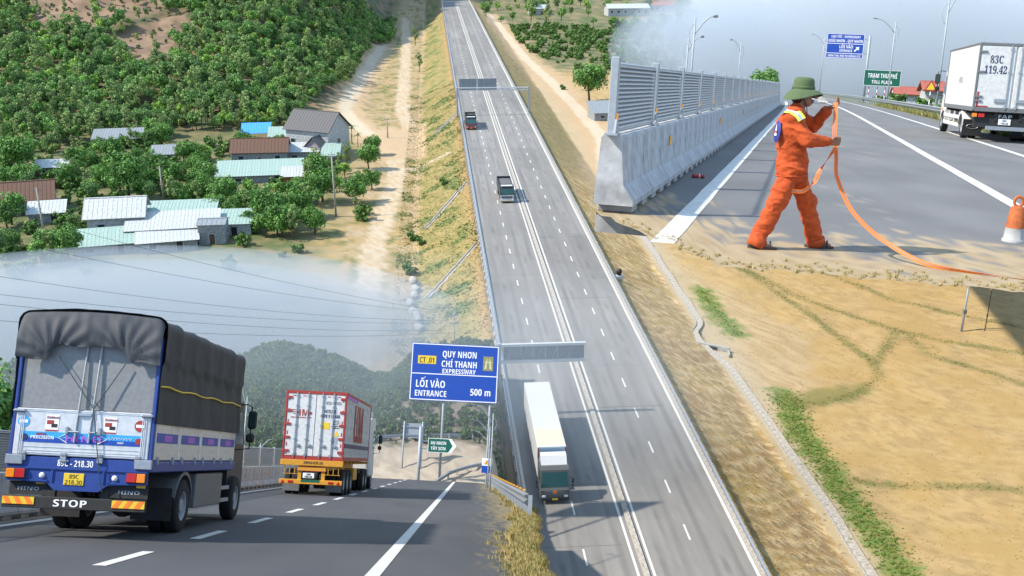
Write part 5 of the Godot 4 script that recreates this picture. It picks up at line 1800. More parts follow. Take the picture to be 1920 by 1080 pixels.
func gantry(label: String, x0: float, x1: float, z: float, h: float, boards: Array, right_post: bool, bh: float) -> void:
	var t := thing("sign_gantry", label, "gantry", Transform3D(Basis.IDENTITY, Vector3(0, 0, z)), "sign gantries over the expressway")
	var st := begin()
	bx(st, x0 - 0.18, x0 + 0.18, -0.4, h + 0.2, -0.18, 0.18, 0.03)
	part(t, "post", st, M.galv_dull)
	if right_post:
		st = begin()
		bx(st, x1 - 0.18, x1 + 0.18, -0.4, h + 0.2, -0.18, 0.18, 0.03)
		part(t, "post", st, M.galv_dull)
	for y in [h, h - (bh if not right_post else 0.55)]:
		st = begin()
		bx(st, x0, x1, y - 0.14, y + 0.14, -0.15, 0.15, 0.02)
		part(t, "beam", st, M.galv_pale)
	for k in int((x1 - x0) / 1.5):
		st = begin()
		var x := x0 + 0.6 + k * 1.5
		rod(st, Vector3(x, h - (bh if not right_post else 0.5), 0.0), Vector3(x + 0.7, h, 0.0), 0.05, 6)
		part(t, "brace", st, M.galv_dull)
	for b in boards:
		slab(t, "sign_back", M.sign_back, b[0], b[1], b[2], b[3], -0.32, -0.24, 0.01)
		st = begin()
		for k in int((b[1] - b[0]) / 1.2):
			bx(st, b[0] + 0.5 + k * 1.2, b[0] + 0.58 + k * 1.2, b[2] + 0.05, b[3] - 0.05, -0.239, -0.16)
		part(t, "stiffener", st, M.galv_dull)

func build_expressway_furniture() -> void:
	gantry("grey cantilever sign gantry just behind the long white semi-trailer", 5.95, 14.5, -97.0, 7.5, [[6.4, 14.4, 5.85, 7.35]], false, 1.75)
	gantry("portal sign gantry spanning the expressway behind the red-nosed truck", 6.2, 24.4, -271.0, 6.9, [[6.8, 11.2, 6.4, 9.2], [11.4, 16.2, 6.4, 9.2]], true, 0.55)
	gantry("farthest sign gantry at the top of the expressway", 6.2, 14.6, -590.0, 7.5, [[7.0, 10.6, 5.6, 8.6], [10.8, 14.4, 5.6, 8.6]], false, 1.6)
	# dark-topped white box beside the right rail
	var t := thing("marker_box", "black knob on a white box just outside the right guard rail", "marker", Transform3D(Basis.IDENTITY, Vector3(25.4, -0.55, -140.2)))
	var st := begin()
	bx(st, -0.75, 0.75, 0.0, 0.55, -0.35, 0.35, 0.08)
	part(t, "box", st, M.white_dull)
	st = begin(true)
	lathe(st, [Vector2(0.0, 1.55), Vector2(0.3, 1.45), Vector2(0.42, 1.15), Vector2(0.36, 0.8), Vector2(0.2, 0.55), Vector2(0.0, 0.55)], 14)
	part(t, "knob", st, M.black)
	# concrete pipe lengths at the left toe
	var pts := [[-3.48, -152.7], [-3.04, -149.2], [-3.25, -146.6], [-3.73, -142.8], [-3.24, -139.7], [-2.78, -137.6], [-2.61, -135.5], [-2.37, -131.5]]
	for k in pts.size():
		st = begin(true)
		var L := 1.9
		lathe(st, [Vector2(0.45, -L / 2), Vector2(0.55, -L / 2), Vector2(0.55, L / 2), Vector2(0.45, L / 2), Vector2(0.45, -L / 2)], 20, Transform3D(Basis(Vector3.UP, 0.25 + 0.15 * sin(k * 2.1)) * Basis(Vector3.RIGHT, PI / 2), Vector3.ZERO))
		var o := MeshInstance3D.new()
		o.name = numbered("concrete_pipe")
		o.mesh = done(st)
		o.material_override = M.concrete_pale
		add_child(o)
		o.position = Vector3(pts[k][0], ground_y(pts[k][0], pts[k][1]) + 0.5, pts[k][1])
		tag(o, "pale concrete pipe length in the row at the toe of the left slope", "pipe", "row of concrete pipes")
	# poles in the field on the right
	for p in [[69.9, -128.4, 7.6, 0.17, "pale concrete pole standing in the field on the right", true], [72.8, -127.8, 6.4, 0.07, "thin rusty brown post beside the concrete pole in the field", false]]:
		t = thing("field_pole", p[4], "pole", Transform3D(Basis(Vector3(0, 0, 1), -0.02), Vector3(p[0], -5.2, p[1])))
		st = begin(true)
		tube(st, [Vector3(0, 0, 0), Vector3(0, p[2], 0)], p[3], p[3] * 0.75, 10)
		part(t, "shaft", st, M.galv_dull if p[5] else M.timber)
		st = begin()
		bx(st, -p[3] * 1.25, p[3] * 1.25, p[2] * 0.35, p[2] * 0.42, -p[3] * 1.25, p[3] * 1.25, 0.01)
		part(t, "collar", st, M.grey_paint if p[5] else M.timber)

func build_wires() -> void:
	# wires from the far left down to a pole on the wooded hill
	var base := RAMP * Vector3(-2.4, hill_y(-2.4, 112.0) - 0.3, -112.0)
	var t := thing("utility_pole", "thin grey utility pole on the hill crest above the blue sign", "pole", Transform3D(Basis.IDENTITY, base))
	var st := begin(true)
	tube(st, [Vector3.ZERO, Vector3(0, 4.6, 0)], 0.06, 0.045, 8)
	part(t, "shaft", st, M.galv_dull)
	st = begin()
	for y in [3.3, 4.2]:
		bx(st, -0.5, 0.5, y - 0.04, y + 0.04, -0.04, 0.04)
	part(t, "cross_arm", st, M.galv_dull)
	var left := [Vector3(-30.1, 29.2, -73.0), Vector3(-28.9, 27.3, -71.2), Vector3(-28.3, 25.9, -67.8), Vector3(-27.6, 25.3, -65.9), Vector3(-27.0, 25.2, -64.3), Vector3(-26.6, 24.6, -63.0)]
	var ends := [Vector3(-0.4, 4.5, 0), Vector3(0.4, 4.3, 0), Vector3(-0.45, 3.6, 0), Vector3(0.45, 3.4, 0), Vector3(-0.2, 2.6, 0), Vector3(0.2, 2.3, 0)]
	var words := ["uppermost", "second", "third", "fourth", "fifth", "lowest"]
	for k in 6:
		st = begin(true)
		var pts := []
		var a: Vector3 = left[k] + (left[k] - (base + ends[k])) * 0.25
		var b: Vector3 = base + ends[k]
		for i in 25:
			var f := i / 24.0
			pts.append(a.lerp(b, f) + Vector3(0, -1.1 * 4.0 * f * (1.0 - f), 0))
		tube(st, pts, 0.013, 0.013, 5)
		var o := MeshInstance3D.new()
		o.name = numbered("power_line")
		o.mesh = done(st)
		o.material_override = M.rope
		add_child(o)
		tag(o, "%s of the six thin power lines crossing the white mist" % words[k], "power line", "power lines across the mist")

# ---------------------------------------------------------------- the worker
func sd_bone(p: Vector3, a: Vector3, b: Vector3, ra: float, rb: float) -> float:
	var ab := b - a
	var t := clampf((p - a).dot(ab) / max(ab.length_squared(), 1e-9), 0.0, 1.0)
	return p.distance_to(a + ab * t) - lerpf(ra, rb, t)

# bones [a, b, ra, rb, blend]; returns surface-net triangles added to st (smooth group 0)
func blob(st: SurfaceTool, bones: Array, cell: float, fold := 0.0, fold_scale := Vector3(7, 13, 7), squash := Vector3.ONE) -> void:
	var lo := Vector3.ONE * 1e9; var hi := -Vector3.ONE * 1e9
	for b in bones:
		var m: float = max(b[2], b[3]) + cell * 3.0 + fold
		for e in 2:
			lo = lo.min(b[e] - Vector3.ONE * m); hi = hi.max(b[e] + Vector3.ONE * m)
	var dim := Vector3i(((hi - lo) / cell).ceil()) + Vector3i.ONE
	var nx := dim.x; var ny := dim.y; var nz_ := dim.z
	var F := PackedFloat32Array(); F.resize(nx * ny * nz_); F.fill(1.0)
	for b in bones:
		var k: float = b[4]
		var m: float = max(b[2], b[3]) + max(k, cell * 2.5) + fold
		var bl: Vector3 = ((b[0] as Vector3).min(b[1]) - Vector3.ONE * m - lo) / cell
		var bh: Vector3 = ((b[0] as Vector3).max(b[1]) + Vector3.ONE * m - lo) / cell
		for z in range(max(0, int(bl.z)), min(nz_, int(bh.z) + 2)):
			for y in range(max(0, int(bl.y)), min(ny, int(bh.y) + 2)):
				var row := (z * ny + y) * nx
				for x in range(max(0, int(bl.x)), min(nx, int(bh.x) + 2)):
					var d := sd_bone(lo + Vector3(x, y, z) * cell, b[0], b[1], b[2], b[3])
					var f := F[row + x]
					var h: float = max(k - abs(f - d), 0.0) / k
					F[row + x] = min(f, d) - h * h * k * 0.25
	if fold > 0.0:
		for z in nz_:
			for y in ny:
				for x in nx:
					var i := (z * ny + y) * nx + x
					if abs(F[i]) < 0.06:
						var p := lo + Vector3(x, y, z) * cell
						var n := nf.get_noise_3d(p.x * fold_scale.x + p.y * 3.0, p.y * fold_scale.y, p.z * fold_scale.z)
						var n2 := nf.get_noise_3d(p.x * 10.0 - p.y * 9.0 + 40.0, p.y * 22.0 + p.x * 14.0, p.z * 9.0)
						F[i] += fold * (abs(n) * 2.0 - 0.6) + fold * 0.45 * abs(n2)
	var idx := {}
	var V := PackedVector3Array(); var N := PackedVector3Array()
	for z in nz_ - 1:
		for y in ny - 1:
			for x in nx - 1:
				var i0 := (z * ny + y) * nx + x
				var f := [F[i0], F[i0 + 1], F[i0 + nx], F[i0 + nx + 1], F[i0 + nx * ny], F[i0 + nx * ny + 1], F[i0 + nx * ny + nx], F[i0 + nx * ny + nx + 1]]
				var inside := 0
				for k in 8:
					if f[k] < 0.0:
						inside += 1
				if inside == 0 or inside == 8:
					continue
				var s := Vector3.ZERO; var c := 0
				for e in [[0, 1], [2, 3], [4, 5], [6, 7], [0, 2], [1, 3], [4, 6], [5, 7], [0, 4], [1, 5], [2, 6], [3, 7]]:
					var fa: float = f[e[0]]; var fb: float = f[e[1]]
					if (fa < 0.0) != (fb < 0.0):
						var t := fa / (fa - fb)
						var pa := Vector3(e[0] & 1, (e[0] >> 1) & 1, e[0] >> 2); var pb := Vector3(e[1] & 1, (e[1] >> 1) & 1, e[1] >> 2)
						s += pa.lerp(pb, t); c += 1
				idx[i0] = V.size()
				V.append(lo + (Vector3(x, y, z) + s / c) * cell)
				N.append(Vector3(f[1] + f[3] + f[5] + f[7] - f[0] - f[2] - f[4] - f[6], f[2] + f[3] + f[6] + f[7] - f[0] - f[1] - f[4] - f[5], f[4] + f[5] + f[6] + f[7] - f[0] - f[1] - f[2] - f[3]).normalized())
	var put := func(a: int, b: int, c: int) -> void:
		var o := (V[b] - V[a]).cross(V[c] - V[a]).dot(N[a] + N[b] + N[c]) > 0.0
		for q in ([a, c, b] if o else [a, b, c]):
			st.set_normal(N[q]); st.add_vertex(V[q])
	var strides := [1, nx, nx * ny]
	for i0 in idx:
		for ax in 3:
			var u: int = strides[(ax + 1) % 3]; var w: int = strides[(ax + 2) % 3]
			# edge from the cell's low corner along ax is shared by four cells
			if (F[i0] < 0.0) == (F[i0 + strides[ax]] < 0.0):
				continue
			if idx.has(i0 - u) and idx.has(i0 - w) and idx.has(i0 - u - w):
				put.call(idx[i0], idx[i0 - u], idx[i0 - u - w])
				put.call(idx[i0], idx[i0 - u - w], idx[i0 - w])

func net_part(parent: Node, called: String, lists: Array, m: Material) -> MeshInstance3D:
	# lists: [[bones, cell, fold], ...] joined in one mesh
	var st := SurfaceTool.new()
	st.begin(Mesh.PRIMITIVE_TRIANGLES)
	for l in lists:
		blob(st, l[0], l[1], l[2])
	return bare(called, st.commit(), m, parent)

func hand_bones(wrist: Vector3, along: Vector3, across: Vector3, curl: float) -> Array:
	# along: wrist to knuckles; across: towards the thumb side; fingers curl about the palm normal
	var al := along.normalized(); var ac := (across - al * across.dot(al)).normalized(); var pn := al.cross(ac).normalized()
	var b := []
	var kn := wrist + al * 0.082
	for k in 4:
		var o := ac * (0.028 - 0.019 * k)
		b.append([wrist + ac * (0.014 - 0.01 * k), kn + o, 0.015, 0.0125, 0.012])
	for k in 4:
		var len_: float = [0.072, 0.08, 0.074, 0.058][k]
		var p := kn + ac * (0.029 - 0.0195 * k)
		var dir := al
		for j in 3:
			dir = (dir * cos(curl * (0.6 + 0.25 * j)) + pn * sin(curl * (0.6 + 0.25 * j))).normalized()
			var q: Vector3 = p + dir * len_ * [0.45, 0.32, 0.25][j]
			b.append([p, q, 0.0095 - 0.0008 * j, 0.009 - 0.0009 * j, 0.004])
			p = q
			dir = (dir - al * 0.0).normalized()
	var th := wrist + ac * 0.026 + al * 0.022
	var t1 := th + (ac * 0.7 + al * 0.6 + pn * 0.35).normalized() * 0.038
	var t2 := t1 + (al * 0.75 + pn * 0.75).normalized() * 0.03
	b.append([th, t1, 0.0135, 0.011, 0.008]); b.append([t1, t2, 0.011, 0.009, 0.004])
	return b

func build_worker() -> void:
	var t := thing("person", "person in orange work clothes and green hat striding while holding orange tape", "person", DECK * Transform3D(Basis.IDENTITY, Vector3(0, 0, -11.0)))
	# joints (x right = the way the person faces, z towards the camera)
	var hip := Vector3(-0.05, 0.84, 0.0); var chest := Vector3(-0.09, 1.18, 0.0); var neck := Vector3(-0.06, 1.385, 0.0); var head := Vector3(-0.015, 1.525, 0.0)
	var hr := hip + Vector3(0, -0.04, 0.085); var hl := hip + Vector3(0, -0.04, -0.085)
	var kr := Vector3(-0.175, 0.46, 0.13); var ar := Vector3(-0.315, 0.085, 0.20)
	var kl := Vector3(0.115, 0.47, -0.12); var al := Vector3(0.235, 0.09, -0.20)
	var sr := Vector3(-0.085, 1.315, 0.175); var sl := Vector3(-0.055, 1.325, -0.175)
	var er := Vector3(0.06, 1.10, 0.235); var wr := Vector3(0.265, 1.085, 0.13)
	var el := Vector3(0.115, 1.235, -0.20); var wl := Vector3(0.225, 1.395, -0.08)
	# skin: one surface from head to feet, finer grids for the head and the hands
	var body := [
		[hip, chest, 0.10, 0.11, 0.06], [chest, neck, 0.10, 0.06, 0.06], [neck, head, 0.052, 0.055, 0.04],
		[sl, sr, 0.065, 0.065, 0.05], [sr, er, 0.05, 0.042, 0.03], [er, wr, 0.04, 0.028, 0.03], [sl, el, 0.05, 0.042, 0.03], [el, wl, 0.04, 0.028, 0.03],
		[hr, kr, 0.085, 0.055, 0.05], [kr, ar, 0.052, 0.036, 0.03], [hl, kl, 0.085, 0.055, 0.05], [kl, al, 0.052, 0.036, 0.03],
		[ar + Vector3(-0.03, -0.045, 0), ar + Vector3(0.13, -0.06, 0.02), 0.032, 0.024, 0.03], [al + Vector3(-0.02, -0.045, 0), al + Vector3(0.14, -0.055, 0.01), 0.032, 0.024, 0.03],
	]
	var face := [
		[head + Vector3(-0.025, 0.035, 0), head + Vector3(0.02, 0.04, 0), 0.088, 0.08, 0.03],
		[head + Vector3(0.0, -0.02, 0), head + Vector3(0.045, -0.075, 0), 0.07, 0.038, 0.04],
		[head + Vector3(0.03, -0.06, 0.03), head + Vector3(0.03, -0.06, -0.03), 0.035, 0.035, 0.03],
		[head + Vector3(0.088, 0.02, 0), head + Vector3(0.116, -0.022, 0), 0.012, 0.016, 0.014],   # nose
		[head + Vector3(0.092, -0.055, 0.018), head + Vector3(0.092, -0.055, -0.018), 0.011, 0.011, 0.01],   # lips
		[head + Vector3(0.089, -0.072, 0.014), head + Vector3(0.089, -0.072, -0.014), 0.010, 0.010, 0.008],
		[head + Vector3(0.078, 0.038, 0.035), head + Vector3(0.078, 0.038, -0.035), 0.016, 0.016, 0.02],   # brow
		[head + Vector3(-0.012, 0.02, 0.083), head + Vector3(-0.016, -0.022, 0.08), 0.017, 0.012, 0.006],   # ears
		[head + Vector3(-0.012, 0.02, -0.083), head + Vector3(-0.016, -0.022, -0.08), 0.017, 0.012, 0.006],
		[neck, head + Vector3(-0.02, -0.05, 0), 0.05, 0.055, 0.03],
	]
	var rh := hand_bones(wr + Vector3(0.01, 0, 0), Vector3(0.75, 0.1, -0.35), Vector3(0, 1, 0.2), -0.95)
	var lh := hand_bones(wl + Vector3(0.005, 0.005, 0), Vector3(0.7, 0.45, 0.2), Vector3(0.1, 0.5, 0.9), -0.95)
	rh.append([er.lerp(wr, 0.7), wr + Vector3(0.012, 0, 0), 0.032, 0.026, 0.01]); lh.append([el.lerp(wl, 0.7), wl + Vector3(0.008, 0.006, 0), 0.032, 0.026, 0.01])
	net_part(t, "body", [[body, 0.014, 0.0], [face, 0.0055, 0.0], [rh, 0.004, 0.0], [lh, 0.004, 0.0]], M.skin)
	# clothes
	var jacket := [
		[hip + Vector3(-0.01, -0.07, 0.06), chest + Vector3(0, -0.02, 0.07), 0.135, 0.135, 0.09], [hip + Vector3(-0.01, -0.07, -0.06), chest + Vector3(0, -0.02, -0.07), 0.135, 0.135, 0.09],
		[chest + Vector3(-0.03, 0.04, 0.07), sr + Vector3(-0.0, 0.0, -0.06), 0.125, 0.075, 0.08], [chest + Vector3(-0.03, 0.04, -0.07), sl + Vector3(-0.0, 0.0, 0.06), 0.125, 0.075, 0.08],
		[sr, sl, 0.075, 0.075, 0.06], [chest, neck + Vector3(-0.02, -0.04, 0), 0.11, 0.07, 0.05],
		[neck + Vector3(-0.03, -0.03, 0.0), neck + Vector3(-0.005, 0.005, 0), 0.068, 0.066, 0.02],
		[sr, er, 0.076, 0.064, 0.05], [er, wr.lerp(er, 0.1), 0.062, 0.05, 0.04], [sl, el, 0.076, 0.064, 0.05], [el, wl.lerp(el, 0.1), 0.062, 0.048, 0.04],
	]
	net_part(t, "jacket", [[jacket, 0.0105, 0.021]], M.work_orange)
	var trousers := [
		[hip + Vector3(0, 0.02, 0.06), hr, 0.135, 0.13, 0.06], [hip + Vector3(0, 0.02, -0.06), hl, 0.135, 0.13, 0.06],
		[hr, kr, 0.113, 0.088, 0.05], [kr, ar + Vector3(0.0, 0.015, 0), 0.086, 0.086, 0.05], [hl, kl, 0.113, 0.086, 0.05], [kl, al + Vector3(-0.01, 0.015, 0), 0.084, 0.08, 0.05],
	]
	net_part(t, "trousers", [[trousers, 0.0105, 0.024]], M.work_orange)
	for a in [ar, al]:
		var st := begin(true)
		var off := Vector3(0.0, 0.0, 0.0)
		var ax: Vector3 = ((kr if a == ar else kl) - a).normalized()
		var bs := Basis(ax.cross(Vector3(0, 0, 1)).normalized(), ax, Vector3(0, 0, 1)).orthonormalized()
		lathe(st, [Vector2(0.078, -0.075), Vector2(0.092, -0.072), Vector2(0.095, 0.0), Vector2(0.087, 0.004)], 26, Transform3D(bs, a + off))
		part(t, "trouser_cuff", st, M.work_orange)
	# waistband shadow gap: jacket hem
	var st := begin(true)
	var ring := []
	for k in 29:
		var th := TAU * k / 28.0
		ring.append(Vector3(-0.06 + 0.152 * cos(th), 0.735 + 0.01 * cos(th), 0.205 * sin(th)))
	tube(st, ring, 0.011, 0.011, 6, false)
	part(t, "jacket_hem", st, M.work_orange)
	# shoulder strip: lime with a grey middle, wrapped over the near shoulder
	for w in [[0.042, 0.001, M.lime, "shoulder_strip"], [0.014, 0.004, M.reflective, "reflective_strip"]]:
		st = begin(true)
		var path := [Vector3(-0.195, 1.335, 0.10), Vector3(-0.165, 1.372, 0.165), Vector3(-0.11, 1.372, 0.225), Vector3(-0.045, 1.335, 0.262), Vector3(-0.01, 1.29, 0.272)]
		for i in path.size() - 1:
			var d: Vector3 = (path[i + 1] - path[i]).normalized()
			var out: Vector3 = (path[i] - Vector3(-0.08, 1.25, 0.12)).normalized(); var out2: Vector3 = (path[i + 1] - Vector3(-0.08, 1.25, 0.12)).normalized()
			var s1: Vector3 = d.cross(out).normalized() * w[0]; var s2: Vector3 = d.cross(out2).normalized() * w[0]
			quad(st, path[i] + s1 + out * w[1], path[i] - s1 + out * w[1], path[i + 1] - s2 + out2 * w[1], path[i + 1] + s2 + out2 * w[1])
		part(t, w[3], st, w[2])
	# oval badge on the back
	var bb := Basis(Vector3.UP, -1.05) * Basis(Vector3.RIGHT, -0.06)
	st = begin(true)
	lathe(st, [Vector2(0.0, 0.012), Vector2(0.05, 0.008), Vector2(0.062, 0.0)], 26, Transform3D(bb * Basis(Vector3.RIGHT, PI / 2).scaled_local(Vector3(1, 1, 1.75)), Vector3(-0.232, 1.16, 0.165)))
	var bd := part(t, "back_badge", st, M.navy_badge)
	st = begin()
	prism(st, PackedVector2Array([Vector2(-0.02, -0.045), Vector2(0.02, -0.045), Vector2(0.0, 0.07)]), 0.012, 0.016, Transform3D(bb, Vector3(-0.232, 1.165, 0.165)))
	part(bd, "badge_mark", st, M.sign_white)
	st = begin()
	bx(st, -0.025, 0.025, -0.012, 0.006, 0.0165, 0.019)
	part(bd, "badge_band", st, M.red, Transform3D(bb, Vector3(-0.232, 1.16, 0.165)))
	# hair, hat, strap, glasses
	net_part(t, "hair", [[[[head + Vector3(-0.045, 0.03, 0.02), head + Vector3(-0.05, -0.03, 0.02), 0.075, 0.062, 0.03], [head + Vector3(-0.045, 0.03, -0.02), head + Vector3(-0.05, -0.03, -0.02), 0.075, 0.062, 0.03]], 0.009, 0.006]], M.hair)
	st = begin(true)
	var hx := Transform3D(Basis(Vector3(0, 0, 1), -0.03), head + Vector3(-0.01, 0.052, 0))
	var prof := [Vector2(0.0, 0.118), Vector2(0.05, 0.117), Vector2(0.082, 0.108), Vector2(0.097, 0.085), Vector2(0.104, 0.03), Vector2(0.108, 0.0)]
	lathe(st, prof, 28, hx)
	var nseg := 40
	var rows := []
	for r in 5:
		var row := []
		for k in nseg:
			var a := TAU * k / nseg
			var f := r / 4.0
			var rad := lerpf(0.107, 0.185 + 0.008 * sin(a * 3.0 + 1.0), f)
			var y := -0.045 * f * f - 0.03 * f + 0.016 * f * sin(a * 2.0 + 0.6) + 0.025 * f * cos(a)
			row.append(hx * Vector3(rad * cos(a), y, rad * sin(a)))
		rows.append(row)
	for r in 4:
		for k in nseg:
			var l := (k + 1) % nseg
			quad(st, rows[r][k], rows[r][l], rows[r + 1][l], rows[r + 1][k])
			quad(st, rows[r][k] - Vector3(0, 0.004, 0), rows[r + 1][k] - Vector3(0, 0.004, 0), rows[r + 1][l] - Vector3(0, 0.004, 0), rows[r][l] - Vector3(0, 0.004, 0))
	var hat := part(t, "hat", st, M.hat_green)
	st = begin(true)
	lathe(st, [Vector2(0.109, 0.004), Vector2(0.1105, 0.006), Vector2(0.108, 0.03), Vector2(0.105, 0.032)], 28, hx)
	part(hat, "hat_band", st, M.hat_green)
	st = begin()
	tube(st, [head + Vector3(-0.02, 0.04, 0.10), head + Vector3(0.0, -0.04, 0.085), head + Vector3(0.035, -0.11, 0.04), head + Vector3(0.045, -0.16, 0.035), head + Vector3(0.04, -0.21, 0.05)], 0.005, 0.004, 6)
	part(hat, "chin_strap", st, M.black)
	st = begin()
	for s in [-1, 1]:
		rod(st, head + Vector3(0.095, 0.018, s * 0.058), head + Vector3(-0.005, 0.02, s * 0.082), 0.0025, 5)
		var g := []
		for k in 13:
			g.append(head + Vector3(0.097, 0.01 + 0.018 * sin(TAU * k / 12.0), s * 0.034 + 0.023 * cos(TAU * k / 12.0)))
		tube(st, g, 0.0025, 0.0025, 5, false)
	rod(st, head + Vector3(0.1, 0.014, -0.012), head + Vector3(0.1, 0.014, 0.012), 0.0025, 5)
	part(t, "glasses", st, M.black)
	st = begin(true)
	for s in [-1, 1]:
		lathe(st, [Vector2(0.0, 0.006), Vector2(0.008, 0.003), Vector2(0.010, 0.0)], 10, Transform3D(Basis(Vector3(0, 0, 1), -PI / 2), head + Vector3(0.083, 0.012, s * 0.032)))
	part(t, "eye", st, M.black)
	# sandals
	for a in [ar, al]:
		st = begin()
		var sole := PackedVector2Array()
		for k in 20:
			var th := TAU * k / 20.0
			sole.append(Vector2(0.045 + 0.145 * cos(th), 0.048 * sin(th) * (1.0 + 0.2 * cos(th))))
		var ground := Vector3(a.x, 0.0, a.z)
		prism(st, sole, 0.003, 0.028, Transform3D(Basis(Vector3.RIGHT, -PI / 2), ground))
		var sn := part(t, "sandal", st, M.sandal)
		st = begin(true)
		for x in [0.06, 0.12]:
			var arc := []
			for k in 7:
				var th := PI * k / 6.0
				arc.append(ground + Vector3(x, 0.02 + 0.055 * sin(th), 0.045 * cos(th)))
			tube(st, arc, 0.011, 0.011, 6)
		part(sn, "strap", st, M.sandal)
	build_tape()

func ribbon(st: SurfaceTool, pts: Array, w: float, wide: Array) -> void:
	var c := Curve3D.new()
	for i in pts.size():
		var tn: Vector3 = (pts[min(i + 1, pts.size() - 1)] - pts[max(i - 1, 0)]) * 0.16
		c.add_point(pts[i], -tn, tn)
	var n := 60
	var L := c.get_baked_length()
	var prev := []
	for k in n + 1:
		var f := float(k) / n
		var p := c.sample_baked(L * f, true)
		var g := f * (wide.size() - 1)
		var i: int = min(int(g), wide.size() - 2)
		var s: Vector3 = (wide[i] as Vector3).lerp(wide[i + 1], g - i).normalized() * w * 0.5
		var tdir := (c.sample_baked(min(L, L * f + 0.02), true) - c.sample_baked(max(0.0, L * f - 0.02), true)).normalized()
		s = (s - tdir * s.dot(tdir)).normalized() * w * 0.5
		if k > 0:
			quad(st, prev[0], prev[1], p + s, p - s)
		prev = [p - s, p + s]

func build_tape() -> void:
	var t := thing("warning_tape", "long orange tape with a grey stripe hanging from the worker's hands to the road", "tape", DECK * Transform3D(Basis.IDENTITY, Vector3(0, 0, -11.0)))
	var main := [Vector3(0.29, 1.455, -0.06), Vector3(0.292, 1.47, -0.02), Vector3(0.30, 1.3, 0.03), Vector3(0.315, 1.12, 0.07), Vector3(0.345, 0.97, 0.05), Vector3(0.37, 0.76, 0.04), Vector3(0.45, 0.59, 0.06), Vector3(0.56, 0.42, 0.1), Vector3(0.78, 0.235, 0.2), Vector3(1.07, 0.085, 0.36), Vector3(1.3, 0.022, 0.5), Vector3(1.62, 0.012, 0.62), Vector3(2.2, 0.012, 0.74)]
	var tail := [Vector3(0.33, 1.03, 0.09), Vector3(0.24, 0.87, 0.12), Vector3(0.2, 0.79, 0.12), Vector3(0.17, 0.70, 0.13), Vector3(0.09, 0.61, 0.15), Vector3(0.03, 0.59, 0.16), Vector3(-0.04, 0.595, 0.17)]
	var fwd := Vector3(1, 0.0, 0.25)
	var lots := [[main, [fwd, fwd, Vector3(1, 0, 0.6), fwd, Vector3(0.8, 0.4, 0.4), Vector3(0.9, 0.5, 0.2), Vector3(0.6, 0.8, 0.2), Vector3(0.4, 0.6, 0.8), Vector3(0, 0.2, 1), Vector3(0, 0, 1)]], [tail, [Vector3(0.6, -0.5, 0.3), Vector3(0.2, 0.3, 1), Vector3(0.7, -0.6, 0.2), Vector3(0.2, 0.9, 0.1), Vector3(0, 1, 0.2)]]]
	for l in lots:
		var st := begin()
		ribbon(st, l[0], 0.042, l[1])
		var o := part(t, "ribbon", st, M.tape_orange)
		st = begin()
		var lifted := []
		for p in l[0]:
			lifted.append(p + Vector3(0.0, 0.0015, 0.0025))
		ribbon(st, lifted, 0.008, l[1])
		part(o, "grey_stripe", st, M.stripe_grey)

# ---------------------------------------------------------------- village
func opening(t: Node, called: String, c: Vector3, w: float, h: float, face: int, sheet: Material) -> void:
	# face: 0 +z, 1 +x, 2 -x ; frame proud of the wall with a dark pane set in it
	var b := Basis.IDENTITY if face == 0 else Basis(Vector3.UP, PI / 2) if face == 1 else Basis(Vector3.UP, -PI / 2)
	var st := begin()
	for s in [-1, 1]:
		box(st, c + b * Vector3(s * w / 2, 0, 0.03), Vector3(0.1, h + 0.1, 0.1) if face == 0 else Vector3(0.1, h + 0.1, 0.1))
		box(st, c + b * Vector3(0, s * h / 2, 0.03), Vector3(w, 0.1, 0.1) if face == 0 else Vector3(0.1, 0.1, w))
	var o := part(t, called, st, M.plaster)
	st = begin()
	box(st, c + b * Vector3(0, 0, 0.01), Vector3(w - 0.1, h - 0.1, 0.04) if face == 0 else Vector3(0.04, h - 0.1, w - 0.1))
	part(o, "pane" if called == "window" else "leaf", st, sheet)

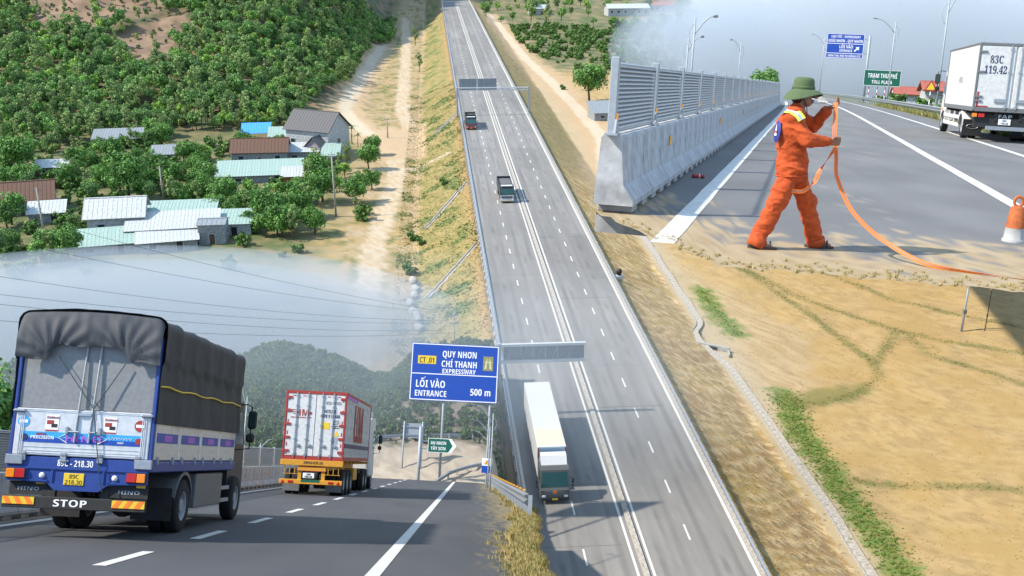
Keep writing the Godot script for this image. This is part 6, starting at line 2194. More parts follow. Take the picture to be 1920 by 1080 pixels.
# gable house: ridge along x; origin at the middle of the footprint
func house(label: String, x: float, z: float, turn: float, w: float, d: float, wh: float, rh: float, roof: Material, wall: Material, over := 0.5, windows := true, cat := "house") -> Node3D:
	var t := thing(cat, label, cat, Transform3D(Basis(Vector3.UP, turn), Vector3(x, ground_y(x, z) - 0.15, z)))
	var st := begin()
	prism(st, PackedVector2Array([Vector2(-d / 2, 0), Vector2(-d / 2, wh), Vector2(0, wh + rh - 0.12), Vector2(d / 2, wh), Vector2(d / 2, 0)]), -w / 2, w / 2, Transform3D(Basis(Vector3.UP, PI / 2), Vector3.ZERO))
	part(t, "wall", st, wall)
	var sl := sqrt(d * d / 4 + rh * rh)
	for s in [-1, 1]:
		st = begin()
		var ang: float = atan2(rh, d / 2) * s
		var ln := sl + over
		var dirv := Vector3(0, -rh, s * d / 2).normalized()
		var mid := Vector3(0, wh + rh, 0) + dirv * ln * 0.5
		box(st, mid, Vector3(w + over * 2, 0.12, ln), 0.0, Basis(Vector3.RIGHT, ang))
		# standing seams of the roofing
		var n := int((w + over * 2) / 0.75)
		for k in n + 1:
			box(st, mid + Vector3(-w / 2 - over + 0.06 + k * (w + over * 2 - 0.12) / n, 0, 0) + Basis(Vector3.RIGHT, ang) * Vector3(0, 0.075, 0), Vector3(0.07, 0.05, ln), 0.0, Basis(Vector3.RIGHT, ang))
		part(t, "roof", st, roof)
	st = begin()
	box(st, Vector3(0, wh + rh + 0.07, 0), Vector3(w + over * 2, 0.14, 0.35), 0.04)
	part(t, "ridge_cap", st, roof)
	if windows:
		var n2 := int(max(1.0, w / 3.5))
		for k in n2:
			var wx := -w / 2 + w * (k + 0.5) / n2
			if k == n2 / 2:
				opening(t, "door", Vector3(wx, 1.05, d / 2), 1.0, 2.0, 0, M.timber)
			else:
				opening(t, "window", Vector3(wx, wh * 0.55, d / 2), 1.2, 1.2, 0, M.glass)
		opening(t, "window", Vector3(w / 2, wh * 0.55, 0), 1.1, 1.1, 1, M.glass)
	return t

# lean-to sheet roof on posts or low walls
func shed(label: String, x: float, z: float, turn: float, w: float, d: float, ha: float, hb: float, roof: Material, wall: Material, walled := true) -> Node3D:
	# the roof falls towards the front (+z)
	var hf: float = min(ha, hb); var hr: float = max(ha, hb) + 0.16 * d
	var t := thing("shed", label, "shed", Transform3D(Basis(Vector3.UP, turn), Vector3(x, ground_y(x, z) - 0.1, z)))
	var st := begin()
	if walled:
		prism(st, PackedVector2Array([Vector2(-d / 2, 0), Vector2(-d / 2, hf - 0.1), Vector2(d / 2, hr - 0.1), Vector2(d / 2, 0)]), -w / 2, w / 2, Transform3D(Basis(Vector3.UP, PI / 2), Vector3.ZERO))
		part(t, "wall", st, wall)
		opening(t, "door", Vector3(w * 0.2, 0.95, d / 2), 1.1, 1.8, 0, M.black)
		if w > 6.0:
			opening(t, "window", Vector3(-w * 0.25, hf * 0.55, d / 2), 1.3, 0.8, 0, M.glass)
	else:
		for sx in [-1, 1]:
			for sz in [-1, 1]:
				st = begin()
				rod(st, Vector3(sx * (w / 2 - 0.2), 0, sz * (d / 2 - 0.2)), Vector3(sx * (w / 2 - 0.2), (hf if sz > 0 else hr) - 0.05, sz * (d / 2 - 0.2)), 0.07, 6)
				part(t, "post", st, M.timber)
	st = begin()
	var bs := Basis(Vector3.RIGHT, atan2(hr - hf, d))
	var ln := sqrt(d * d + (hr - hf) * (hr - hf)) + 0.8
	var mid := Vector3(0, (hf + hr) / 2, 0)
	box(st, mid, Vector3(w + 0.8, 0.07, ln), 0.0, bs)
	var n := int((w + 0.7) / 0.6)
	for k in n + 1:
		box(st, mid + Vector3(-w / 2 - 0.36 + k * (w + 0.72) / n, 0, 0) + bs * Vector3(0, 0.05, 0), Vector3(0.08, 0.05, ln), 0.0, bs)
	part(t, "roof", st, roof)
	return t

func build_village() -> void:
	# grey-roofed house with a gabled porch
	var h := house("two-storey house with grey pitched roof and pale blue gable beside the sandy yard", -27.0, -250.5, -0.5, 11.5, 9.0, 6.6, 3.6, M.tile_grey, M.plaster, 0.6, true)
	var st := begin()
	prism(st, PackedVector2Array([Vector2(-2.0, 0), Vector2(-2.0, 3.2), Vector2(0, 5.2), Vector2(2.0, 3.2), Vector2(2.0, 0)]), 0.0, 3.2, Transform3D(Basis.IDENTITY, Vector3(3.6, 0, 4.25)))
	part(h, "porch", st, M.plaster_mauve)
	for s in [-1, 1]:
		st = begin()
		box(st, Vector3(3.6 + s * 1.12, 4.4, 5.95), Vector3(3.4, 0.14, 3.8), 0.0, Basis(Vector3(0, 0, 1), -s * PI / 4))
		part(h, "porch_roof", st, M.tile_grey)
	opening(h, "window", Vector3(3.6, 2.2, 7.46), 1.7, 2.3, 0, M.timber)
	opening(h, "window", Vector3(-2.5, 3.1, 4.27), 2.6, 1.0, 0, M.glass)
	house("long low house with brown tiled roof and grey walls in the village", -39.0, -241.5, 0.04, 12.0, 7.5, 3.3, 2.3, M.tile_brown, M.plaster_dim, 0.5)
	house("house with brown tiled roof and white gable at the village's left edge", -77.5, -202.0, 0.25, 11.0, 8.0, 3.2, 2.6, M.tile_brown, M.plaster, 0.5)
	shed("white tin lean-to in front of the brown-roofed house at far left", -70.5, -194.0, 0.2, 6.0, 3.6, 2.2, 2.8, M.tin_white, M.plaster_dim)
	shed("long pale green tin shed with a shallow roof in front of the brown house", -36.8, -225.5, 0.10, 17.5, 8.5, 2.0, 2.0, M.tin_green, M.plaster_dim)
	shed("small rusty and white lean-to at the right end of the long green shed", -29.0, -220.5, 0.05, 5.0, 3.5, 2.6, 2.1, M.tin_white, M.brick_red)
	shed("white tin roof joined to the front of the grey-roofed house", -29.8, -243.0, 0.02, 7.0, 3.6, 3.2, 2.6, M.tin_white, M.plaster_dim)
	shed("pale green tin carport beside the porch of the grey-roofed house", -23.2, -240.5, 0.0, 3.6, 5.5, 3.0, 2.4, M.tin_green, M.plaster, false)
	shed("bright blue tarpaulin shelter behind the brown-roofed house", -44.0, -268.0, 0.1, 6.5, 4.5, 3.0, 2.2, M.tarp_blue, M.timber, false)
	shed("pale green tin roof behind the brown-roofed house, next to the blue tarpaulin", -36.0, -263.0, 0.05, 8.0, 4.0, 3.2, 2.4, M.tin_green, M.brick_red)
	shed("dark weathered shed with a sagging roof at the edge of the wood", -76.0, -262.0, 0.12, 11.0, 5.0, 3.2, 2.6, M.tin_grey, M.timber)
	shed("small open hut with a grey roof between the village trees", -61.0, -243.0, 0.1, 4.6, 4.0, 3.0, 2.5, M.tin_grey, M.plaster_dim)
	shed("narrow white tin roof under trees at the left of the village", -82.0, -232.0, 0.05, 6.5, 3.0, 2.5, 2.1, M.tin_white, M.timber)
	# the big group of white and green tin roofs by the mist
	house("white tin-roofed barn with a raised gable at the back of the mist-edge compound", -55.2, -184.5, 0.12, 9.0, 7.5, 4.4, 2.3, M.tin_white, M.plaster, 0.7, true, "barn")
	shed("broad white tin roof in the middle of the mist-edge compound", -45.0, -181.0, 0.14, 15.0, 7.0, 2.9, 2.9, M.tin_white, M.plaster_dim)
	shed("mint green tin roof at the front corner of the mist-edge compound", -54.5, -175.0, 0.22, 10.5, 6.5, 1.9, 1.9, M.tin_green, M.plaster_dim)
	shed("pale striped tin roof at the front of the mist-edge compound", -44.8, -175.2, 0.22, 9.5, 4.5, 1.9, 1.9, M.tin_white, M.plaster_dim)
	shed("low pale green tin roof along the right side of the mist-edge compound", -37.0, -184.5, 0.05, 9.5, 6.0, 2.4, 2.4, M.tin_green, M.plaster)
	shed("green tin roof at the back of the mist-edge compound", -46.0, -190.0, 0.08, 13.0, 5.0, 3.0, 3.0, M.tin_green, M.plaster_dim)
	house("unfinished grey concrete house front right of the tin-roofed compound", -37.8, -178.5, 0.05, 4.5, 4.5, 3.6, 0.5, M.tin_grey, M.plaster_dim, 0.2)
	# poles
	for p in [[-18.4, -193.6, 12.3, "tall concrete power pole beside the sandy track"], [-52.6, -206.1, 7.5, "power pole in front of the big round tree"], [-46.9, -218.9, 5.2, "power pole left of the long green shed"], [-38.0, -203.0, 4.8, "short power pole among the trees above the tin-roofed compound"], [-67.0, -181.5, 9.5, "power pole before the brown-roofed house at the far left"], [-11.5, -268.0, 5.5, "short power pole standing in the sandy yard"]]:
		var t := thing("power_pole", p[3], "pole", Transform3D(Basis(Vector3(0, 0, 1), 0.02), Vector3(p[0], -5.3, p[1])), "village power poles")
		st = begin(true)
		tube(st, [Vector3.ZERO, Vector3(0, p[2], 0)], 0.2, 0.13, 10)
		part(t, "shaft", st, M.concrete_pale)
		st = begin()
		bx(st, -0.7, 0.7, p[2] - 0.5, p[2] - 0.4, -0.06, 0.06)
		for x in [-0.6, 0.0, 0.6]:
			rod(st, Vector3(x, p[2] - 0.4, 0), Vector3(x, p[2] - 0.2, 0), 0.05, 6)
		part(t, "cross_arm", st, M.grey_paint)
	# dark timber fence with posts left of the compound
	var fz := [Vector3(-72, 0, -179), Vector3(-64, 0, -170.5), Vector3(-55.5, 0, -165.5)]
	var ft := thing("fence", "dark timber fence running down to the mist left of the tin roofs", "fence")
	var fc := Curve3D.new()
	for p in fz:
		fc.add_point(p)
	var fl := fc.get_baked_length()
	var k := 0
	while k * 1.1 < fl:
		var p := fc.sample_baked(k * 1.1); var q := fc.sample_baked(min(fl, k * 1.1 + 1.1))
		p.y = ground_y(p.x, p.z); q.y = ground_y(q.x, q.z)
		st = begin()
		rod(st, p, p + Vector3(0, 1.3, 0), 0.06, 6)
		part(ft, "post", st, M.timber)
		st = begin()
		for y in [0.45, 1.0]:
			rod(st, p + Vector3(0, y, 0), q + Vector3(0, y, 0), 0.05, 5)
		part(ft, "fence_rail", st, M.timber)
		k += 1
	# buildings far off at the top right
	var far := [["long white-roofed building among the far trees at top", 113.0, -628.0, 24.0, 12.0, 4.5, 2.0, M.tin_white], ["small white house among the far trees right of the expressway", 62.0, -640.0, 10.0, 8.0, 3.6, 1.8, M.tin_white], ["low reddish-roofed building far off right of the white-roofed one", 139.0, -655.0, 18.0, 10.0, 4.0, 2.0, M.brick_red]]
	for f in far:
		house(f[0], f[1], f[2], 0.05, f[3], f[4], f[5], f[6], f[7], M.plaster, 0.5, true, "building")
	# grey shed roof seen through the open screen, right of the bush
	shed("grey sheet-roofed shed behind the round bush near the barrier's end", 48.0, -292.0, 0.1, 9.0, 8.0, 3.0, 2.4, M.tin_grey, M.plaster_dim)
	# two roofs beyond the deck's guard rail
	for r in [[DECK * Vector3(16.2, 0, -130), 7.0, "red-roofed white house beyond the deck, left of the box truck"], [DECK * Vector3(14.5, -0.6, -165), 4.5, "low pink-roofed house beyond the deck's guard rail"]]:
		var t := thing("house", r[2], "house", Transform3D(DECK.basis, r[0]))
		st = begin()
		bx(st, -r[1] / 2, r[1] / 2, -0.2, 1.9, -3, 3)
		part(t, "wall", st, M.plaster)
		for s in [-1, 1]:
			st = begin()
			box(st, Vector3(0, 2.35, s * 1.65), Vector3(r[1] + 0.8, 0.12, 3.7), 0.0, Basis(Vector3.RIGHT, s * 0.3))
			part(t, "roof", st, M.tile_red)
		opening(t, "window", Vector3(-1.2, 1.1, 3.0), 1.0, 1.0, 0, M.glass)

# ---------------------------------------------------------------- plants
func leaf_quad(st: SurfaceTool, p: Vector3, n: Vector3, s: float, r: RandomNumberGenerator) -> void:
	var a := n.cross(Vector3(r.randf() - 0.5, r.randf() - 0.5, r.randf() - 0.5)).normalized()
	var b := n.cross(a).normalized()
	var k := 0.55 + 0.3 * r.randf()
	var tip := p + a * s
	var mid := p + n * s * 0.12
	# folded leaf spray: two triangles sharing the midrib
	tri(st, p - a * s, mid + b * s * k, tip)
	tri(st, p - a * s, tip, mid - b * s * k * 0.9 - n * s * 0.2)

# crown as clumps of leaf sprays; pal = [dark, light] linear colours
func crown_mesh(sd: int, h: float, rad: Vector3, clumps: int, per: int, leaf: float, dark: Color, light: Color, base := 0.35) -> ArrayMesh:
	var r := RandomNumberGenerator.new()
	r.seed = sd
	var st := begin()
	var c0 := Vector3(0, h * (base + (1.0 - base) * 0.5), 0)
	for c in clumps:
		var d := Vector3(r.randfn(), r.randfn(), r.randfn()).normalized()
		var cc := c0 + d * rad * (0.35 + 0.5 * r.randf())
		var cr: float = (0.28 + 0.22 * r.randf()) * min(rad.x, rad.y)
		var tone := r.randf()
		for k in per:
			var n := Vector3(r.randfn(), r.randfn() * 0.8 + 0.25, r.randfn()).normalized()
			var p := cc + n * cr * (0.55 + 0.55 * r.randf())
			var f := clampf(0.55 * tone + 0.45 * r.randf(), 0.0, 1.0)
			st.set_color(dark.lerp(light, f))
			leaf_quad(st, p, (n + Vector3(r.randfn(), r.randfn(), r.randfn()) * 0.5).normalized(), leaf * (0.7 + 0.6 * r.randf()), r)
	return done(st)

func trunk_mesh(sd: int, h: float, r0: float, spread: float) -> ArrayMesh:
	var r := RandomNumberGenerator.new()
	r.seed = sd
	var st := begin(true)
	var top := Vector3(r.randfn() * 0.15, h * 0.72, r.randfn() * 0.15)
	tube(st, [Vector3(0, -0.4, 0), Vector3(r.randfn() * 0.1, h * 0.35, r.randfn() * 0.1), top], r0, r0 * 0.4, 7)
	for k in 4:
		var a := TAU * (k + r.randf() * 0.6) / 4.0
		var s := Vector3(0, h * (0.3 + 0.1 * k), 0)
		tube(st, [s, s + Vector3(cos(a) * spread * 0.4, h * 0.14, sin(a) * spread * 0.4), s + Vector3(cos(a) * spread * 0.75, h * 0.3, sin(a) * spread * 0.75)], r0 * 0.45, r0 * 0.15, 5)
	return done(st)

var KIND := {}
func plant_kinds() -> void:
	# [crown, trunk] pairs: broad, tall, thin and low trees in several greens
	KIND.forest = []
	var tones := [[Color(0.07, 0.155, 0.03), Color(0.23, 0.43, 0.075)], [Color(0.09, 0.14, 0.045), Color(0.25, 0.34, 0.11)], [Color(0.045, 0.11, 0.025), Color(0.15, 0.30, 0.06)], [Color(0.11, 0.20, 0.03), Color(0.33, 0.50, 0.08)], [Color(0.10, 0.16, 0.05), Color(0.30, 0.40, 0.13)], [Color(0.06, 0.13, 0.035), Color(0.20, 0.36, 0.09)], [Color(0.13, 0.17, 0.04), Color(0.36, 0.42, 0.10)], [Color(0.05, 0.10, 0.03), Color(0.13, 0.25, 0.06)]]
	var forms := [[5.6, 1.9, 0.30, 19], [7.8, 1.35, 0.42, 17], [6.4, 2.3, 0.26, 24], [4.2, 1.7, 0.34, 14], [8.4, 1.2, 0.45, 15], [5.2, 2.1, 0.28, 18], [3.4, 1.5, 0.36, 12], [7.0, 1.8, 0.36, 22]]
	for k in 8:
		var fm: Array = forms[k]
		KIND.forest.append([crown_mesh(100 + k, fm[0], Vector3(fm[1], fm[0] * fm[2], fm[1] * 0.9), fm[3], 62, 0.2 if k % 2 == 0 else 0.17, tones[k][0] * 1.2, tones[k][1] * 1.2, 0.16), trunk_mesh(200 + k, fm[0], 0.12, fm[1])])
	KIND.round = []
	for k in 3:
		KIND.round.append([crown_mesh(300 + k, 7.0, Vector3(3.4, 2.7, 3.4), 36, 90, 0.20, Color(0.04, 0.11, 0.02), Color(0.14, 0.31, 0.05), 0.2), trunk_mesh(330 + k, 7.0, 0.25, 2.6)])
	KIND.shrub = []
	for k in 4:
		KIND.shrub.append(crown_mesh(400 + k, 1.0, Vector3(0.62, 0.5, 0.62), 9, 15, 0.15, Color(0.05, 0.10, 0.038).lerp(Color(0.085, 0.125, 0.05), k / 4.0), Color(0.13, 0.22, 0.08).lerp(Color(0.19, 0.24, 0.09), k / 4.0), 0.05))
	KIND.bush = [crown_mesh(450, 1.6, Vector3(1.1, 0.8, 1.1), 16, 26, 0.18, Color(0.045, 0.10, 0.02), Color(0.15, 0.27, 0.05), 0.02)]
	# palm-like plant with arching fronds
	var r := RandomNumberGenerator.new()
	r.seed = 77
	var st := begin()
	for k in 16:
		var a := TAU * k / 16.0 + r.randf() * 0.3
		var el := 0.2 + 0.9 * r.randf()
		var prev := Vector3(0, 4.2, 0); var dir := Vector3(cos(a) * cos(el), sin(el), sin(a) * cos(el))
		for j in 5:
			var q := prev + dir * 0.5
			var s := dir.cross(Vector3.UP).normalized() * 0.26 * (1.0 - j * 0.17)
			st.set_color(Color(0.05, 0.11, 0.025).lerp(Color(0.12, 0.2, 0.05), r.randf()))
			quad(st, prev - s, prev + s, q + s * 0.8 - Vector3(0, 0.06, 0), q - s * 0.8 - Vector3(0, 0.06, 0))
			prev = q; dir = (dir + Vector3(0, -0.32, 0)).normalized()
	KIND.palm = [done(st), trunk_mesh(78, 5.6, 0.14, 0.1)]

func tree(called: String, label: String, pair: Array, at: Vector3, s: float, turn: float, group := "", cat := "tree") -> Node3D:
	var t := thing(called, label, cat, Transform3D(Basis(Vector3.UP, turn).scaled(Vector3.ONE * s), at), group)
	bare("crown", pair[0], M.leaf, t)
	if pair.size() > 1:
		bare("trunk", pair[1], M.bark, t)
	return t

func in_view(p: Vector3, margin := 60.0) -> bool:
	var q := cam.global_transform.affine_inverse() * p
	if q.z > -5.0:
		return false
	var px := 960.0 + 2000.0 * q.x / -q.z; var py := 540.0 - 2000.0 * q.y / -q.z
	return px > -margin and px < 1920.0 + margin and py > -margin and py < 1080.0 + margin

func multi(called: String, label: String, mesh: Mesh, m: Material, xfs: Array, cols: Array) -> void:
	var mm := MultiMesh.new()
	mm.transform_format = MultiMesh.TRANSFORM_3D
	mm.use_colors = cols.size() > 0
	mm.mesh = mesh
	mm.instance_count = xfs.size()
	for i in xfs.size():
		mm.set_instance_transform(i, xfs[i])
		if cols.size() > 0:
			mm.set_instance_color(i, cols[i])
	var o := MultiMeshInstance3D.new()
	o.name = numbered(called)
	o.multimesh = mm
	o.material_override = m
	add_child(o)
	o.set_meta("kind", "stuff")
	o.set_meta("label", label)

func build_forest() -> void:
	rng.seed = 5
	var spots := []
	var z := -266.0
	while z > -560.0:
		var x := -235.0
		while x < -18.0:
			var p := Vector3(x + rng.randf_range(-1.6, 1.6), 0, z + rng.randf_range(-1.6, 1.6))
			var k := rng.randi() % 8; var s := rng.randf_range(0.5, 1.25); var a := rng.randf() * TAU
			x += 2.3
			if p.x > -27.0 - smoothstep(-360.0, -300.0, p.z) * 8.0 + 3.0 * nz.get_noise_2d(p.z * 2.0, 7.0) and p.z > -480.0:
				continue
			if Vector2(p.x + 27.0, p.z + 252.0).length() < 13.0 or (p.z > -276.0 and p.x > -66.0 and p.x < -34.0):
				continue
			if bare_slope(p.x, p.z) > 0.45 and rng.randf() < 0.93:
				continue
			if nz.get_noise_2d(p.x * 5.0, p.z * 5.0) < -0.42:
				continue
			p.y = ground_y(p.x, p.z) - 0.2
			if in_view(p + Vector3(0, 2, 0), 70.0):
				spots.append([p, k, s, a])
		z -= 2.4
	spots.sort_custom(func(a, b): return a[0].z > b[0].z)
	var rest := [[], [], [], [], [], [], [], []]
	for i in spots.size():
		var q: Array = spots[i]
		if i < 290:
			tree("forest_tree", "leafy green tree packed into the wooded hillside above the village", KIND.forest[q[1]], q[0], q[2], q[3], "trees of the wooded hillside")
		else:
			rest[q[1]].append(Transform3D(Basis(Vector3.UP, q[3]).scaled(Vector3.ONE * q[2]), q[0]))
	print("forest ", spots.size())
	for k in 8:
		if rest[k].size() > 0:
			multi("forest", "dense green wood covering the upper left hillside", KIND.forest[k][0], M.leaf, rest[k], [])
	# low scrub on the open brown slope
	var sc := []
	for k in 900:
		var p := Vector3(rng.randf_range(-150, -60), 0, rng.randf_range(-440, -318))
		if bare_slope(p.x, p.z) > 0.3 and rng.randf() < 0.5:
			p.y = ground_y(p.x, p.z)
			sc.append(Transform3D(Basis(Vector3.UP, rng.randf() * TAU).scaled(Vector3.ONE * rng.randf_range(0.4, 1.3)), p))
	multi("hillside_scrub", "scattered low scrub on the bare brown slope", KIND.shrub[3], M.leaf, sc, [])

func build_village_trees() -> void:
	rng.seed = 31
	var big := [
		["round_tree", "biggest round dark green tree in the middle of the village", -60.0, -209.0, 1.45, 0],
		["round_tree", "tall dark tree at the left edge behind the low white roof", -88.0, -231.0, 1.35, 1],
		["round_tree", "bushy dark tree right of the tall concrete power pole", -15.5, -203.0, 0.95, 2],
		["round_tree", "dark tree left of the tall concrete power pole", -21.8, -204.0, 1.05, 0],
		["round_tree", "rounded tree in front of the pale green carport", -24.5, -221.0, 0.95, 1],
		["round_tree", "broad tree between the tin compound and the sandy track", -30.0, -188.0, 1.1, 2],
		["round_tree", "dark tree rising out of the mist right of the tin compound", -26.5, -180.0, 0.95, 0],
		["round_tree", "leafy tree behind the green tin roof of the compound", -40.0, -201.0, 0.9, 1],
		["round_tree", "small round tree left of the short power pole", -44.5, -206.5, 0.85, 2],
		["round_tree", "tree tucked under the left end of the long green shed", -47.5, -214.0, 0.75, 0],
		["round_tree", "tree covering the white lean-to at far left", -76.0, -191.5, 0.9, 1],
		["round_tree", "wide tree beside the brown-roofed house at far left", -66.5, -207.0, 0.7, 2],
		["round_tree", "leafy tree in front of the small open hut", -56.0, -222.0, 0.7, 0],
		["round_tree", "tree right of the small open hut", -50.5, -226.0, 0.75, 1],
		["round_tree", "tree behind the brown-roofed long house", -45.0, -255.0, 0.8, 2],
		["round_tree", "tree beside the sandy yard's lower edge", -12.8, -214.0, 0.7, 0],
		["round_tree", "round bush-like tree right of the expressway, in front of the grey shed", 47.5, -322.0, 1.7, 1],
		["round_tree", "small round tree just right of the large round bush", 60.5, -318.0, 1.1, 2],
	]
	for b in big:
		var p := Vector3(b[2], ground_y(b[2], b[3]) - 0.3, b[3])
		tree(b[0], b[1], KIND.round[b[5]], p, b[4], rng.randf() * TAU, "village trees" if b[2] < 0.0 else "")
	var nt := 0
	for k in 900:
		var p := Vector3(rng.randf_range(-100, -13), 0, rng.randf_range(-262, -166))
		var ok := true
		for h in [[-27.0, -246.0, 11.0], [-39.0, -239.0, 9.0], [-36.8, -223.0, 8.5], [-46.0, -179.0, 12.5], [-77.5, -200.0, 7.0], [-55.0, -178.0, 8.5], [-61.0, -241.0, 4.0], [-14.0, -214.0, 4.0], [-32.0, -242.0, 7.0]]:
			if Vector2(p.x - h[0], (p.z - h[1]) * 0.8).length() < h[2]:
				ok = false
		if line_d(Vector2(p.x, p.z), TRACK, 6.0) < 5.0 or p.x > -20.0 and rng.randf() < 0.7 or not ok:
			continue
		nt += 1
		if nt > 170:
			break
		p.y = ground_y(p.x, p.z) - 0.3
		tree("garden_tree", "leafy green tree standing among the village gardens", KIND.round[rng.randi() % 3] if rng.randf() < 0.4 else KIND.forest[rng.randi() % 8], p, rng.randf_range(0.5, 1.0), rng.randf() * TAU, "trees in the village gardens")
	for b in [["palm_tree", "feathery palm beside the grey-roofed house", -20.0, -262.0, 0.9], ["palm_tree", "smaller palm at the right corner of the grey-roofed house", -18.2, -257.0, 0.7]]:
		tree(b[0], b[1], KIND.palm, Vector3(b[2], ground_y(b[2], b[3]), b[3]), b[4], 0.4)
	# slim trees along the left toe
	for b in [["slim dark tree beside the expressway's left toe, the nearer one", -4.5, -392.0, 1.0], ["slim dark tree beside the expressway's left toe, the farther one", -7.0, -480.0, 1.1]]:
		tree("slim_tree", b[0], KIND.forest[1], Vector3(b[1], ground_y(b[1], b[2]), b[2]), b[3], 0.3)
	# pink flowering bush
	var pb := [crown_mesh(460, 1.6, Vector3(1.5, 0.8, 1.3), 16, 26, 0.2, Color(0.30, 0.012, 0.08), Color(0.62, 0.03, 0.22), 0.02)]
	tree("flowering_bush", "bright pink flowering bush at the corner of the mint green roof", pb, Vector3(-60.8, -5.0, -174.5), 1.25, 0.0, "", "bush")
	# bushes through the village and along the slopes
	var bl := []
	var n := 0
	while n < 320:
		var p := Vector3(rng.randf_range(-95, -12), 0, rng.randf_range(-262, -158))
		var dead := false
		if p.x > -22.0 and rng.randf() < 0.75:
			dead = true
		if line_d(Vector2(p.x, p.z), TRACK, 5.0) < 3.5:
			dead = true
		if p.z > -185.0 and rng.randf() < 0.45:
			dead = true
		for h in [[-27.0, -249.0, 10.0], [-39.0, -241.5, 9.0], [-36.8, -224.5, 8.5], [-46.0, -181.0, 13.5], [-77.5, -202.0, 7.5], [-54.0, -177.0, 7.0]]:
			if Vector2(p.x - h[0], p.z - h[1]).length() < h[2]:
				dead = true
		n += 1
		if dead:
			continue
		p.y = ground_y(p.x, p.z) - 0.1
		bl.append([p, rng.randf_range(0.7, 1.9), rng.randf() * TAU])
	for b in bl:
		tree("bush", "green bush growing between the village houses and sheds", KIND.bush, b[0], b[1], b[2], "bushes about the village", "bush")
	for b in [[1.8, -206.0, 1.0, "dark green bush on the left slope of the expressway"], [-2.5, -172.0, 0.9, "green bush at the foot of the left slope, nearer the mist"], [-4.2, -158.0, 1.3, "green bush beside the row of concrete pipes"], [-4.0, -176.5, 1.1, "bush on the left toe above the pipes"], [42.0, -345.0, 1.1, "bush on the sandy ground left of the round tree"]]:
		tree("bush", b[3], KIND.bush, Vector3(b[0], ground_y(b[0], b[1]) - 0.1, b[1]), b[2], 0.6, "bushes beside the expressway", "bush")
	# tree belt beyond the fields at the top right
	rng.seed = 9
	var far := []
	for k in 330:
		var p := Vector3(rng.randf_range(20, 280), 0, rng.randf_range(-900, -440))
		var lim := -545.0 + smoothstep(50.0, 90.0, p.x) * 95.0
		if p.z > lim + 12.0 * nz.get_noise_2d(p.x * 2.0, 1.0):
			continue
		if p.x < 44.0 and p.z > -560.0:
			continue
		if p.x < 28.0 or Geometry2D.is_point_in_polygon(Vector2(p.x, p.z), LAKE):
			continue
		if abs(p.x - 113.0) < 22.0 and p.z > -632.0 and p.z < -560.0 and rng.randf() < 0.85:
			continue
		p.y = ground_y(p.x, p.z) - 0.2
		if in_view(p + Vector3(0, 2, 0), 40.0):
			far.append([p, rng.randi() % 8, rng.randf_range(0.9, 1.7), rng.randf() * TAU])
	print("far trees ", far.size())
	for q in far:
		tree("field_tree", "tree in the green belt beyond the fields at the top", KIND.forest[q[1]], q[0], q[2], q[3], "far tree belt")
	# low growth in front of that belt
	var xs := []
	for k in 1500:
		var p := Vector3(rng.randf_range(40, 150), 0, rng.randf_range(-560, -385))
		if Geometry2D.is_point_in_polygon(Vector2(p.x, p.z), LAKE):
			continue
		if nz.get_noise_2d(p.x * 3.0, p.z * 3.0) < 0.0 or p.z > -400.0 - 60.0 * nz.get_noise_2d(p.x, 2.0) and rng.randf() < 0.8:
			continue
		p.y = ground_y(p.x, p.z) - 0.1
		xs.append(Transform3D(Basis(Vector3.UP, rng.randf() * TAU).scaled(Vector3.ONE * rng.randf_range(0.7, 2.2)), p))
	multi("field_scrub", "low green scrub in front of the far tree belt", KIND.bush[0], M.leaf, xs, [])

func build_hill_wood() -> void:
	rng.seed = 17
	var lists := [[], [], [], []]
	for k in 15000:
		var x := rng.randf_range(-48.0, 2.6); var d := rng.randf_range(88.0, 114.5)
		if x > -16.0 and d < 91.5:
			continue
		var bare_ := hill_bare(x, d)
		if rng.randf() < bare_ * 0.93:
			continue
		var y := hill_y(x, d)
		var p := RAMP * Vector3(x, y, -d)
		var s := rng.randf_range(0.22, 0.62)
		lists[rng.randi() % 4].append(Transform3D(Basis(Vector3.UP, rng.randf() * TAU).scaled(Vector3(s, s * rng.randf_range(0.9, 1.5), s)), p))
	for k in 4:
		multi("hill_wood", "low dark green wood covering the hill behind the container truck", KIND.shrub[k], M.leaf, lists[k], [])
	# trees beyond the barrier, left of the tarp truck
	for b in [[-23.5, 52.0, 0.85, "leafy tree beyond the barrier at the photo's left edge"], [-26.5, 60.0, 0.95, "taller tree beyond the barrier left of the tarp truck"], [-21.4, 49.0, 0.42, "young tree just beyond the barrier left of the tarp truck"]]:
		var p := RAMP * Vector3(b[0], hill_y(b[0], b[1]), -b[1])
		tree("roadside_tree", b[3], KIND.round[1], p, b[2], 0.5, "trees left of the tarp truck")
	# trees and bushes at the far end of the deck
	for b in [[-3.9, 92.0, 0.5], [-3.6, 94.0, 0.4], [-3.1, 95.0, 0.55], [-2.8, 93.5, 0.38]]:
		tree("deck_tree", "small tree at the far end of the screened barrier", KIND.forest[2], DECK * Vector3(b[0], 0, -b[1]), b[2], 0.2, "trees past the barrier's end")
	for k in 34:
		var d := rng.randf_range(75.0, 200.0)
		var x: float = 10.2 + bend(d) + rng.randf() * (0.14 * d)
		tree("deck_bush", "green bush behind the curving guard rail on the deck", KIND.bush, DECK * Vector3(x, -0.1, -d), rng.randf_range(0.5, 1.1), rng.randf() * TAU, "bushes behind the deck's guard rail", "bush")

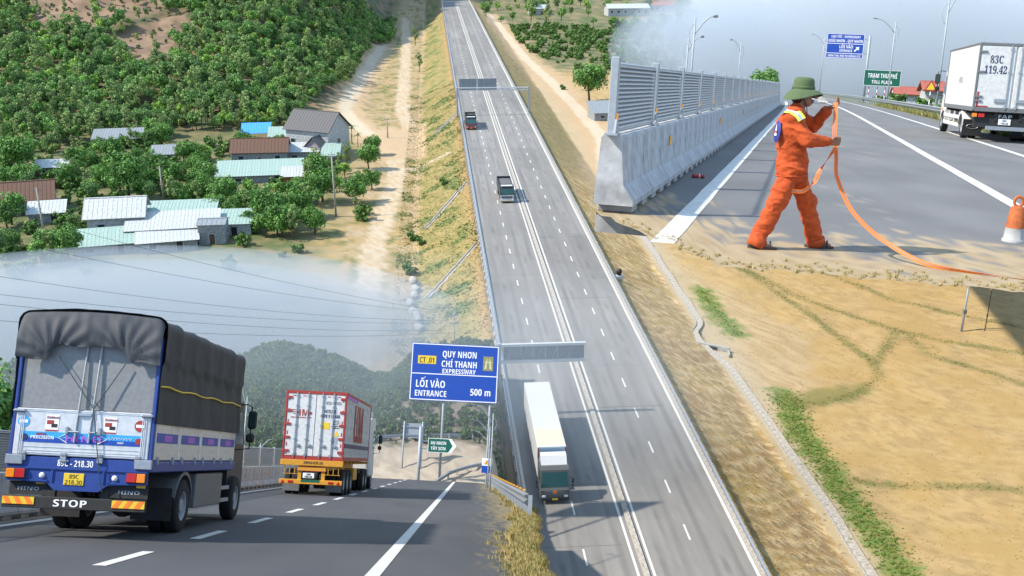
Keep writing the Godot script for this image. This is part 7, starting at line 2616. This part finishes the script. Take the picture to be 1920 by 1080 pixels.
func tuft_mesh(sd: int, blades: int, h: float, spread: float) -> ArrayMesh:
	var r := RandomNumberGenerator.new()
	r.seed = sd
	var st := begin()
	for k in blades:
		var a := r.randf() * TAU
		var b := Vector3(cos(a), 0, sin(a)) * spread * r.randf() * 0.5
		var tip := b + Vector3(cos(a) * spread * r.randf(), h * (0.6 + 0.4 * r.randf()), sin(a) * spread * r.randf())
		var s := Vector3(-sin(a), 0, cos(a)) * h * 0.10
		st.set_color(Color.WHITE * (0.75 + 0.25 * r.randf()))
		tri(st, b - s, b + s, tip)
		tri(st, b - s, tip, b + s * 0.2 + Vector3(0, h * 0.2, 0))
	return done(st)

func build_grass() -> void:
	rng.seed = 23
	var dry := tuft_mesh(1, 11, 0.32, 0.28); var long_ := tuft_mesh(2, 14, 0.5, 0.35)
	var xs := []; var cs := []
	# right slope straw
	for k in 15000:
		var x := rng.randf_range(24.7, 36.8); var z := -66.0 - 150.0 * pow(rng.randf(), 1.5)
		var p := Vector3(x, 0, z)
		if x < 34.6 and sin((z * 0.62 + (x - 24.0) * 0.42 + 1.6 * nz.get_noise_2d(x * 1.5, z * 1.5)) * 5.2) < rng.randf_range(-1.2, 0.4):
			continue
		if abs(x - 35.75) < 0.8:
			continue
		p.y = ground_y(x, z) - 0.03
		xs.append(Transform3D(Basis(Vector3.UP, rng.randf() * TAU).scaled(Vector3.ONE * rng.randf_range(0.18, 0.5)), p))
		cs.append(Color(0.64, 0.46, 0.2).lerp(Color(0.78, 0.58, 0.3), rng.randf()).lerp(Color(0.28, 0.24, 0.07), 0.6 * rng.randf() * rng.randf()))
	multi("straw_grass", "dry straw-coloured grass rows on the right slope", dry, M.grass, xs, cs)
	# left slope
	xs = []; cs = []
	for k in 26000:
		var x := rng.randf_range(-6.5, 6.7); var z := -96.0 - 240.0 * pow(rng.randf(), 1.5)
		var gsum := nz.get_noise_2d(x * 3.0, z * 3.0) + 0.4 * nf.get_noise_2d(x * 1.2, z * 1.2)
		var p := Vector3(x, ground_y(x, z) - 0.03, z)
		var sc := rng.randf_range(0.22, 0.6) * (1.5 if gsum > 0.15 else 1.0)
		xs.append(Transform3D(Basis(Vector3.UP, rng.randf() * TAU).scaled(Vector3.ONE * sc), p))
		var c := Color(0.48, 0.36, 0.13).lerp(Color(0.30, 0.28, 0.075), rng.randf())
		cs.append(c.lerp(Color(0.08, 0.16, 0.03), smoothstep(0.1, 0.4, gsum) * 0.85))
	multi("slope_grass", "olive and dry grass on the left slope", dry, M.grass, xs, cs)
	# field stubble
	xs = []; cs = []
	for k in 30000:
		var x := rng.randf_range(37.0, 84.0); var z := -68.0 - 110.0 * pow(rng.randf(), 1.2)
		if rng.randf() > 0.45 + nf.get_noise_2d(x * 1.5, z * 1.5):
			continue
		xs.append(Transform3D(Basis(Vector3.UP, rng.randf() * TAU).scaled(Vector3.ONE * rng.randf_range(0.15, 0.4)), Vector3(x, ground_y(x, z) - 0.02, z)))
		cs.append(Color(0.56, 0.40, 0.18).lerp(Color(0.66, 0.48, 0.24), rng.randf()))
	multi("field_stubble", "short straw stubble over the dry fields", dry, M.grass, xs, cs)
	# green strip and field banks
	xs = []; cs = []
	for line in [[GREEN_STRIP, 2.3, 4200], [GREEN_2, 1.3, 420]]:
		var c := Curve2D.new()
		for q in line[0]:
			c.add_point(q)
		for k in line[2]:
			var q := c.sample_baked(rng.randf() * c.get_baked_length())
			var x: float = q.x + rng.randfn() * line[1] * 0.45; var z: float = q.y + rng.randfn() * line[1] * 0.3
			xs.append(Transform3D(Basis(Vector3.UP, rng.randf() * TAU).scaled(Vector3.ONE * rng.randf_range(0.15, 0.5) * (1.5 if rng.randf() < 0.1 else 1.0)), Vector3(x, ground_y(x, z) - 0.03, z)))
			cs.append(Color(0.13, 0.26, 0.04).lerp(Color(0.28, 0.40, 0.08), rng.randf()).lerp(Color(0.42, 0.34, 0.13), 0.9 if rng.randf() < 0.25 else 0.0))
	multi("green_grass", "bright green grass strip along the field edge", long_, M.grass, xs, cs)
	xs = []; cs = []
	for b in BUNDS:
		var c := Curve2D.new()
		for q in b:
			c.add_point(q)
		for k in int(c.get_baked_length() * 11.0):
			var q := c.sample_baked(rng.randf() * c.get_baked_length())
			var x: float = q.x + rng.randfn() * 0.45; var z: float = q.y + rng.randfn() * 0.45
			xs.append(Transform3D(Basis(Vector3.UP, rng.randf() * TAU).scaled(Vector3.ONE * rng.randf_range(0.2, 0.6)), Vector3(x, ground_y(x, z) - 0.03, z)))
			cs.append(Color(0.24, 0.27, 0.06).lerp(Color(0.42, 0.34, 0.13), rng.randf()))
	multi("bank_grass", "olive grass on the low banks between the fields", dry, M.grass, xs, cs)
	# verge of the dark road and the sandy rim of the deck
	xs = []; cs = []
	for k in 5200:
		var d := 11.5 + 60.0 * pow(rng.randf(), 1.8)
		var x: float = ramp_right(d) - abs(rng.randfn()) * 0.28 + 0.08
		var s := rng.randf_range(0.15, 0.42) * (0.7 + d * 0.012)
		xs.append(RAMP * Transform3D(Basis(Vector3.UP, rng.randf() * TAU).scaled(Vector3.ONE * s), Vector3(x, -0.07, -d)))
		cs.append(Color(0.50, 0.36, 0.15).lerp(Color(0.20, 0.22, 0.06), rng.randf()))
	for k in 1500:
		var d := rng.randf_range(40.0, 120.0)
		var x: float = 8.3 + bend(d) + abs(rng.randfn()) * 1.2 - 0.25
		xs.append(DECK * Transform3D(Basis(Vector3.UP, rng.randf() * TAU).scaled(Vector3.ONE * rng.randf_range(0.5, 1.0)), Vector3(x, -0.02, -d)))
		cs.append(Color(0.36, 0.29, 0.11).lerp(Color(0.13, 0.2, 0.04), rng.randf()))
	for k in 420:
		var x: float = rng.randf_range(-1.9, 3.2)
		var d: float = deck_rim(x) + abs(rng.randfn()) * 0.22 + 0.02
		xs.append(DECK * Transform3D(Basis(Vector3.UP, rng.randf() * TAU).scaled(Vector3.ONE * rng.randf_range(0.03, 0.11)), Vector3(x, -0.01, -d)))
		cs.append(Color(0.56, 0.42, 0.2).lerp(Color(0.36, 0.31, 0.1), rng.randf()))
	multi("verge_grass", "dry and green grass tufts on the road verges", long_, M.grass, xs, cs)

func mist(label: String, at: Vector3, size: Vector3, density: float, turn := 0.0) -> void:
	var v := FogVolume.new()
	v.name = numbered("mist_bank")
	v.shape = RenderingServer.FOG_VOLUME_SHAPE_ELLIPSOID
	v.size = size
	var m := FogMaterial.new()
	m.density = density
	m.albedo = Color(0.90, 0.955, 1.0)
	v.material = m
	add_child(v)
	v.transform = Transform3D(Basis(Vector3.UP, turn), at)
	v.set_meta("kind", "stuff")
	v.set_meta("label", label)

func build_mist() -> void:
	for k in 3:
		var f := 1.0 - 0.2 * k
		mist("thin bluish haze hanging over the wooded hill behind the trucks", RAMP * Vector3(-16, 7.0, -97), Vector3(90 * f, 26 * f, 30 * f), 0.006, 0.0)
	# banks thin out towards their rims: nested bodies of mist
	for k in 6:
		var f := 1.08 - 0.13 * k
		mist("white mist bank lying over the valley floor in front of the village", Vector3(-43, -5.5, -131 + 0.8 * k), Vector3(92 * f, 22 * f, 48 * f), 0.032)
	for k in 5:
		var f := 1.0 - 0.14 * k
		mist("pale mist bank behind the signs and street lamps of the deck", Vector3(145 + 4 * k, 8, -335), Vector3(180 * f, 74 * f, 130 * f), 0.0045, -0.35)
	for k in 6:
		var f := 1.0 - 0.14 * k
		mist("pale mist drifting over the left shore of the water beyond the deck", Vector3(116, 0, -440), Vector3(84 * f, 34 * f, 320 * f), 0.004, -0.24)

# ---------------------------------------------------------------- scene
var cam: Camera3D

func _ready() -> void:
	cam = Camera3D.new()
	cam.name = "camera"
	cam.fov = rad_to_deg(2.0 * atan(540.0 / 2000.0))
	cam.near = 0.3
	cam.far = 3000.0
	add_child(cam)
	cam.transform = Transform3D(Basis(Vector3(0.99725792, 0.0, 0.07400435), Vector3(0.02413551, 0.94532274, -0.32524205), Vector3(-0.069958, 0.32613635, 0.94273059)).orthonormalized(), Vector3(0, CAM_H, 0))
	cam.current = true
	RAMP = Transform3D(Basis(Vector3(0.996275, -0.058467, 0.063386), Vector3(0.081476, 0.879004, -0.469801), Vector3(-0.028249, 0.473216, 0.880494)).orthonormalized(), Vector3(-0.130361, 45.593593, 0.751682))
	DECK = Transform3D(Basis(Vector3(0.941623, -0.011078, 0.336486), Vector3(0.057548, 0.990045, -0.128447), Vector3(-0.331714, 0.140313, 0.932887)).orthonormalized(), Vector3(-0.092077, 45.415928, 0.205516))

	var env := Environment.new()
	env.background_mode = Environment.BG_SKY
	var sky := Sky.new()
	var sm := ProceduralSkyMaterial.new()
	sm.sky_top_color = Color(0.50, 0.62, 0.76)
	sm.sky_horizon_color = Color(0.86, 0.89, 0.90)
	sm.ground_horizon_color = Color(0.72, 0.74, 0.72)
	sm.ground_bottom_color = Color(0.40, 0.40, 0.38)
	sm.sky_energy_multiplier = 1.0
	sky.sky_material = sm
	env.sky = sky
	env.background_energy_multiplier = 1.25
	env.tonemap_mode = Environment.TONE_MAPPER_LINEAR
	env.tonemap_exposure = 2.0
	env.volumetric_fog_enabled = true
	env.volumetric_fog_density = 0.0
	env.sdfgi_enabled = true
	env.ssao_enabled = true
	env.ssil_enabled = true
	var we := WorldEnvironment.new()
	we.name = "world_environment"
	we.environment = env
	add_child(we)
	var sun := DirectionalLight3D.new()
	sun.name = "sun"
	sun.light_energy = 1.2
	sun.light_color = Color(1.0, 0.965, 0.91)
	sun.light_angular_distance = 1.5
	sun.shadow_enabled = true
	add_child(sun)
	# shadows fall to the right
	sun.look_at_from_position(Vector3.ZERO, Vector3(0.95, -1.0, 0.0), Vector3.UP)

	nz.seed = 4; nz.frequency = 0.03; nz.fractal_octaves = 3; nz.noise_type = FastNoiseLite.TYPE_SIMPLEX
	nf.seed = 8; nf.frequency = 0.25; nf.fractal_octaves = 4; nf.noise_type = FastNoiseLite.TYPE_SIMPLEX
	nf.offset = Vector3(13.7, 5.3, 2.9)
	make_materials()
	M.road_top = vmat(0.92, 0.5, "grit", true)
	M.road_top.normal_scale = 0.2
	M.deck_top = vmat(0.9, 1.2, "grit", false)
	M.ramp_top = vmat(0.8, 1.2, "grit", false)
	M.barrier_concrete = worn(lin(0.50, 0.51, 0.52), 0.9, 0.0, 0.6, "stain")
	M.screen = worn(lin(0.33, 0.36, 0.385), 0.45, 0.45, 1.0, "soft")
	M.orange_reflector = mat(lin(0.85, 0.36, 0.03), 0.4)
	M.teal_glass = mat(lin(0.03, 0.10, 0.10), 0.08)
	M.taupe = worn(lin(0.12, 0.122, 0.11), 0.4, 0.1, 1.0, "soft")
	M.dark_paint = worn(lin(0.045, 0.045, 0.05), 0.5, 0.0, 1.0, "stain")
	M.cyan_pale = mat(lin(0.42, 0.58, 0.68), 0.5)
	M.cream = worn(lin(0.74, 0.66, 0.46), 0.6, 0.0, 0.8, "soft")
	M.galv_pale = worn(lin(0.60, 0.61, 0.62), 0.55, 0.2, 1.0, "soft")
	M.sign_back = worn(lin(0.22, 0.26, 0.30), 0.5, 0.3, 1.0, "soft")
	M.olive_badge = mat(lin(0.25, 0.24, 0.10), 0.5)
	M.plate_pale = mat(lin(0.55, 0.55, 0.35), 0.5)
	M.navy_badge = mat(lin(0.02, 0.035, 0.22), 0.6)
	M.stripe_grey = mat(lin(0.20, 0.20, 0.22), 0.5)
	M.cone_orange = worn(lin(0.52, 0.13, 0.03), 0.8, 0.0, 3.0, "stain")
	M.hair = mat(lin(0.012, 0.010, 0.010), 0.6)
	M.sandal = mat(lin(0.05, 0.035, 0.03), 0.7)
	M.plaster_mauve = worn(lin(0.36, 0.31, 0.36), 0.9, 0.0, 0.4, "stain")
	M.tile_red = worn(lin(0.42, 0.11, 0.07), 0.8, 0.0, 0.6, "stain")

	build_ground()
	build_lake()
	build_expressway()
	build_slope_works()
	build_deck()
	build_ramp()
	build_mist()
	build_barriers()
	build_expressway_rails()
	build_deck_rails()
	build_ramp_rails()
	print("roads")
	build_village()
	build_expressway_trucks()
	tarp_truck()
	container_truck()
	box_truck()
	build_expressway_furniture()
	build_ramp_signs()
	build_deck_signs()
	build_wires()
	print("things")
	build_worker()
	print("worker")
	plant_kinds()
	build_forest()
	build_village_trees()
	build_hill_wood()
	build_grass()
	print("plants")
